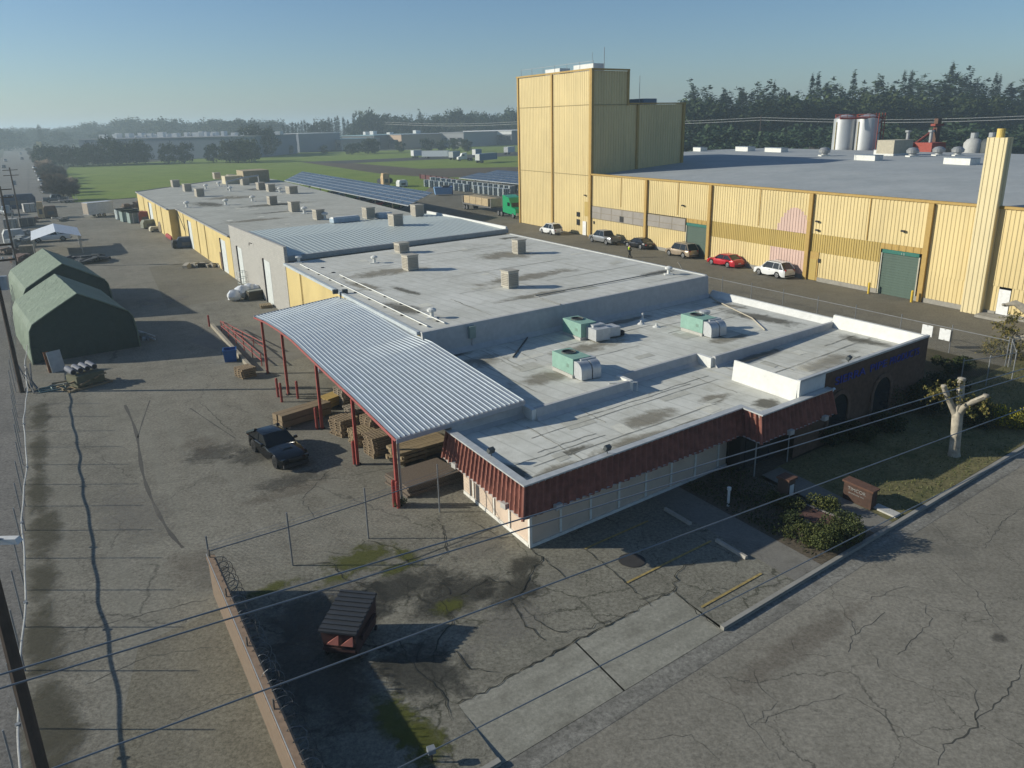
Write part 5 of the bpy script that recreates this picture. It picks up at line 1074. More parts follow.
def car(name, label, cat, loc, yaw, pt, Ln, Wd, H, wb, belt, hood, deck, cab, style='sedan', rim=RIM, group=None, wr=.33, clear=.2, nose=.62, tail=.7, rack=False, twotone=None, hl=None):
    """cab = (windscreen foot, roof front, roof rear, rear screen foot) as x from the front bumper; belt/hood/deck = heights"""
    t = thing(name, label, cat, loc, yaw, group)
    x0 = Ln/2; fx = x0-(Ln-wb)*.46; rx = fx-wb; w = Wd/2
    xs = sorted(set([x0, x0-.08, x0-.25] + [fx+wr*1.16*math.cos(math.pi*k/8) for k in range(9)] + [rx+wr*1.16*math.cos(math.pi*k/8) for k in range(9)] + [x0-cab[0], x0-cab[0]-.25, 0, x0-cab[3], x0-cab[3]+.2, -x0+.2, -x0+.06, -x0]), reverse=True)
    def zb(x):
        z = clear
        for q in (fx, rx):
            d = abs(x-q)
            if d < wr*1.17: z = max(z, wr+math.sqrt(max(0,(wr*1.17)**2-d*d)))
        return z
    def top(x):
        f = x0-x
        if f <= cab[0]: 
            t_ = f/cab[0]; return nose+(hood-nose)*(1-(1-t_)**2.4)**.8 if f > .02 else nose-.06
        if f >= cab[3]:
            if style == 'pickup': return deck
            t_ = (f-cab[3])/max(.01, Ln-cab[3]); return deck-(deck-tail)*max(0,t_)**3
        return belt
    rings = []
    for x in xs:
        f = x0-x; e = min(f, Ln-f); n_ = 1-(.26 if style == 'coupe' else .16)*max(0,1-e/.6)**2; ww = w*n_; z0, z1 = zb(x), top(x); zs = z0+(z1-z0)*.45 if z1-z0 > .3 else z0+(z1-z0)*.4
        half = [(ww*.93,z0),(ww*.985,z0+.05*(z1-z0)+.02),(ww,max(zs,z0+.03)),(ww*.985,z0+(z1-z0)*.80),(ww*.93,z1-.045),(ww*.80,z1-.008),(ww*.4,z1+.018),(0,z1+.025)]
        rings.append([(x,y,z) for y,z in half]+[(x,-y,z) for y,z in half[-2::-1]])
    b = MB()
    if style == 'pickup':       # open load bed behind the cab
        bi = [i for i,x in enumerate(xs) if x0-x <= cab[3]+.001]
    b.loft(rings, closed=True); body = b.build('body', pt, smooth=32, **local(t))
    CGL = MATS['coupe glass'] if style == 'coupe' else MATS['car glass']
    wB, wT = w*.90, w*(.74 if style == 'coupe' else .70)
    zr = H; X = [x0-c for c in cab]
    A = (X[0], wB, belt); Bp = (X[1], wT, zr-.03); Cp = (X[2], wT, zr-.04); D = (X[3], wB, (belt if style!='sedan' and style!='coupe' else deck-.01))
    mir = lambda p: (p[0], -p[1], p[2])
    MB().loft([[A, (A[0],-wB,A[2])],[Bp, mir(Bp)]], closed=False, caps=False).build('windshield', CGL, **local(t))
    MB().loft([[D, mir(D)],[Cp, mir(Cp)]], closed=False, caps=False).build('rear_window', CGL, **local(t))
    for q in (1,-1):
        f = lambda p: (p[0], p[1]*q, p[2]); MB().poly([f(A), f(Bp), f(Cp), f(D)]).build('side_window', CGL, **local(t))
    rb = MB(); rr_ = []
    for k in range(7):
        s = k/6; x = X[1]+(X[2]-X[1])*s; cz = zr-.05+.05*math.sin(math.pi*(.15+.7*s)); rr_.append([(x,wT+.012,zr-.06),(x,wT*.9,cz-.005),(x,wT*.45,cz+.02),(x,0,cz+.026),(x,-wT*.45,cz+.02),(x,-wT*.9,cz-.005),(x,-wT-.012,zr-.06)])
    rb.loft(rr_, closed=False, caps=False)
    for q in (1,-1):
        f = lambda p: Vector((p[0], p[1]*q, p[2]))
        rb.tube([f(A), f(Bp)], .03 if style == 'coupe' else .045, 5); rb.tube([f(D), f(Cp)], .06 if style != 'coupe' else .11, 5)
        m1 = (X[1]*.5+X[2]*.5); rb.tube([Vector((m1,q*wB,belt)), Vector((m1-.05,q*wT,zr-.05))], .035, 5)
        if style == 'suv': m2 = X[2]*.75+X[3]*.25; rb.tube([Vector((m2+.2,q*wB,belt)), Vector((X[2]+.15,q*wT,zr-.05))], .05, 5)
        if style == 'coupe': rb.loft([[f((X[3],wB,deck)), f((X[3]+.75,wB,belt)), f((X[2]+.3,wT,zr-.06)), f(Cp)],[f((X[3],wB+.015,deck)), f((X[3]+.75,wB+.015,belt)), f((X[2]+.3,wT+.015,zr-.06)), f((Cp[0],Cp[1]+.015,Cp[2]))]])
        rb.tube([Vector((X[1],q*(wT+.0),zr-.045)), Vector((X[2],q*wT,zr-.05))], .035, 5)
    rb.build('roof', twotone or pt, smooth=40, **local(t))
    if rack:
        for q in (1,-1): MB().tube([(X[1]-.1,q*wT*.9,zr+.0),(X[1]-.15,q*wT*.9,zr+.06),(X[2]+.15,q*wT*.9,zr+.06),(X[2]+.1,q*wT*.9,zr)], .02, 5).build('roof_rail', BUMP, **local(t))
    for q in (1,-1):
        for x in (fx, rx): wheel(t, x, q*(w-.13), wr, .22, rim, q)
        MB().cbox(Vector((x0-.11,q*w*.62,nose-.04)), (.14,.40,.13), q*-.28).build('headlight', hl or HEADL, **local(t)); MB().cbox(Vector((-x0+.06,q*w*.66,tail-.02 if style not in('suv','pickup') else tail)), (.12,.36 if style in('sedan','coupe') else .2,.14 if style in('sedan','coupe') else .3), q*.2).build('taillight', TAILL, **local(t)); MB().cbox(Vector((x0-cab[0]-.28,q*(w+.07),belt+.08)), (.14,.20,.13), q*.2, taper=.8).build('side_mirror', pt, **local(t)); MB().cbox(Vector((0-.15,q*(w*.995),belt-.17)), (.2,.03,.035)).build('door_handle', BUMP if pt.name.endswith('white') else pt, **local(t))
    MB().cbox(Vector((x0-.04,0,clear+.13)), (.16,Wd*.80,.17)).build('front_bumper', BUMP, **local(t)); MB().cbox(Vector((-x0+.05,0,clear+.13)), (.16,Wd*.82,.15)).build('rear_bumper', BUMP, **local(t)); MB().cbox(Vector((x0-.02,0,nose-.07)), (.06,Wd*.42,.13)).build('grille', BUMP, **local(t)); MB().cbox(Vector((-x0-.01,0,.55)), (.03,.4,.11)).build('licence_plate', plain('plate white', (.5,.5,.48), .5), **local(t))
    MB().cbox(Vector((0,0,clear+.02)), (Ln*.9,Wd*.6,.12)).build('underbody', TYRE, **local(t))
    if style == 'pickup':
        L2 = Ln-cab[3]-.12; xc = x0-cab[3]-.06-L2/2
        MB().box(xc-L2/2+.08,xc+L2/2-.06,-w*.78,w*.78,deck-.0,deck+.035).build('load_bed', plain('bed liner', (.012,.012,.013), .8), **local(t))
        MB().box(xc-L2/2,xc-L2/2+.06,-w*.92,w*.92,deck-.38,deck+.06).build('tailgate', pt, **local(t))
        for q in (1,-1): MB().box(xc-L2/2,xc+L2/2,q*w*.86-.05,q*w*.86+.05,deck-.02,deck+.07).build('bed_rail', pt, **local(t))
    return t, body
def by_wheels(f, r, side, wd, z=0):
    "front and rear wheel contact of the visible side -> centre, yaw (side=+1: visible wheels on the right of the car)"
    a, b = G(*f), G(*r); d = (a-b); yaw = math.atan2(d.y, d.x); n_ = Vector((-d.y, d.x, 0)).normalized()
    c = (a+b)/2; c = c + n_*side*wd/2; c.z = z; return c, yaw
def snap(c, yaw_near): return c
YS = YF   # parked cars point along the factory wall
# heading along +FU (away, to the left in view); the visible side is the car's left
def parked(px, py, dx=.0):
    p = G(px, py); return p + XD*(.85+dx)
K = 'cars parked along the yellow factory'
c = parked(547,234.2); car('parked_suv', 'white SUV parked closest to the yellow tower', 'SUV', c, YS, paint('white', (.66,.67,.66), 0), 4.55, 1.82, 1.66, 2.65, .98, .95, .95, (1.15,1.85,3.75,4.35), 'suv', group=K, rack=True)
c = parked(600,243.6); car('pickup_truck', 'silver grey crew cab pickup with an open dark bed', 'pickup', c, YS, paint('silver', (.30,.31,.32), .6), 5.7, 1.95, 1.85, 3.6, 1.12, 1.08, 1.10, (1.3,2.0,3.6,3.95), 'pickup', group=K, wr=.38, clear=.32, nose=.9, tail=.95)
c = parked(634.5,248.4); car('parked_sedan', 'black sedan parked between the grey pickup and tan SUV', 'sedan', c, YS+.05, paint('black', (.012,.013,.016), .3), 4.7, 1.8, 1.42, 2.75, .90, .84, .93, (1.35,2.15,3.45,4.2), 'sedan', group=K)
c = parked(677,257.2); car('parked_suv', 'tan and brown SUV parked in front of the green door', 'SUV', c, YS, paint('tan', (.36,.29,.21), .4), 4.7, 1.85, 1.80, 2.75, 1.05, 1.02, 1.04, (1.2,1.75,4.1,4.6), 'suv', group=K, wr=.36, clear=.28, nose=.8, tail=.9, rack=True)
c = parked(720.5,266.4); car('parked_sedan', 'bright red sedan parked along the factory wall', 'sedan', c, YS, paint('red', (.42,.012,.022), .2), 4.75, 1.82, 1.45, 2.75, .92, .86, .97, (1.35,2.1,3.5,4.3), 'sedan', group=K)
c = parked(769,276.8); car('parked_suv', 'white SUV parked beside the pink repainted wall', 'SUV', c, YS, paint('white', (.66,.67,.66), 0), 4.6, 1.86, 1.69, 2.69, 1.02, .98, .98, (1.2,1.85,3.8,4.4), 'suv', group=K, nose=.72, tail=.9, rack=True)
# black muscle coupe in the yard: its right front corner points to the lower right
c, yaw = by_wheels((275.4,468.0), (254,451.5), 1, 1.60)
cpe, body = car('black_coupe', 'black two door muscle coupe parked alone in the yard', 'coupe', c, yaw, paint('coupe black', (.004,.005,.007), .0, .12), 4.75, 1.74, 1.34, 2.92, .90, .86, .92, (1.78,2.55,3.60,4.52), 'coupe', RIMD, wr=.36, clear=.17, nose=.66, tail=.80, hl=MATS['car glass'])
MB().loft([[(-2.35,-.74,.84),(-2.35,.74,.84),(-2.21,.74,.89),(-2.21,-.74,.89)],[(-2.37,-.74,.93),(-2.37,.74,.93),(-2.25,.74,.935),(-2.25,-.74,.935)]]).build('tail_spoiler', MATS['paint coupe black'], **local(cpe))
MB().loft([[(1.5,-.28,.86),(1.5,.28,.86),(.9,.3,.90),(.9,-.3,.90)],[(1.4,-.22,.91),(1.4,.22,.91),(.95,.25,.935),(.95,-.25,.935)]]).build('hood_scoop', MATS['paint coupe black'], **local(cpe))
# white pickup beyond the canopy
c, yaw = by_wheels((40.6,241.2), (65.6,239.6), 1, 1.95)
car('pickup_truck', 'white crew cab pickup seen side on beyond the white canopy', 'pickup', c, yaw, paint('white', (.66,.67,.66), 0), 5.7, 1.95, 1.85, 3.6, 1.12, 1.08, 1.10, (1.3,2.0,3.6,3.95), 'pickup', wr=.38, clear=.32, nose=.9, tail=.95)
# far street: cars in a row beside the bare trees
cols = [((.36,.37,.38),'silver'),((.05,.06,.08),'navy'),((.55,.56,.55),'white'),((.10,.11,.12),'charcoal'),((.30,.31,.33),'grey'),((.60,.6,.6),'pale'),((.08,.09,.13),'dark blue'),((.4,.42,.45),'light blue')]
spots = [(45,193),(44,187),(41,181.5),(39,177),(37,172.5),(35,169),(22,159.5),(20.5,154.5),(5.5,161.5),(4,168)]
for i, p in enumerate(spots):
    cc, nm = cols[i % len(cols)]
    lab = ['silver car at the near end of the far street row','navy car second from the near end of the far street row','white car third along the far street row','charcoal car fourth along the far street row','grey car fifth along the far street row','pale car at the far end of the street row','dark blue car alone on the far street, nearer of two','light blue car at the top of the far street','silver car at the left picture edge on the far street','navy car at the left picture edge nearer than a silver one'][i]
    car('parked_car', lab, 'car', G(*p), YY+.08, paint(nm+' far', cc, .3), 4.6, 1.8, 1.5, 2.7, .93, .9, .95, (1.3,2.0,3.6,4.3), 'sedan', group='cars along the far street')
c = G(56,201.8); car('pickup_truck', 'dark pickup with red tail lamps at the near end of the far street', 'pickup', c, YX, paint('charcoal far', (.10,.11,.12), .3), 5.8, 2.0, 1.9, 3.6, 1.15, 1.1, 1.12, (1.3,2.0,3.7,4.0), 'pickup', wr=.38, clear=.32, nose=.9, tail=.95)
t = thing('flatbed_trailer', 'low open trailer parked right of the dark pickup', 'trailer', G(68.5,202.5), YX)
MB().cbox(Vector((0,0,.6)), (4.2,2,.15)).build('deck', plain('trailer deck', (.16,.16,.16), .7), **local(t))
for sx in (-2,0,2): MB().cbox(Vector((sx,-.95,1.1)), (.07,.07,1.0)).build('stake', STEEL, **local(t)); MB().cbox(Vector((sx,.95,1.1)), (.07,.07,1.0)).build('stake', STEEL, **local(t))
for sx in (-.4,.4):
    for q in (-1,1): wheel(t, sx, q*.95, .33, .2, RIM, q)
# box trailer near the long warehouse
def box_body(t, ln, wd, z0, z1, mat, end=None, nm='cargo_box'):
    MB().cbox(Vector((0,0,(z0+z1)/2)), (ln,wd,z1-z0)).build(nm, mat, **local(t))
    if end: 
        MB().cbox(Vector((-ln/2-.02,0,(z0+z1)/2)), (.05,wd*.94,(z1-z0)*.94)).build('rear_door', end, **local(t))
    for q in (-1,1): MB().cbox(Vector((0,q*(wd/2+.01),z1-.06)), (ln,.05,.12)).build('top_rail', STEEL, **local(t))
t = thing('box_trailer', 'grey white box trailer standing in the far yard', 'trailer', G(99.5,216.5), YX+R(15)); box_body(t, 5.2, 2.4, .6, 3.0, plain('trailer white', (.48,.52,.56), .5), plain('tan end', (.33,.28,.22), .7))
for sx in (-.5,.5):
    for q in (-1,1): wheel(t, sx, q*1.1, .38, .22, RIM, q)
# green tractor unit with a flatbed of lumber
pA, pB = G(465,209.3), G(512,218.3); d = (pB-pA).normalized(); yaw = math.atan2(d.y, d.x)
t = thing('semi_truck', 'green sleeper cab semi truck hauling a flatbed of lumber', 'semi truck', (pA+pB)/2+XD*1.2, yaw)
LG = (pB-pA).length; xr, xf = -LG/2, LG/2
SG = paint('truck green', (.015,.30,.12), .1)
MB().cbox(Vector((xr+5.6,0,1.25)), (13.0,2.5,.22)).build('flatbed_deck', plain('deck steel', (.12,.12,.12), .7), **local(t))
LUM = plain('trailer lumber', (.40,.31,.18), .8, var=.2, scale=3)
for k in range(4): MB().cbox(Vector((xr+1.2+k*2.75,0,2.1)), (2.6,2.35,1.45)).build('lumber_bundle', LUM, **local(t))
MB().cbox(Vector((xr+11.9,0,2.1)), (.12,2.4,1.7)).build('headboard', STEEL, **local(t)); MB().cbox(Vector((xr-.9,0,1.9)), (.1,2.4,1.5)).build('end_board', plain('pale end board', (.4,.38,.32), .7), **local(t))
cb = MB(); prof_ = [(xf+1.7,.7),(xf+1.7,1.5),(xf+1.5,1.75),(xf+.1,2.0),(xf-.35,2.75),(xf-.9,3.6),(xf-2.9,4.0),(xf-3.3,3.95),(xf-3.3,.9),(xf-1,.75)]
cb.loft([[(x,y,z) for x,z in prof_] for y in (-1.22,-1.1,1.1,1.22)]); cb.build('cab', SG, smooth=30, **local(t))
MB().loft([[(xf+.12,-1.0,2.05),(xf+.12,1.0,2.05)],[(xf-.42,.95,2.85),(xf-.42,-.95,2.85)][::-1]], closed=False, caps=False).build('windshield', CGL, **local(t))
for q in (-1,1):
    MB().cbox(Vector((xf-.95,q*1.235,2.45)), (.9,.03,.65)).build('side_window', CGL, **local(t)); MB().cbox(Vector((xf+1.45,q*.85,1.2)), (.3,.4,.25)).build('headlight', HEADL, **local(t)); MB().cyl((xf-2.0,q*1.15,.5), .3, .01, 8).build('fuel_cap', STEEL, **local(t))
    for x in (xf+.6, xf-3.9, xf-5.2, xr+1.1, xr-.1): wheel(t, x, q*1.05, .5, .35, RIM, q)
MB().cbox(Vector((xf+1.75,0,.75)), (.2,2.3,.5)).build('front_bumper', RIM, **local(t)); MB().cbox(Vector((xf+1.72,0,1.2)), (.08,1.0,.7)).build('grille', RIM, **local(t))
# blue roll-off container
t = thing('waste_container', 'open blue waste container, side toned as sunlit and end as shaded, near the crate rows', 'container', G(444,195), YX-R(25)); t.scale = (.72,.8,.75)
CB_LIT = plain('sunlit blue steel', (.16,.30,.50), .6, dirt=.3); CB_SHADE = plain('shaded blue steel', (.02,.05,.18), .6)  # one blue steel in two tones: sunlit body, shaded end put into colour
MB().loft([[(-3.0,-1.2,.3),(2.6,-1.2,.3),(2.6,1.2,.3),(-3.0,1.2,.3)],[(-3.4,-1.25,2.6),(2.8,-1.25,2.6),(2.8,1.25,2.6),(-3.4,1.25,2.6)]]).build('container_body', CB_LIT, **local(t)); MB().cbox(Vector((2.85,0,1.5)), (.2,2.5,2.6)).build('end_door', CB_SHADE, **local(t)); MB().cbox(Vector((.6,0,2.75)), (2.4,1.6,.5), .2).build('debris', plain('debris', (.05,.045,.04), .9), **local(t)); MB().cbox(Vector((0,-1.27,2.5)), (6.2,.1,.2)).build('side_rail', CB_SHADE, **local(t))
# trailers and trucks out by the ditch
WTR = plain('trailer white far', (.50,.54,.58), .5, dirt=.1); WEND = plain('trailer rear white', (.62,.62,.6), .5, dirt=.1)
def big_trailer(px0, py0, px1, py1, lab, mat=WTR, h=3.9):
    a, b_ = G(px0,py0), G(px1,py1); d = b_-a; t = thing('semi_trailer', lab, 'trailer', (a+b_)/2, math.atan2(d.y,d.x), 'white trailers parked by the ditch')
    box_body(t, d.length, 2.5, 1.1, h, mat, WEND)
    for x in (-d.length/2+1.2,-d.length/2+2.5):
        for q in (-1,1): wheel(t, x, q*1.05, .5, .35, RIM, q)
    return t
big_trailer(412.5,158.3,421,157.8,'short white trailer at the left end of the ditch row')
big_trailer(423,158.8,449,158.6,'longest white trailer in the ditch row')
big_trailer(451,160,458,159.2,'grey white trailer just left of the white truck cab', plain('trailer grey far', (.20,.25,.32), .5))
big_trailer(474,157.3,480,156.9,'white topped trailer behind the white truck cab', plain('trailer shade blue far', (.12,.2,.33), .5))  # blue shade on the white trailer is painted as its body colour
big_trailer(477.5,163.2,495,161.6,'white ended box trailer standing nearer than the ditch row', plain('trailer shade blue far', (.12,.2,.33), .5))
big_trailer(506,154.6,513,153.8,'white trailer at the tower edge of the ditch row')
p = G(463,160.8); t = thing('semi_tractor', 'white truck cab among the trailers by the ditch', 'truck', p, R(200)); 
MB().loft([[(x,y,z) for x,z in [(2.6,.7),(2.6,1.7),(1.2,2.1),(.6,3.4),(-1.6,3.7),(-1.8,.8)]] for y in (-1.2,1.2)]).build('cab', WEND, **local(t)); MB().cbox(Vector((-3,0,1.0)), (2.8,1.0,.3)).build('chassis', TYRE, **local(t))
for q in (-1,1):
    MB().cbox(Vector((.1,q*1.22,2.6)), (1.0,.04,.6)).build('side_window', CGL, **local(t))
    for x in (1.8,-2.8,-4.0): wheel(t, x, q*1.0, .5, .35, RIM, q)
# crate stacks in rows
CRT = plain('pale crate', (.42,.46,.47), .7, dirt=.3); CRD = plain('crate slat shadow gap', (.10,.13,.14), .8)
def crate_proto(loc):
    t = thing('crate_stack', 'stack of pale grey bins in the rows beside the maroon beam', 'crates', loc, YX-.35, 'bin stacks in rows behind the green truck')
    for k in range(2): 
        MB().cbox(Vector((0,0,.45+k*.95)), (1.5,1.5,.86)).build('bin', CRT, **local(t))
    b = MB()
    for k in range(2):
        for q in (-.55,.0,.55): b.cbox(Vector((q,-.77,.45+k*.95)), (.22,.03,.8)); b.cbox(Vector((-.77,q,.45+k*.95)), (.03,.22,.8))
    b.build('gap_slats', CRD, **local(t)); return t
cr0 = None
for row, (a, b_, n_) in enumerate((((427,186.5),(506,196.5),17),((433,183.5),(512,193.5),16))):
    for k in range(n_):
        q = k/(n_-1); p = G(a[0]+(b_[0]-a[0])*q, a[1]+(b_[1]-a[1])*q)
        if 8 < k < 10 and row == 0: continue
        if cr0 is None: cr0 = crate_proto(p)
        else: dup(cr0, p, YX-.35+random.uniform(-.1,.1))
t = thing('steel_beam_stack', 'long low maroon steel wall running behind the bin stacks', 'steel wall', G(420,178)); a, b_ = G(421,178.5), G(490,188.5)
MAR = plain('maroon steel', (.10,.035,.035), .8); bb = MB(); d = (b_-a).normalized(); nn = Vector((-d.y,d.x,0))
bb.loft([[p-nn*.2, p+nn*.2, p+nn*.2+Vector((0,0,1.3)), p-nn*.2+Vector((0,0,1.3))] for p in (a,b_)]); bb.build('wall_sheet', MAR, t)
for k in range(12): p = a.lerp(b_, k/11); MB().cbox(p+Vector((0,0,.7))-nn*.3, (.3,.3,1.45), YX).build('wall_post', MAR, t)
for (px,py),lab,cc in (((130,221),'grey green pallet box at the left of a row beside the long warehouse',(.20,.26,.24)),((137.5,222.5),'grey green pallet box in the second place beside the long warehouse',(.22,.27,.25)),((125,219),'pale steel box at the outer end of the yard row',(.32,.36,.36))):
    t = thing('pallet_box', lab, 'box', G(px,py), YX, 'boxes stacked beside the long warehouse'); MB().cbox(Vector((0,0,1.0)), (3.0,2.4,1.9)).build('box_body', plain(lab[:14], cc, .7), **local(t))
    for q in (-1,0,1): MB().cbox(Vector((q*.95,-1.22,1.0)), (.12,.05,1.9)).build('corner_post', CRT, **local(t)); MB().cbox(Vector((0,0,2.0)), (3.1,2.5,.1)).build('box_lid', CRD, **local(t))
for (px,py),lab,cc,dm_ in (((146,223),'rust red machine beside the long warehouse wall',(.22,.06,.04),(2.2,1.6,2.2)),((150,228),'grey green machine beside the long warehouse wall',(.16,.17,.13),(2.6,1.8,1.5)),((156,231.5),'pale crates heaped on the yard by the warehouse jog',(.45,.42,.32),(2.0,1.4,.9)),((165,232),'brown crate leaning at the warehouse jog',(.20,.16,.10),(1.6,1.6,1.8)),((171,239),'long red hitch bar lying by the warehouse wall',(.28,.03,.03),(.8,5.5,.7)),((187,247.5),'dark blue utility vehicle parked at the warehouse wall',(.04,.06,.10),(2.6,1.7,1.6)),((178,248),'black engine block by the red hitch bar',(.03,.03,.03),(1.6,1.4,1.2)),((134,209),'brown timber heap at the far warehouse corner',(.14,.10,.07),(4.5,2.5,2.0)),((20,208),'dark blue container at the left fence line',(.04,.06,.10),(7,2.6,3.2)),((42,218.5),'tan wooden crate upright in the far yard',(.50,.36,.20),(1.2,1.2,3.4)),((51,217.5),'brown wooden crate beside a tan upright one',(.16,.11,.08),(2.4,1.8,2.4)),((15,243),'white and grey scrap machine by the left fence',(.40,.41,.40),(3.0,2.2,2.2)),((22,247),'grey steel frame stack beside the left fence',(.25,.27,.27),(3.2,2.4,2.0)),((20,262),'rusty heap beside the farther tent',(.14,.09,.07),(2.8,2.6,1.3)),((93,262),'dark scrap heap right of the farther tent',(.05,.055,.06),(4.5,3.2,1.2)),((385,183),'dark car parked beyond the solar canopy',(.03,.035,.05),(4.4,1.9,1.4)),((402,186.5),'white domed tank on the back lot',(.55,.56,.55),(2.6,2.2,1.8)),((385.5,186),'tan timber crate on the back lot',(.45,.31,.17),(2.0,2.0,3.6)),((145,338),'silver pipe bundle along the right side of the nearer tent',(.33,.36,.37),(.5,3.6,.6))):
    nm = 'parked_goods'
    for w_, n2 in (('machine','machine'),('crate','crate'),('bar','hitch_bar'),('vehicle','utility_vehicle'),('engine','engine_block'),('heap','scrap_heap'),('container','container'),('frame','frame_stack'),('car','parked_car'),('tank','dome_tank'),('pipe','pipe_bundle')):
        if w_ in lab: nm = n2; break
    t = thing(nm, lab, nm.replace('_',' '), G(px,py), YX+random.uniform(-.3,.3)); mt_ = plain('goods '+lab[:18], cc, .75, var=.3, scale=1.5, dirt=.4)
    sx, sy, sz = dm_
    if nm in ('scrap_heap','frame_stack','pipe_bundle'):
        for k in range(12):
            o = MB().cbox(Vector((random.uniform(-.4,.4)*sx, random.uniform(-.4,.4)*sy, sz*random.uniform(.15,.75))), (sx*random.uniform(.15,.6), sy*random.uniform(.2,.7), sz*random.uniform(.1,.35)), random.uniform(-.5,.5), random.uniform(-.3,.3)); o.build('scrap_piece' if nm != 'pipe_bundle' else 'pipe', mt_, **local(t))
    else:
        MB().loft([[(-sx/2,-sy/2,.12),(sx/2,-sy/2,.12),(sx/2,sy/2,.12),(-sx/2,sy/2,.12)],[(-sx/2,-sy/2,sz*.7),(sx/2,-sy/2,sz*.7),(sx/2,sy/2,sz*.7),(-sx/2,sy/2,sz*.7)],[(-sx*.38,-sy*.42,sz),(sx*.42,-sy*.42,sz),(sx*.42,sy*.42,sz),(-sx*.38,sy*.42,sz)]]).build('main_body', mt_, **local(t))
        for q in (-.32,.32): MB().cbox(Vector((q*sx,0,.1)), (sx*.14,sy*1.02,.2)).build('skid', TYRE, **local(t))
        MB().cbox(Vector((0,-sy/2-.02,sz*.42)), (sx*.5,.05,sz*.3)).build('side_panel', plain('dim panel', (.10,.10,.10), .7), **local(t))
# ------------------------------------------------------------------ person in a hi-vis vest walking across the alley
def skin_body(name, joints, bones, radii, mat, parent, sub=2):
    me = bpy.data.meshes.new(name); me.from_pydata(joints, bones, []); o = bpy.data.objects.new(name, me); COL.objects.link(o)
    o.modifiers.new('s', 'SKIN'); 
    for v, r in zip(me.skin_vertices[0].data, radii): v.radius = (r, r) if not isinstance(r, tuple) else r
    me.skin_vertices[0].data[0].use_root = True
    ss = o.modifiers.new('d', 'SUBSURF'); ss.levels = ss.render_levels = sub
    bpy.context.view_layer.update(); ev = o.evaluated_get(bpy.context.evaluated_depsgraph_get()); m2 = bpy.data.meshes.new_from_object(ev); bpy.data.objects.remove(o)
    m2.materials.clear(); m2.materials.append(mat); m2.shade_smooth(); q = bpy.data.objects.new(name, m2); COL.objects.link(q); q.parent = parent; return q
t = thing('person', 'person in a bright yellow green vest and dark trousers walking in the alley', 'person', G(629.2,257.6), YX-.2)
SKIN = plain('skin', (.36,.21,.14), .6); CLOTH = plain('dark clothes', (.02,.022,.03), .9); VEST = plain('hi-vis vest', (.42,.62,.02), .7, dirt=.1)
J = [(0,0,.95),(0,0,1.12),(0,0,1.40),(.01,0,1.50),(.02,0,1.60),(.03,0,1.72),
     (0,.10,.90),(.10,.10,.50),(-.04,.10,.08),(.10,.10,.03),
     (0,-.10,.90),(.06,-.10,.50),(.22,-.10,.10),(.36,-.10,.06),
     (0,.19,1.40),(-.07,.24,1.14),(.05,.24,.90),(.10,.23,.81),
     (0,-.19,1.40),(.05,-.24,1.14),(.20,-.22,.93),(.26,-.21,.86)]
Bn = [(0,1),(1,2),(2,3),(3,4),(4,5),(0,6),(6,7),(7,8),(8,9),(0,10),(10,11),(11,12),(12,13),(2,14),(14,15),(15,16),(16,17),(2,18),(18,19),(19,20),(20,21)]
Rd = [(.15,.11),(.15,.10),(.17,.11),.06,.095,.08,.09,.065,.05,.045,.09,.065,.05,.045,.065,.05,.04,.035,.065,.05,.04,.035]
skin_body('body', J, Bn, Rd, SKIN, t)
skin_body('trousers', [J[0],J[6],J[7],J[8],J[10],J[11],J[12]], [(0,1),(1,2),(2,3),(0,4),(4,5),(5,6)], [(.16,.13),.105,.08,.068,.105,.08,.068], CLOTH, t)
skin_body('vest', [(0,0,.93),(0,0,1.15),(0,0,1.40),(0,.17,1.40),(0,-.17,1.40)], [(0,1),(1,2),(2,3),(2,4)], [(.18,.13),(.175,.125),(.185,.13),.085,.085], VEST, t)
for q in (1,-1): skin_body('sleeve', [(0,q*.19,1.40), J[15] if q > 0 else J[19], J[16] if q > 0 else J[20]], [(0,1),(1,2)], [.075,.06,.05], CLOTH, t)
MB().lathe((.03,0,1.60), [(.118,.02),(.125,.10),(.10,.18),(.02,.215)], 12).build('cap_hair', CLOTH, smooth=60, **local(t))
for nm, jx, jz in (('boot',.0,.0),): 
    MB().cbox(Vector((.02,.10,.05)), (.28,.10,.10), 0, -.1).build('boot', TYRE, **local(t)); MB().cbox(Vector((.29,-.10,.06)), (.28,.10,.10)).build('boot', TYRE, **local(t))
# ------------------------------------------------------------------ fences, walls, poles, wires
GAL = plain('galvanised pipe', (.30,.31,.31), .5, metal=.5, dirt=.3)
def chain_mat(name, col, wire=.10, sc=8.0):
    mt, n = nt(name); uv = n.nodes.new('ShaderNodeTexCoord').outputs['UV']; fs = []
    for a in (45,-45):
        mp = n.nodes.new('ShaderNodeMapping'); mp.inputs['Rotation'].default_value = (0,0,R(a)); mp.inputs['Scale'].default_value = (sc,sc,1); n.links.new(uv, mp.inputs[0])
        sp = n.nodes.new('ShaderNodeSeparateXYZ'); n.links.new(mp.outputs[0], sp.inputs[0]); fr = math_(n, 'FRACT', sp.outputs[0]); fs.append(math_(n, 'LESS_THAN', fr, wire))
    al = math_(n, 'MAXIMUM', fs[0], fs[1]); MATS[name] = finish(mt, n, col, .5, .5, alpha=al); return MATS[name]
CHAIN = chain_mat('chain link', (.22,.23,.23), .038, 9)
def mesh_panel(b, p, q, z0, z1):
    ln = (q-p).length; b.poly([(p.x,p.y,z0),(q.x,q.y,z0),(q.x,q.y,z1),(p.x,p.y,z1)], [(0,z0),(ln,z0),(ln,z1),(0,z1)])
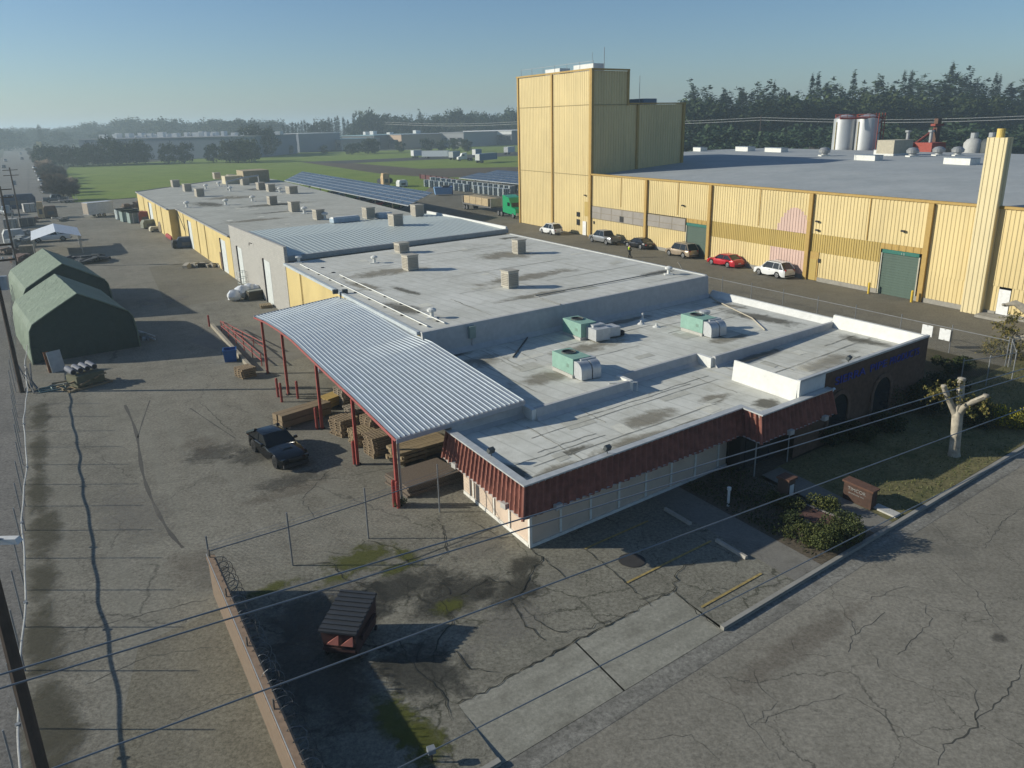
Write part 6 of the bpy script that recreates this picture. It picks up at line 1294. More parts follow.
def fence(lab, pts, h, rail=True, ext=.0, barb=0, pm=GAL, pr=.035, rail_sag=0, name='chain_link_fence', step=None):
    t = thing(name, lab, 'fence', pts[0]); m_ = MB()
    P = [Vector((p[0],p[1],0)) for p in pts]
    if step:
        Q = []
        for a, b in zip(P, P[1:]):
            k = max(1, round((b-a).length/step)); Q += [a.lerp(b, i/k) for i in range(k)]
        P = Q+[P[-1]]
    for a, b in zip(P, P[1:]): mesh_panel(m_, a, b, .05, h)
    m_.build('mesh', CHAIN, t)
    for p in P: MB().tube([p, p+Vector((0,0,h+ext))], pr, 8).build('fence_post', pm, t)
    if rail: MB().tube([p+Vector((0,0,h)) for p in P], .025, 6).build('top_rail', pm, t)
    for k in range(barb): MB().tube([p+Vector((0,0,h+.12+.14*k)) for p in P], .008, 3).build('barbed_wire', GAL, t)
    return t, P
DPOST = plain('dark fence pipe', (.10,.11,.115), .6, metal=.3)
fence('chain link fence crossing the yard from the brick wall to the office corner', [L(3.15,28.75),L(6.3,28.6),L(9.75,28.6),L(13.45,28.7),L(15.3,28.9)], 1.75, ext=.65, barb=2, pm=plain('weathered fence pipe', (.20,.21,.22), .6, metal=.4))
lf, LPs = fence('long chain link fence with closely spaced posts along the left yard edge', [L(-3.35,15.5),L(-3.25,28),L(-3.3,45),L(-3.9,60),L(-4.6,125),L(-6,200)], 2.1, ext=.25, step=3.0, pm=GAL, rail=False, pr=.028)
WP = thing('sagging_pipe', 'white flexible pipe sagging in waves along the left fence', 'pipe', L(-3.2,15.5)); b = MB(); path = []
for k in range(120):
    y = 14+k*.5; path.append(tuple(L(-3.12+.07*math.sin(y*.45)+.02*math.sin(y*1.3), y, 1.12+.05*math.sin(y*.5+1)+.02*math.sin(y*1.7))))
b.tube(path, .032, 6); b.build('pipe_run', plain('white pvc', (.45,.45,.42), .5, dirt=.3), WP)
for k in range(5,115,14): p = Vector(path[k]); MB().lathe((p.x,p.y,p.z-.05), [(.075,0),(.075,.1)], 8).build('pipe_clamp', GAL, WP)
ef, _ = fence('chain link fence along the alley behind the office', [L(56.7,21.6),L(56.7,34),L(56.6,53),L(56.6,70)], 1.85, ext=.3, step=3.8, pm=plain('weathered fence pipe', (.20,.21,.22), .6, metal=.4))
sf_, _ = fence('chain link gate fence running from the alley towards the street tree', [L(56.7,21.4),L(54,20.0),L(51.5,20.6),L(49.5,21.4)], 1.9, ext=.15, pm=GAL)
fence('chain link fence at the right edge beyond the pollarded tree', [L(57,21.4),L(64,21.0),L(72,21.0)], 1.9, ext=.1, pm=GAL)
for (px,py),lab in (((927,329),'white sign board on the alley fence, left of its twin'),((944.5,332.5),'white sign board on the alley fence, right of its twin')):
    p0 = None
    for yy in np.linspace(18,50,641):
        q = L(56.5,yy,1.35); dv = q-Vector((0,0,CH)); w_ = dv.dot(FW)
        if abs(512+F*dv.dot(RT)/w_-px) < .4: p0 = q; break
    t = thing('fence_sign', lab, 'sign', p0 or L(56.5,26,1.35), YY, 'white signs on the alley fence')
    MB().cbox(Vector((0,0,0)), (.85,.03,.85)).build('sign_board', plain('sign white', (.68,.69,.68), .5), **local(t))
    for z in (-.38,.38): MB().cbox(Vector((0,.03,z)), (.1,.012,.05)).build('clip_strip', GAL, **local(t))
# brick wall with razor wire
BRW = brick_mat('tan brick', (.175,.125,.085), (.15,.105,.07), (.16,.135,.105), 1.6)
t = thing('brick_wall', 'low tan brick wall topped with razor wire coils beside the parking lot', 'wall', L(3.1,15.3))
LB().box(3.08,3.30,15.6,28.6,0,1.55).build('wall_face', BRW, t); LB().box(3.03,3.35,15.55,28.62,1.553,1.62).build('coping', plain('brick coping', (.24,.165,.11), .9, var=.2, scale=5), t)
for y in (15.65,18.9,22.2,25.4,28.5): LB().tube([(3.15,y,0),(3.15,y,1.95)], .03, 6).build('wire_post', plain('rusty post', (.14,.12,.10), .7), t)
LB().tube([(3.05,15.6,1.75),(3.05,28.6,1.75)], .018, 5).build('wire_rail', GAL, t)
b = MB(); path = []
for k in range(420):
    a = k*.42; y = 15.8+k*12.7/420; path.append(tuple(L(3.42+(.22+.05*math.sin(k*.13))*math.cos(a)+.03*random.random(), y+.05*math.sin(k*.31), 1.52+(.24+.06*math.sin(k*.09))*math.sin(a))))
b.tube(path, .013, 3, cap=False); b.build('razor_wire', plain('razor wire', (.12,.125,.13), .45, metal=.6), t)
b = MB(); path = []
for k in range(300):
    a = k*.5+1; y = 15.8+k*12.7/300; path.append(tuple(L(3.62+.24*math.cos(a), y, 1.25+.26*math.sin(a))))
b.tube(path, .012, 3, cap=False); b.build('razor_wire', MATS['razor wire'], t)
gt = thing('gate_frame', 'galvanised pipe gate standing at the street end of the brick wall', 'gate', L(3.0,15.2))
for x in (2.6,3.05): LB().tube([(x,15.25,0),(x,15.25,2.2)], .05, 8).build('gate_post', GAL, gt)
LB().tube([(-.4,15.25,1.75),(2.6,15.25,1.75)], .025, 6).build('gate_rail', GAL, gt)
pd_ = thing('pedestal_lamp', 'small dark lamp on a thin post in the parking lot near the street', 'lamp', G(432,762))
MB().tube([(0,0,0),(0,0,.35)], .03, 6).build('post', DARK, **local(pd_)); MB().cbox(Vector((0,0,.42)), (.22,.2,.16), .4).build('lamp_head', plain('lamp grey', (.2,.22,.24), .5), **local(pd_))
# utility poles down the left fence line
POLE = plain('weathered pole', (.075,.055,.042), .9, var=.25, scale=2, dirt=.4)
def pole(p, h, lab, arms=True, r=.16):
    t = thing('utility_pole', lab, 'utility pole', p, YX-.0, 'utility poles along the left fence')
    MB().tube([(0,0,0),(0,0,h)], r, 10, r*.7).build('pole', POLE, **local(t))
    if arms:
        for z in (h-.5,h-1.5): 
            MB().cbox(Vector((0,.14,z)), (2.6,.10,.13)).build('cross_arm', POLE, **local(t))
            for sx in (-1.2,-.6,.6,1.2): MB().lathe((sx,.14,z+.06), [(.03,0),(.06,.08),(.03,.18)], 8).build('insulator', plain('insulator', (.3,.34,.36), .3), **local(t))
        MB().cyl((.35,.0,h-3.4), .27, .9, 12).build('transformer', plain('transformer grey', (.30,.34,.37), .5), **local(t))
    return t
pole(G(22,392), 10.5, 'wooden utility pole with cross arms standing by the nearer tent corner')
pole(G(17,267), 10.5, 'wooden utility pole with cross arms beyond the tents')
pole(L(-4.6,190), 10.5, 'wooden utility pole farthest up the left fence line')
np_ = G(70,880); 
t = pole(np_, 11, 'thick dark wooden pole rising at the lower left beside the fence', False, .17)
lampz = 6.6
sl = thing('street_lamp', 'white cobra head street lamp on an arm over the left fence', 'street lamp', np_); p = G(8,540,9.0)
MB().tube([np_+Vector((0,0,9.0)), np_.lerp(p,.5)+Vector((0,0,4.6)), p], .025, 6).build('lamp_arm', GAL, sl)
dd = (p-Vector((np_.x,np_.y,6))).normalized(); MB().cbox(p, (.5,.2,.11), math.atan2(dd.y,dd.x)*0, taper=.8).build('lamp_head', plain('lamp white', (.6,.62,.64), .35), sl)
# overhead wires spanning along the street
WIRE = plain('weathered cable', (.16,.18,.20), .4, metal=.3)
def yz(px, py, y):
    r = ray(px,py); den = (XD.x*r.y-XD.y*r.x)/_det; tt = y/den; return Vector((0,0,CH))+r*tt
def wire(lab, pA, pB, rad=.0125, sag=.35, grp='overhead wires along the street'):
    t = thing('overhead_wire', lab, 'wire', pA, 0, grp); pth = []
    a = pA+(pA-pB)*.12; b = pB+(pB-pA)*1.2
    for k in range(41): q = k/40; p = a.lerp(b,q); pth.append((p.x,p.y,p.z))
    MB().tube(pth, rad, 6).build('cable', WIRE, t)
    MB().tube([Vector(pth[20])+Vector((-.15,-.1,0)), Vector(pth[20])+Vector((.15,.1,0))], rad*1.3, 6).build('cable_splice', WIRE, t); return t
wire('highest overhead wire crossing the lot and the office front', yz(0,674.7,10), yz(993,378,8.3))
wire('second overhead wire running just below the highest one', yz(0,688.5,10), yz(1007,381.5,8.3))
wire('third overhead wire passing over the dumpster and the parking lot', yz(54,768,9.2), yz(1024,408.5,7.4))
wire('lowest dark overhead wire crossing the driveway apron', yz(430,752,9), yz(900,514,8.2), .012)
# ------------------------------------------------------------------ front garden pieces
ms_ = thing('monument_sign', 'low brown brick monument sign with small grey lettering by the entry path', 'sign', L(30.35,15.9)); LB().box(30.15,30.6,16.15,17.65,0,.86).build('brick_base', plain('sign brick', (.06,.034,.024), .9, var=.3, scale=5), ms_); LB().box(30.08,30.67,16.08,17.72,.863,.95).build('coping', plain('sign coping', (.10,.05,.033), .9, var=.2, scale=5), ms_)
LETG = plain('grey letters', (.24,.235,.22), .6)
def side_text(body, size, y0, z, width, par, x=30.145):
    o = text_mesh(body, size, 'sign_lettering', LETG, par, 0, 0, 0, width, .01); o0 = L(0,0,0)-Vector(par.location)
    for v in o.data.vertices:
        rel = v.co-o0; al = rel.dot(XD); nn = Vector((XD.y,-XD.x,0)); v.co = L(x,y0,z)-Vector(par.location)-YD*al+Vector((0,0,rel.z))-XD*rel.dot(nn)
    return o
side_text('TIMCOR', .22, 17.42, .56, .95, ms_); side_text('products inc', .11, 17.35, .40, .8, ms_)
t = thing('brick_pillar', 'small square pillar with a white panel standing in the planting bed', 'pillar', G(785,500), YX)
MB().cbox(Vector((0,0,.55)), (.55,.55,1.1)).build('pillar_body', plain('pillar brown', (.09,.06,.045), .9), **local(t)); MB().cbox(Vector((0,0,1.15)), (.68,.68,.1)).build('pillar_cap', plain('sign coping', (.10,.05,.033), .9), **local(t)); MB().cbox(Vector((0,-.29,.6)), (.3,.03,.55)).build('white_panel', WHITE, **local(t))
t = thing('planter_slab', 'flat reddish brown slab with pale edging among the shrubs', 'slab', G(816,524), YX)
MB().cbox(Vector((0,0,.16)), (1.35,2.0,.3)).build('slab_top', plain('reddish slab', (.10,.05,.04), .85, var=.25, scale=4), **local(t))
for sx in (-.72,.72): MB().cbox(Vector((sx,0,.18)), (.09,2.0,.36)).build('edging', plain('edging', (.22,.2,.19), .8), **local(t))
t = thing('white_marker', 'slim white standpipe between the office and the walkway', 'standpipe', G(728,506)); MB().cyl((0,0,0), .06, .85, 10).build('pipe', WHITE, **local(t)); MB().lathe((0,0,.82), [(.1,0),(.1,.12),(.03,.16)], 10).build('pipe_cap', WHITE, **local(t))
# ------------------------------------------------------------------ trees and planting
rng = random.Random(11)
LF1 = leaf_mat('conifer needles', (.012,.026,.016), (.026,.048,.026), (.055,.080,.036)); LF2 = leaf_mat('broad leaves', (.018,.030,.012), (.034,.052,.020), (.062,.082,.030))
LF3 = leaf_mat('cypress needles', (.010,.020,.012), (.018,.032,.018), (.03,.048,.024)); LFS = leaf_mat('shrub leaves', (.022,.034,.010), (.045,.060,.018), (.10,.10,.035)); LFB = leaf_mat('dry shoots', (.05,.055,.016), (.10,.095,.03), (.20,.15,.05))
LFY = leaf_mat('yellow flowers', (.05,.06,.015), (.10,.11,.02), (.55,.42,.02)); TWG = leaf_mat('bare twigs', (.11,.084,.07), (.17,.13,.108), (.23,.18,.15)); LFD = leaf_mat('dark hedge leaves', (.012,.020,.008), (.024,.036,.012), (.045,.06,.02))
LFH = leaf_mat('dense bush leaves', (.030,.040,.012), (.058,.072,.022), (.105,.115,.04))
BARK = plain('bark', (.10,.075,.055), .95, var=.3, scale=3); PALEB = plain('pale bark', (.36,.32,.25), .9, var=.4, scale=2.6, dirt=.6)
def leaf(b, c, s, flat=0.0):
    a = Vector((rng.gauss(0,1), rng.gauss(0,1), rng.gauss(0,1)*(1-flat))).normalized(); u = a.orthogonal().normalized()
    if flat: u = Vector((rng.gauss(0,1), rng.gauss(0,1), rng.gauss(0,.25))).normalized(); a = Vector((rng.gauss(0,1), rng.gauss(0,1), rng.gauss(0,.25))).normalized()
    v = a.cross(u) if not flat else a
    u = u*s*rng.uniform(.6,1.3); v = v*s*rng.uniform(.4,.9)
    b.face([b.P(c-u), b.P(c-v*.8+u*.1), b.P(c+u), b.P(c+v*.8+u*.15)])
def conifer(H, Rr, n, dens, shape=.8, low=.12, leaf_s=.7):
    b = MB(); z = H*low; n = int(n*1.9); dens = dens*1.15; leaf_s *= .8
    while z < H*.985:
        f = (z-H*low)/(H*(1-low)); r = Rr*max(.05,(1-f)**shape)*rng.uniform(.65,1.2)
        for k in range(rng.randint(4,7)):
            a = rng.uniform(0,2*math.pi); rr = r*rng.uniform(.55,1.1); zo = rng.gauss(0, H/n*1.2)
            for j in range(int(dens*(.5+rr/Rr))):
                t = rng.uniform(.15,1)**.7; w_ = rr*.22*(1.15-t)+.15
                leaf(b, Vector((math.cos(a)*rr*t+rng.gauss(0,w_), math.sin(a)*rr*t+rng.gauss(0,w_), z+zo-.22*rr*t+rng.gauss(0,.45))), leaf_s*rng.uniform(.6,1.2), .35)
        z += H/n*rng.uniform(.6,1.4)
    for k in range(10): leaf(b, Vector((rng.gauss(0,.15),rng.gauss(0,.15),H*rng.uniform(.95,1.0))), leaf_s*.5)
    return b
def broad(H, Rr, lobes, per, leaf_s=.6, low=.14):
    b = MB()
    for k in range(lobes):
        z = H*rng.uniform(low,.9); f = (z/H-low)/(1-low); rad = Rr*math.sin(math.pi*min(.97,.18+.75*f))**.7*rng.uniform(.25,1.1); a = rng.uniform(0,2*math.pi); c = Vector((math.cos(a)*rad, math.sin(a)*rad, z)); lr = Rr*rng.uniform(.22,.42)
        for j in range(per):
            d = Vector((rng.gauss(0,1), rng.gauss(0,1), rng.gauss(0,.8))).normalized()*lr*rng.uniform(.55,1.08); leaf(b, c+d, leaf_s*rng.uniform(.6,1.2))
    return b
def trunk(t, H, r, mat=BARK): MB().tube([(0,0,-.2),(.05*H*.1,0,H*.3),(0,.03*H*.2,H*.7)], r, 7, r*.3).build('trunk', mat, **local(t))
def proto(name, lab, cat, crown, mat, H, r):
    t = thing(name, lab, cat); trunk(t, H, r); crown.build('crown', mat, **local(t)); return t
USED = set()
PRO = {
 'cedar': [(conifer(24,8.6,15,20,.5,.10,.85),LF1,24,.5), (conifer(24,7.4,17,19,.62,.08,.8),LF1,24,.45), (conifer(24,9.4,13,24,.36,.14,.9),LF1,24,.5)],
 'spire': [(conifer(24,4.6,24,10,.8,.06,.65),LF1,24,.35)],
 'cypress': [(conifer(24,1.9,34,8,.35,.02,.5),LF3,24,.3)],
 'broad': [(broad(16,6.5,30,90,.6),LF2,16,.4), (broad(16,7.5,36,80,.62),LF2,16,.4)],
 'bush': [(broad(5,3.4,24,70,.28,.1),LF1,5,.15)]}
MESH = {}
for k, lst in PRO.items():
    MESH[k] = []
    for cb_, mt_, H, r in lst:
        tb = MB().tube([(0,0,-.2),(.004*H,0,H*.3),(0,.006*H,H*.72)], r, 7, r*.3)
        o1 = tb.build('trunk', BARK); o2 = cb_.build('crown', mt_); MESH[k].append((o1.data, o2.data, H)); bpy.data.objects.remove(o1); bpy.data.objects.remove(o2)
NAMES = {'cedar':'cedar_tree','spire':'fir_tree','cypress':'cypress_tree','broad':'broadleaf_tree','bush':'bush'}
def plant(kind, p, H, lab, group, wide=1.0, mat=None):
    tm_, cm_, h0 = rng.choice(MESH[kind]); t = thing(NAMES[kind], lab, 'tree' if kind != 'bush' else 'bush', p, rng.uniform(0,6.28), group); s = H/h0; t.scale = (s*wide, s*wide, s)
    for nm, d in (('trunk',tm_),('crown',cm_)): o = bpy.data.objects.new(nm, d); COL.objects.link(o); o.parent = t
    return t
def at_dist(px, D):
    r = ray(px, 200); k = D/r.y; return Vector((r.x*k, D, -.25))
def hgt_at(p, py):
    px0 = None; lo, hi = 0, 90
    for _ in range(40):
        mid = (lo+hi)/2; q = Vector((p.x,p.y,mid))-Vector((0,0,CH)); y = 384-F*q.dot(UP)/q.dot(FW)
        if y > py: lo = mid
        else: hi = mid
    return lo
def grow(kind, px, py, D, lab, group, wide=1.0):
    p = at_dist(px, D); return plant(kind, p, max(2, hgt_at(p, py)+.25), lab, group, wide)
GR = 'dark evergreens beyond the factory'
special = {802:'slim fir, left of a close pair, rising left of the silver silos', 807:'slim fir, right of a close pair, rising left of the silver silos', 842:'pointed fir rising directly behind the left silver silo', 867:'pointed evergreen rising directly behind the right silver silo', 935:'tallest evergreen in the line behind the red conveyor', 890:'left of two thin cypress tips between silos and conveyor', 895:'right of two thin cypress tips between silos and conveyor', 687:'evergreen touching the upper edge of the low tower block', 1015:'spreading cedar behind the yellow flue at the right edge'}
for px, py, kind in ((687,86,'cedar'),(700,95,'cedar'),(719,90,'cedar'),(736,89,'cedar'),(749,90,'cedar'),(766,84,'spire'),(758,88,'cedar'),(777,90,'cedar'),(787,97,'cedar'),(802,77,'spire'),(807,76,'spire'),(815,84,'cedar'),(825,85,'cedar'),(842,74,'spire'),(854,88,'cedar'),(867,76,'cedar'),(880,88,'cedar'),(890,72,'cypress'),(895,72,'cypress'),(902,80,'cedar'),(912,82,'cedar'),(924,82,'cedar'),(935,65,'spire'),(940,74,'cedar'),(950,75,'cedar'),(960,79,'cedar'),(969,86,'cedar'),(978,74,'cypress'),(981,76,'cypress'),(992,84,'cedar'),(1003,86,'cedar'),(1015,77,'cedar'),(1024,82,'cedar')):
    grow(kind, px+rng.uniform(-1,1), py, rng.uniform(370,430), special.get(px, 'dark evergreen in the dense line behind the factory roof'), GR if px not in special else 'singled evergreens beyond the factory', 1.0 if kind != 'cedar' else rng.uniform(1.0,1.35))
for k in range(72):
    px = 684+k*4.9+rng.uniform(-3,3); grow('broad' if k % 3 == 0 else 'cedar', px, rng.uniform(91,113), rng.uniform(335,385), 'lower dark tree in front of the evergreen line behind the factory', 'lower trees beyond the factory', 1.25)
for k in range(30):
    px = 690+k*11.8+rng.uniform(-5,5); grow('bush', px, rng.uniform(124,138), rng.uniform(285,320), 'low bush at the foot of the tree line behind the factory', 'bushes beyond the factory', 1.8)
GC = 'cypress row far behind the field'
for px, py in ((279,125),(291,124),(295,127),(300,122.5),(303,123),(306,122.5),(309,121),(312,120),(315,123),(318,124),(321,123),(324,122),(329,121),(332,122),(335.7,117.5),(338.5,119),(342,117.5),(344.5,116),(350,117.5),(354,120),(360,114)):
    grow('cypress', px, py, rng.uniform(640,680), 'thin dark cypress in the row far behind the field', GC, 1.4)
for px, py in ((263,124),(271,126),(326,119),(370,110),(376,110.5),(384,113),(396,112),(404,117),(412,115),(424,112.5),(432,115),(441,113),(449,116),(456,108),(462,109),(470,113),(477,111.5),(484,114),(490,112),(499,113),(509,108),(516,110),(523,110)):
    grow('broad' if px != 424 else 'cedar', px, py, rng.uniform(660,740) if px > 300 else 500, 'large rounded tree in the line far behind the trailers' if px > 300 else 'large rounded tree left of the far grey building', 'rounded trees far behind the trailers' if px > 300 else 'rounded trees by the far grey building', .9 if px > 300 else 1.0)
for k in range(18):
    px = 365+k*9.4+rng.uniform(-4,4); grow('broad', px, rng.uniform(119,128), rng.uniform(690,760), 'lower tree in the hazy mass far behind the trailers', 'lower trees far behind the trailers', 1.3)
for px, py in ((262,139),(268,141),(285,143),(294,145),(328,145),(355,143),(362,142),(372,139),(378,137),(404,140),(430,138),(444,140),(456,137.5),(469,138)):
    grow('broad', px, py, rng.uniform(500,540), 'dark round tree in front of the low buildings beyond the field', 'trees before the low buildings', 1.1)
for px, py in ((52,144),(60,145),(70,144),(80,146),(90,145),(100,141),(109,144),(120,136),(126,140),(133,141),(143,139),(151,143),(174,142.5),(190,142),(219,142.5),(235,139),(243,141),(250,137),(256,138)):
    grow('broad', px, py, rng.uniform(418,440), 'dark tree in front of the long blue grey warehouse', 'trees before the blue grey warehouse', 1.0)
for px, py, D in ((97,121,1300),(106,124,1250),(115,122,1350),(126,124,1300),(134,120,1250),(140,118.5,1250),(146,117.5,1200),(152,119,1250),(158,120,1200),(163,118.5,1150),(170,121,1200),(176,121,1150),(182,118,1100),(188,121,1200),(196,123,1300),(205,122,1300),(215,122,1200),(222,119,1100),(227,118,1050),(234,121,1100),(241,120,1000),(247,118,1000),(254,120,950),(85,126,1400),(75,127,1500),(64,127,1500),(40,128,1500),(30,129,1500),(20,129.5,1600),(10,129,1500),(4,130,1500),(262,121,1000),(275,120,1100),(285,120,1100)):
    grow('broad', px, py, D*.8, 'hazy tree on the far horizon left of the cypress row', 'hazy trees on the horizon', 1.5)
for k in range(60):
    px = rng.uniform(0,290); grow('broad', px, rng.uniform(126,133), rng.uniform(800,1500), 'small hazy tree in the far town', 'hazy trees in the far town', 1.6)
grow('cypress', 53, 125, 800, 'single tall dark column tree on the far left horizon', None, 2.2)
# bare trees between the far street and the field
def bare_mesh(seed, H=9.0):
    r2 = random.Random(seed); b = MB()
    def br(p, d, ln, r, lv):
        q = p+d*ln; b.tube([p, p.lerp(q,.5)+Vector((r2.gauss(0,.05),r2.gauss(0,.05),0))*ln, q], r, 4, r*.6, cap=False)
        if lv == 0:
            for k in range(9):
                e = (d+Vector((r2.gauss(0,.7),r2.gauss(0,.7),r2.gauss(.2,.5)))).normalized()*r2.uniform(.5,1.1); s = q-d*ln*r2.uniform(0,.7); w_ = e.orthogonal().normalized()*.05; b.face([b.P(s-w_),b.P(s+w_),b.P(s+e+w_*.3),b.P(s+e-w_*.3)])
            return
        for k in range(r2.randint(4,6)):
            e = (d*.7+Vector((r2.gauss(0,.7),r2.gauss(0,.7),r2.gauss(.1,.35)))).normalized(); br(p+d*ln*r2.uniform(.3,1.0), e, ln*r2.uniform(.55,.8), r*.55, lv-1)
    br(Vector((0,0,-.1)), Vector((0,0,1)), H*.26, .2, 4); return b
bares = [bare_mesh(s).build('branches', TWG).data for s in (3,8)]
for o in [o for o in COL.objects if o.name.startswith('branches')]: bpy.data.objects.remove(o)
for i, (px, py, H) in enumerate(((72,200,9),(67,195,9.5),(63,189,9.5),(61,184,9.5),(57,179,10),(54,174,9.5),(51,170,9.5),(48,167,9.5),(45,163,9),(42,160,9),(74,192,8.5),(69,181,8.5),(40,157,9),(36,153,9),(60,175,9),(54,167,9),(64,178,8.5))):
    t = thing('bare_tree', 'leafless brown tree in the row between far street and field' if i else 'leafless brown tree nearest the dark pickup at the field corner', 'tree', G(px-7,py), rng.uniform(0,6), 'leafless trees beside the far street' if i else None); t.scale = (H/9*1.25,H/9*1.25,H/9)
    o = bpy.data.objects.new('branches', bares[i%2]); COL.objects.link(o); o.parent = t
for px, py in ((765,132),(772,131),(793,128),(800,127),(948,126),(960,127),(970,126)):
    t = thing('bare_tree', 'reddish bare tree low in front of the evergreens behind the factory', 'tree', at_dist(px, 275), rng.uniform(0,6), 'reddish bare trees behind the factory'); H = hgt_at(t.location, py)+.25; t.scale = (H/9*1.4,H/9*1.4,H/9); o = bpy.data.objects.new('branches', bares[0]); COL.objects.link(o); o.parent = t
# pollarded street tree
def view_off(p, px, py):
    "point in the upright plane through p that faces the road"
    r = ray(px,py); n_ = Vector((p.x,p.y,0)).normalized(); k = n_.dot(p)/n_.dot(r); return Vector((0,0,CH))+r*k
def pollard(base, limbs, r0, lab, shoots, fork):
    t = thing('pollarded_tree', lab, 'tree', base); f = fork; b = MB()
    mid = base.lerp(f,.5); b.tube([base-Vector((0,0,.15)), base+Vector((0,0,.12)), mid, f, f+(f-mid)*.12], [r0*1.35,r0*1.05,r0*.9,r0*.95,r0*.6], 14)
    for lm in limbs:
        b.tube([f-(f-mid)*.15]+lm[0], lm[1], 10)
    for i, v in enumerate(b.v): b.v[i] = v+Vector((rng.gauss(0,1),rng.gauss(0,1),rng.gauss(0,1)))*.018
    for lm in limbs:
        e = lm[0][-1]; q = lm[1][-1]; b.lathe((e.x,e.y,e.z-q*.6), [(q*.9,0),(q*1.35,q*.7),(q*1.2,q*1.4),(.02,q*1.7)], 9)
    b.build('trunk', PALEB, t, smooth=60)
    c = MB()
    for (p, n_, L_) in shoots:
        for k in range(n_):
            d = Vector((rng.gauss(0,.8),rng.gauss(0,.8),rng.gauss(.1,.6))).normalized()*L_*rng.uniform(.5,1.1); s = p+Vector((rng.gauss(0,.12),rng.gauss(0,.12),rng.gauss(0,.1)))
            tip = s+d-Vector((0,0,.25*d.length)); w_ = d.orthogonal().normalized()*.012; c.face([c.P(s-w_),c.P(s+w_),c.P(tip+w_*.4),c.P(tip-w_*.4)])
            for j in range(11): q = s.lerp(tip, rng.uniform(.2,1)); leaf(c, q+Vector((rng.gauss(0,.05),rng.gauss(0,.05),rng.gauss(0,.05))), .085)
    c.build('crown', LFB, t); return t
base = G(953.7,455.5); V = lambda x, y: view_off(base, x, y)
toc = Vector((-base.x,-base.y,0)).normalized()
pollard(base, [([V(951,404),V(947.5,394)+toc*.3,V(944.5,384)+toc*.5],[.2,.16,.13,.11]), ([V(960,402)-toc*.2,V(961.2,382)-toc*.3],[.22,.18,.16]), ([V(964,407),V(970,402)+toc*.2,V(986,394)+toc*.4],[.2,.17,.14,.12])], .27, 'pollarded street tree with a pale trunk and three cut limbs on the lawn',
   [(V(942,389),16,.75),(V(936,394),14,.7),(V(949,396),9,.55),(V(968,402),10,.6),(V(979,400),14,.75),(V(953,382),6,.6),(V(983,404),9,.7),(V(970,412),5,.5)], V(957.3,414))
base2 = L(60.2,19.8); V2 = lambda x, y: view_off(base2, x, y); P2 = [base2]
f2 = V2(1046,342)
pollard(base2, [([V2(1030,312),V2(1015,303),V2(1004,305)],[.3,.34,.22,.12]), ([V2(1030,337),V2(1018,338),V2(1005,337)],[.25,.24,.18,.12]), ([V2(1052,318),V2(1052,296)],[.3,.24,.2])], .4, 'pollarded tree at the right picture edge with leafy shoots',
   [(V2(1000,342),34,1.3),(V2(1010,330),34,1.2),(V2(1020,345),36,1.3),(V2(1008,357),40,1.4),(V2(990,345),22,1.1),(V2(1020,365),30,1.3),(V2(1016,318),24,1.1),(V2(1002,325),20,1.0)], f2)
# shrubs and hedges near the office
def shrub(px, py, r, h, lab, mat=LFS, n=900, ls=.05, group='shrubs around the office garden', z=0, upright=False):
    p = G(px, py); t = thing('shrub', lab, 'shrub', p, rng.uniform(0,6), group); b = MB()
    lob = [(Vector((rng.gauss(0,.38)*r, rng.gauss(0,.38)*r, h*rng.uniform(.3,.72))), rng.uniform(.34,.55)) for _ in range(9)]
    for k in range(int(n*2)):
        c, q = rng.choice(lob); d = Vector((rng.gauss(0,1),rng.gauss(0,1),rng.gauss(0,1))).normalized(); d = Vector((d.x*r*q, d.y*r*q, d.z*h*q*.8))*rng.uniform(.6,1.08); c2 = c+d; c2.z = max(.04, c2.z); leaf(b, c2, ls)
    b.build('foliage', mat, **local(t)); s = MB()
    for k in range(5): a = rng.uniform(0,6.28); s.tube([(0,0,0),(math.cos(a)*r*.4,math.sin(a)*r*.4,h*.6)], .025, 4)
    s.build('stems', BARK, **local(t))
for px,py,r,h,lab,n in ((847,541,1.05,1.15,'large trimmed green shrub at the kerb, right of a twin',2200),(824,549,.9,1.0,'green shrub at the kerb corner of the planting bed',1900),(803,542,.75,.85,'dark green shrub between the walkway and the reddish slab',1300),(796,528,.65,.8,'small olive shrub in front of the square pillar',1000),(790,513,.6,.75,'sparse olive shrub just below the square pillar',700),(826,513,.75,.8,'olive shrub between the reddish slab and the entry path',1100),(776,506,.55,.7,'thin shrub left of the square pillar',500)):
    shrub(px,py,r,h,lab, LFH if px > 800 else LFS, n)
for px,py,r,h,lab in ((875,412,1.4,2.6,'tall dark shrub against the brick arch at the left'),(905,400,1.3,2.2,'tall dark shrub in front of the right brick arch'),(925,412,1.2,1.6,'dark shrub at the brick building corner'),(833,445,1.0,1.1,'dark low hedge shrub beside the entry'),(857,440,1.0,1.0,'dark low hedge shrub in the middle of the brick front'),(885,430,1.0,1.0,'dark low hedge shrub near the brick corner'),(945,395,1.2,1.4,'dark rounded shrub behind the pollarded tree'),(955,372,1.1,1.2,'dark weedy shrub beside the alley gate fence')):
    shrub(px,py,r,h,lab, LFD, 1500, .075)
shrub(996,424,1.1,1.2,'yellow flowered shrub right of the pollarded tree', LFY, 1100, .06); shrub(975,425,1.2,1.5,'dark shrub between the pollarded tree and the yellow flowers', LFD, 1300, .07); shrub(1015,428,1.1,1.0,'yellow flowered shrub at the right picture edge', LFY, 900, .06)
shrub(401,506,.35,.35,'weed tuft at the foot of the corner carport post', LFS, 160, .06, None)
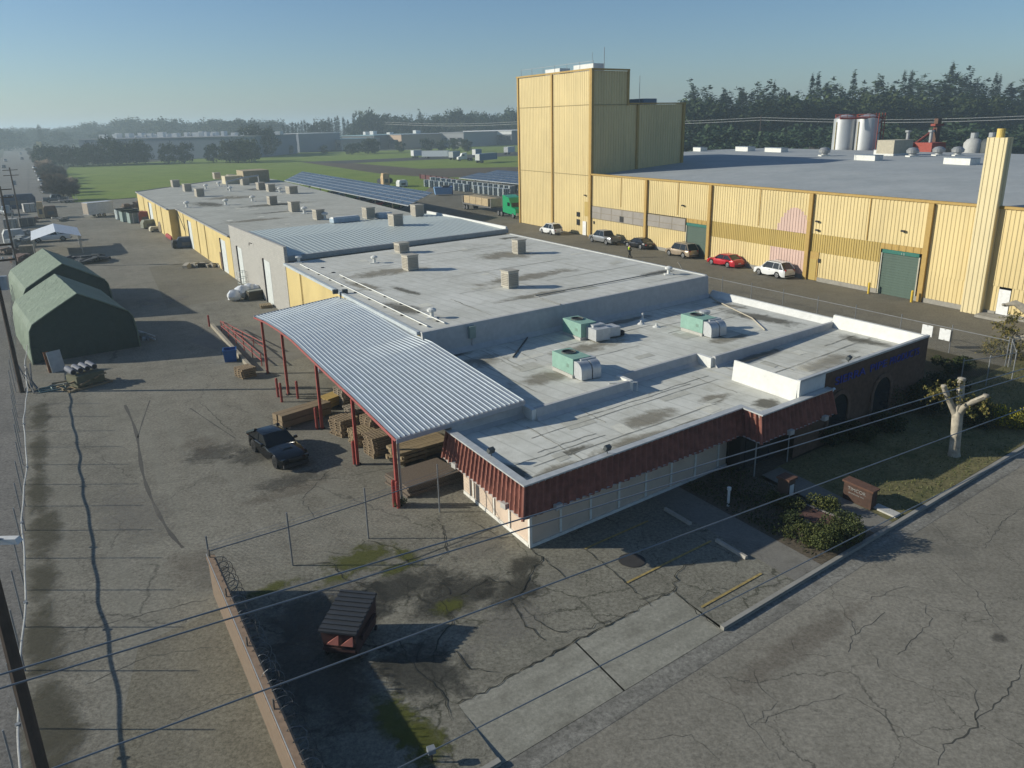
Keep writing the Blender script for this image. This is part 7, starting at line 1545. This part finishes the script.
# grass blades on the lawn and the verge
b = MB()
for k in range(5200):
    x, y = rng.uniform(30.6,58), rng.uniform(15.0,21.5)
    p = L(x,y,.0); a = rng.uniform(0,6.28); w_ = Vector((math.cos(a),math.sin(a),0))*.03; tip = Vector((rng.gauss(0,.05),rng.gauss(0,.05),rng.uniform(.05,.14))); b.face([b.P(p-w_),b.P(p+w_),b.P(p+tip)])
gr = b.build('grass', leaf_mat('grass blades', (.06,.07,.02), (.12,.11,.045), (.20,.17,.08))); struct(gr, 'stuff')
# ------------------------------------------------------------------ buildings across the field
def far_building(px0, px1, pyb, pyt, lab, wall, roof, depth=60, wins=0, yaw_x=True, base2=None, rooftop=0, band=None):
    a = G(px0,pyb); b_ = G(px1, base2 or pyb); t = thing('far_building', lab, 'building', a); d = (b_-a); ln = d.length; d = d.normalized(); nn = Vector((-d.y,d.x,0))
    if nn.y < 0: nn = -nn
    h = hgt_at(a, pyt); f = lambda s,q,z: a+d*s+nn*q+Vector((0,0,z)); B = lambda: MB(f)
    wl = B(); wl.poly([(0,0,0),(ln,0,0),(ln,0,h),(0,0,h)]); wl.poly([(0,0,0),(0,depth,0),(0,depth,h),(0,0,h)]); wl.poly([(ln,0,0),(ln,depth,0),(ln,depth,h),(ln,0,h)]); wl.poly([(0,depth,0),(ln,depth,0),(ln,depth,h),(0,depth,h)]); wl.build('wall', wall, t)
    rf_ = B().box(-.4,ln+.4,-.4,depth+.4,h-.01,h+.35).build('roof', roof, t)
    for k in range(wins):
        s = ln*(k+.5)/wins; w_ = B().box(s-ln/wins*.3,s+ln/wins*.3,-.15,.0,h*.35,h*.65).build('window', GLASS, t)
    if band: B().box(0,ln,-.3,-.02,h*.75,h*.97).build('fascia_band', band, t)
    for k in range(rooftop):
        s = ln*(k+.5)/rooftop+rng.uniform(-2,2); q = rng.uniform(.3,.9)*depth; o = B().box(s-rng.uniform(.8,2.2),s+rng.uniform(.8,2.2),q,q+rng.uniform(3,6),h+.36,h+.36+rng.uniform(1.2,3)).build('roof_unit', plain('roof unit white', (.66,.66,.64), .6), rf_)
    return t
PGR = plain('blue grey cladding', (.17,.20,.24), .7, dirt=.2); PDK = plain('dark far wall', (.09,.10,.11), .7); PBE = plain('beige far wall', (.40,.35,.28), .8); PTA = plain('tan far wall', (.40,.29,.20), .8); PWH = plain('white far roof', (.62,.63,.62), .6); PGY = plain('grey far roof', (.26,.27,.28), .7); PTE = plain('teal far roof', (.22,.36,.38), .6)
far_building(82,258,160.5,140,'very long blue grey warehouse across the field with white roof units', PGR, PGY, 60, 0, base2=157.5, rooftop=34)
far_building(278,300,152.5,134.5,'blue grey box shaped building left of the cypress row', PGR, PWH, 40, 2)
far_building(307,323,149,138,'beige two storey building in front of the cypress row', PBE, PTE, 30, 3, base2=149.5); far_building(327,342,150,139.5,'beige stepped building right of a taller beige one', PBE, PTE, 30, 3, base2=150.5)
far_building(343,375,149,136,'low dark building with a pale teal roof behind round trees', PDK, PTE, 60, 4, rooftop=4)
far_building(385,402,148,135,'tan blank sided building in the middle distance', PTA, PGY, 50, 1, base2=148.6); far_building(402.5,424,147,135,'dark long building joined to the tan blank one', PDK, PGY, 40, 3)
far_building(426,440,147,134,'pale blue building behind the white trailers', PGR, PGY, 40, 2); far_building(441,464,147,133,'mid grey building behind the white trailers', PGY, PGY, 40, 3); far_building(464,512,145,131.5,'dark glass building with a bright white roof line', PDK, PWH, 40, 7, band=PWH)
far_building(683,734,151,134,'long low building with a white fascia right of the tower', PDK, PGY, 40, 3, band=PWH)
far_building(770,828,150,139,'long low brick red building in front of the tree line', plain('brick red far', (.17,.08,.06), .8), PGY, 14, 6)
far_building(1010,1060,160,143,'pale shed behind the yellow flue at the right edge', PWH, PGY, 30, 2)
for k in range(26):
    px = 2+k*9.5+rng.uniform(-3,3); py = rng.uniform(134.5,141) if px < 85 else rng.uniform(133,136); a = G(px,py)
    sc = 1.0; w_ = rng.uniform(8,22); t = thing('far_house', 'tiny pale building in the hazy town on the left horizon', 'building', a, rng.uniform(-.5,.5), 'hazy town buildings'); h = rng.uniform(4,7)
    MB().cbox(Vector((0,0,h/2)), (w_,12,h)).build('wall', rng.choice([PWH,PBE,PGY]), **local(t)); MB().loft([[(-w_/2-.5,-6.5,h),(w_/2+.5,-6.5,h),(w_/2+.5,6.5,h),(-w_/2-.5,6.5,h)],[(-w_/2,-.3,h+2),(w_/2,-.3,h+2),(w_/2,.3,h+2),(-w_/2,.3,h+2)]]).build('roof', rng.choice([PWH,PGY]), **local(t))
t = thing('yellow_sign_tower', 'narrow yellow sided sign tower at the far street corner', 'sign tower', G(40.5,152)); MB().cbox(Vector((0,0,4.5)), (3,3,9)).build('tower_body', plain('sign yellow', (.55,.38,.1), .7), **local(t)); MB().cbox(Vector((0,0,9.4)), (3.4,3.4,.8)).build('tower_cap', PDK, **local(t))
# ------------------------------------------------------------------ solar canopies
def solar(corn, z, lab, tilt=.6, nx=14, ny=4, posts=7):
    t = thing('solar_canopy', lab, 'solar canopy', corn[0], 0, 'solar canopies on the back lot')
    SOL = plain('solar glass', (.05,.062,.09), .22, spec=.6, var=.15, scale=.2, dirt=.1); FRM = plain('panel frame', (.45,.48,.5), .4, metal=.4)
    a, b_, c, d = [Vector((p.x,p.y,0)) for p in corn]
    def f(u, v, dz=0): p = a.lerp(b_,u).lerp(d.lerp(c,u),v); return Vector((p.x,p.y,z+tilt*(v-.5)*2+dz))
    b = MB()
    for i in range(nx):
        for j in range(ny):
            e = .012; u0,u1,v0,v1 = i/nx+e/nx*4,(i+1)/nx-e/nx*4,j/ny+e*2,(j+1)/ny-e*2; b.poly([f(u0,v0,.05),f(u1,v0,.05),f(u1,v1,.05),f(u0,v1,.05)])
    b.build('solar_panels', SOL, t); q = MB(); q.loft([[f(0,0),f(1,0),f(1,1),f(0,1)],[f(0,0,-.12),f(1,0,-.12),f(1,1,-.12),f(0,1,-.12)]]); q.build('support_frame', FRM, t)
    for k in range(posts):
        p = f((k+.5)/posts,.5); MB().tube([(p.x,p.y,0),(p.x,p.y,p.z-.1)], .18, 6).build('post', STEEL, t)
solar([G(408,202.6,4.3),G(284,178.5,4.3),G(302.5,173.3,4.3),G(433.4,195.2,4.3)], 4.3, 'long solar panel canopy just behind the grey warehouse roof', .5, 22, 5, 9)
solar([L(102,146,3),L(101,190,3),L(108,190,3),L(109,146,3)], 3.0, 'nearer of two low solar canopies behind the bin stacks', .5, 14, 3, 6)
solar([L(112,146,3),L(111,196,3),L(118,196,3),L(119,146,3)], 3.0, 'farther of two low solar canopies behind the bin stacks', .5, 14, 3, 6)
for (px,py),cc,lab in (((378,206.5),(.30,.02,.02),'red car in the shade under the long solar canopy'),((393,208.5),(.04,.12,.05),'green car in the shade under the long solar canopy'),((362,203.5),(.04,.05,.07),'dark car in the shade under the long solar canopy'),((335,197),(.3,.31,.33),'grey car at the far end under the long solar canopy')):
    car('parked_car', lab, 'car', G(px,py), YX, paint('shade '+lab[:5], cc, .2), 4.5, 1.8, 1.5, 2.7, .93, .9, .95, (1.3,2.0,3.6,4.3), 'sedan', group='cars under the solar canopy')
# overhead line far behind
for k, (py0, py1, lab) in enumerate(((124,119.5,'thin pale power line crossing in front of the far tree line'),)):
    t = thing('power_line', lab, 'power line', at_dist(400,330)); a = at_dist(390,420); b_ = at_dist(1060,250); zs = [hgt_at(a,123.5), hgt_at(b_,116)]
    pth = [a.lerp(b_,q/30)+Vector((0,0,zs[0]+(zs[1]-zs[0])*q/30-1.2*math.sin(math.pi*((q/30*3)%1)))) for q in range(31)]
    MB().tube(pth, .07, 4).build('cable', plain('pale cable', (.5,.5,.48), .5), t); MB().tube([p+Vector((0,0,.9)) for p in pth], .06, 4).build('cable', plain('pale cable', (.5,.5,.48), .5), t)
    for q in (10,20): MB().tube([Vector((pth[q].x,pth[q].y,-.3)), pth[q]+Vector((0,0,1.6))], .16, 6).build('line_pole', POLE, t)

# more stored goods and vehicles along the left fence
rz = random.Random(21)
for (px,py),nm,lab,cc,dm_ in (((12,228),'crate','grey crate close to the left fence above the white scrap machine',(.3,.3,.28),(2.2,2,1.6)),((27,226),'crate','dark crate between the canopy and the blue container',(.08,.08,.08),(2.6,2,1.5)),((33,222),'scrap_heap','rusty scrap heap below the tan upright crate',(.16,.10,.07),(3.2,2.4,1.2)),((62,221),'scrap_heap','pale scrap heap right of the brown crate',(.32,.30,.26),(3,2,.9)),((25,236),'scrap_heap','grey scrap heap left of the white canopy',(.24,.25,.25),(3.0,2.2,1.5)),((10,254),'scrap_heap','brown scrap heap at the fence below the white scrap machine',(.16,.12,.09),(2.6,2.2,1.2)),((28,255),'crate','weathered crate between two scrap heaps beside the canopy legs',(.20,.17,.12),(1.8,1.6,1.3)),((74,262),'scrap_heap','dark scrap heap between the canopy and the farther tent',(.07,.07,.075),(3.4,2.2,1.1)),((30,212),'crate','pale crate right of the dark blue container',(.38,.37,.34),(2.4,2,1.8)),((120,213),'scrap_heap','grey scrap heap between the box trailer and the long warehouse',(.2,.2,.19),(3.6,2.4,1.1))):
    t = thing(nm, lab, nm.replace('_',' '), G(px,py), YX+rz.uniform(-.3,.3)); mt_ = plain('store '+lab[:22], cc, .8, var=.3, dirt=.4); sx, sy, sz = dm_
    for k in range(9 if nm == 'scrap_heap' else 1):
        c = Vector((rz.uniform(-.4,.4)*sx, rz.uniform(-.4,.4)*sy, sz*rz.uniform(.15,.7))) if nm == 'scrap_heap' else Vector((0,0,sz/2+.1)); d = (sx*rz.uniform(.2,.6), sy*rz.uniform(.2,.7), sz*rz.uniform(.15,.4)) if nm == 'scrap_heap' else (sx,sy,sz)
        MB().cbox(c, d, rz.uniform(-.6,.6) if nm == 'scrap_heap' else 0, rz.uniform(-.3,.3) if nm == 'scrap_heap' else 0).build('scrap_piece' if nm == 'scrap_heap' else 'crate_body', mt_, **local(t))
    if nm == 'crate':
        for q in (-.4,0,.4): MB().cbox(Vector((q*sx,-sy/2-.02,sz/2+.1)), (.12,.05,sz)).build('batten', WOODG, **local(t))
        MB().cbox(Vector((0,0,.05)), (sx*.9,sy*.9,.1)).build('skid', TYRE, **local(t))
c = G(7,215); car('pickup_truck', 'silver pickup parked nose out by the left fence beside the dark blue container', 'pickup', c, YY+.2, paint('silver', (.30,.31,.32), .6), 5.6, 1.95, 1.85, 3.5, 1.12, 1.08, 1.10, (1.3,2.0,3.6,3.95), 'pickup', wr=.38, clear=.32, nose=.9, tail=.95)

# ground cover in the shaded planting bed
b = MB()
for k in range(5200):
    x, y = rng.uniform(24.6,28.4), rng.uniform(15.4,23.0)
    if y > 21.6 or x < 28.3:
        if rng.random() < .35+.65*max(0,math.sin(x*2.1)*math.sin(y*1.4+1)): leaf(b, L(x,y,rng.uniform(.03,.34)), .07)
struct(b.build('ground_cover', LFD), 'stuff')
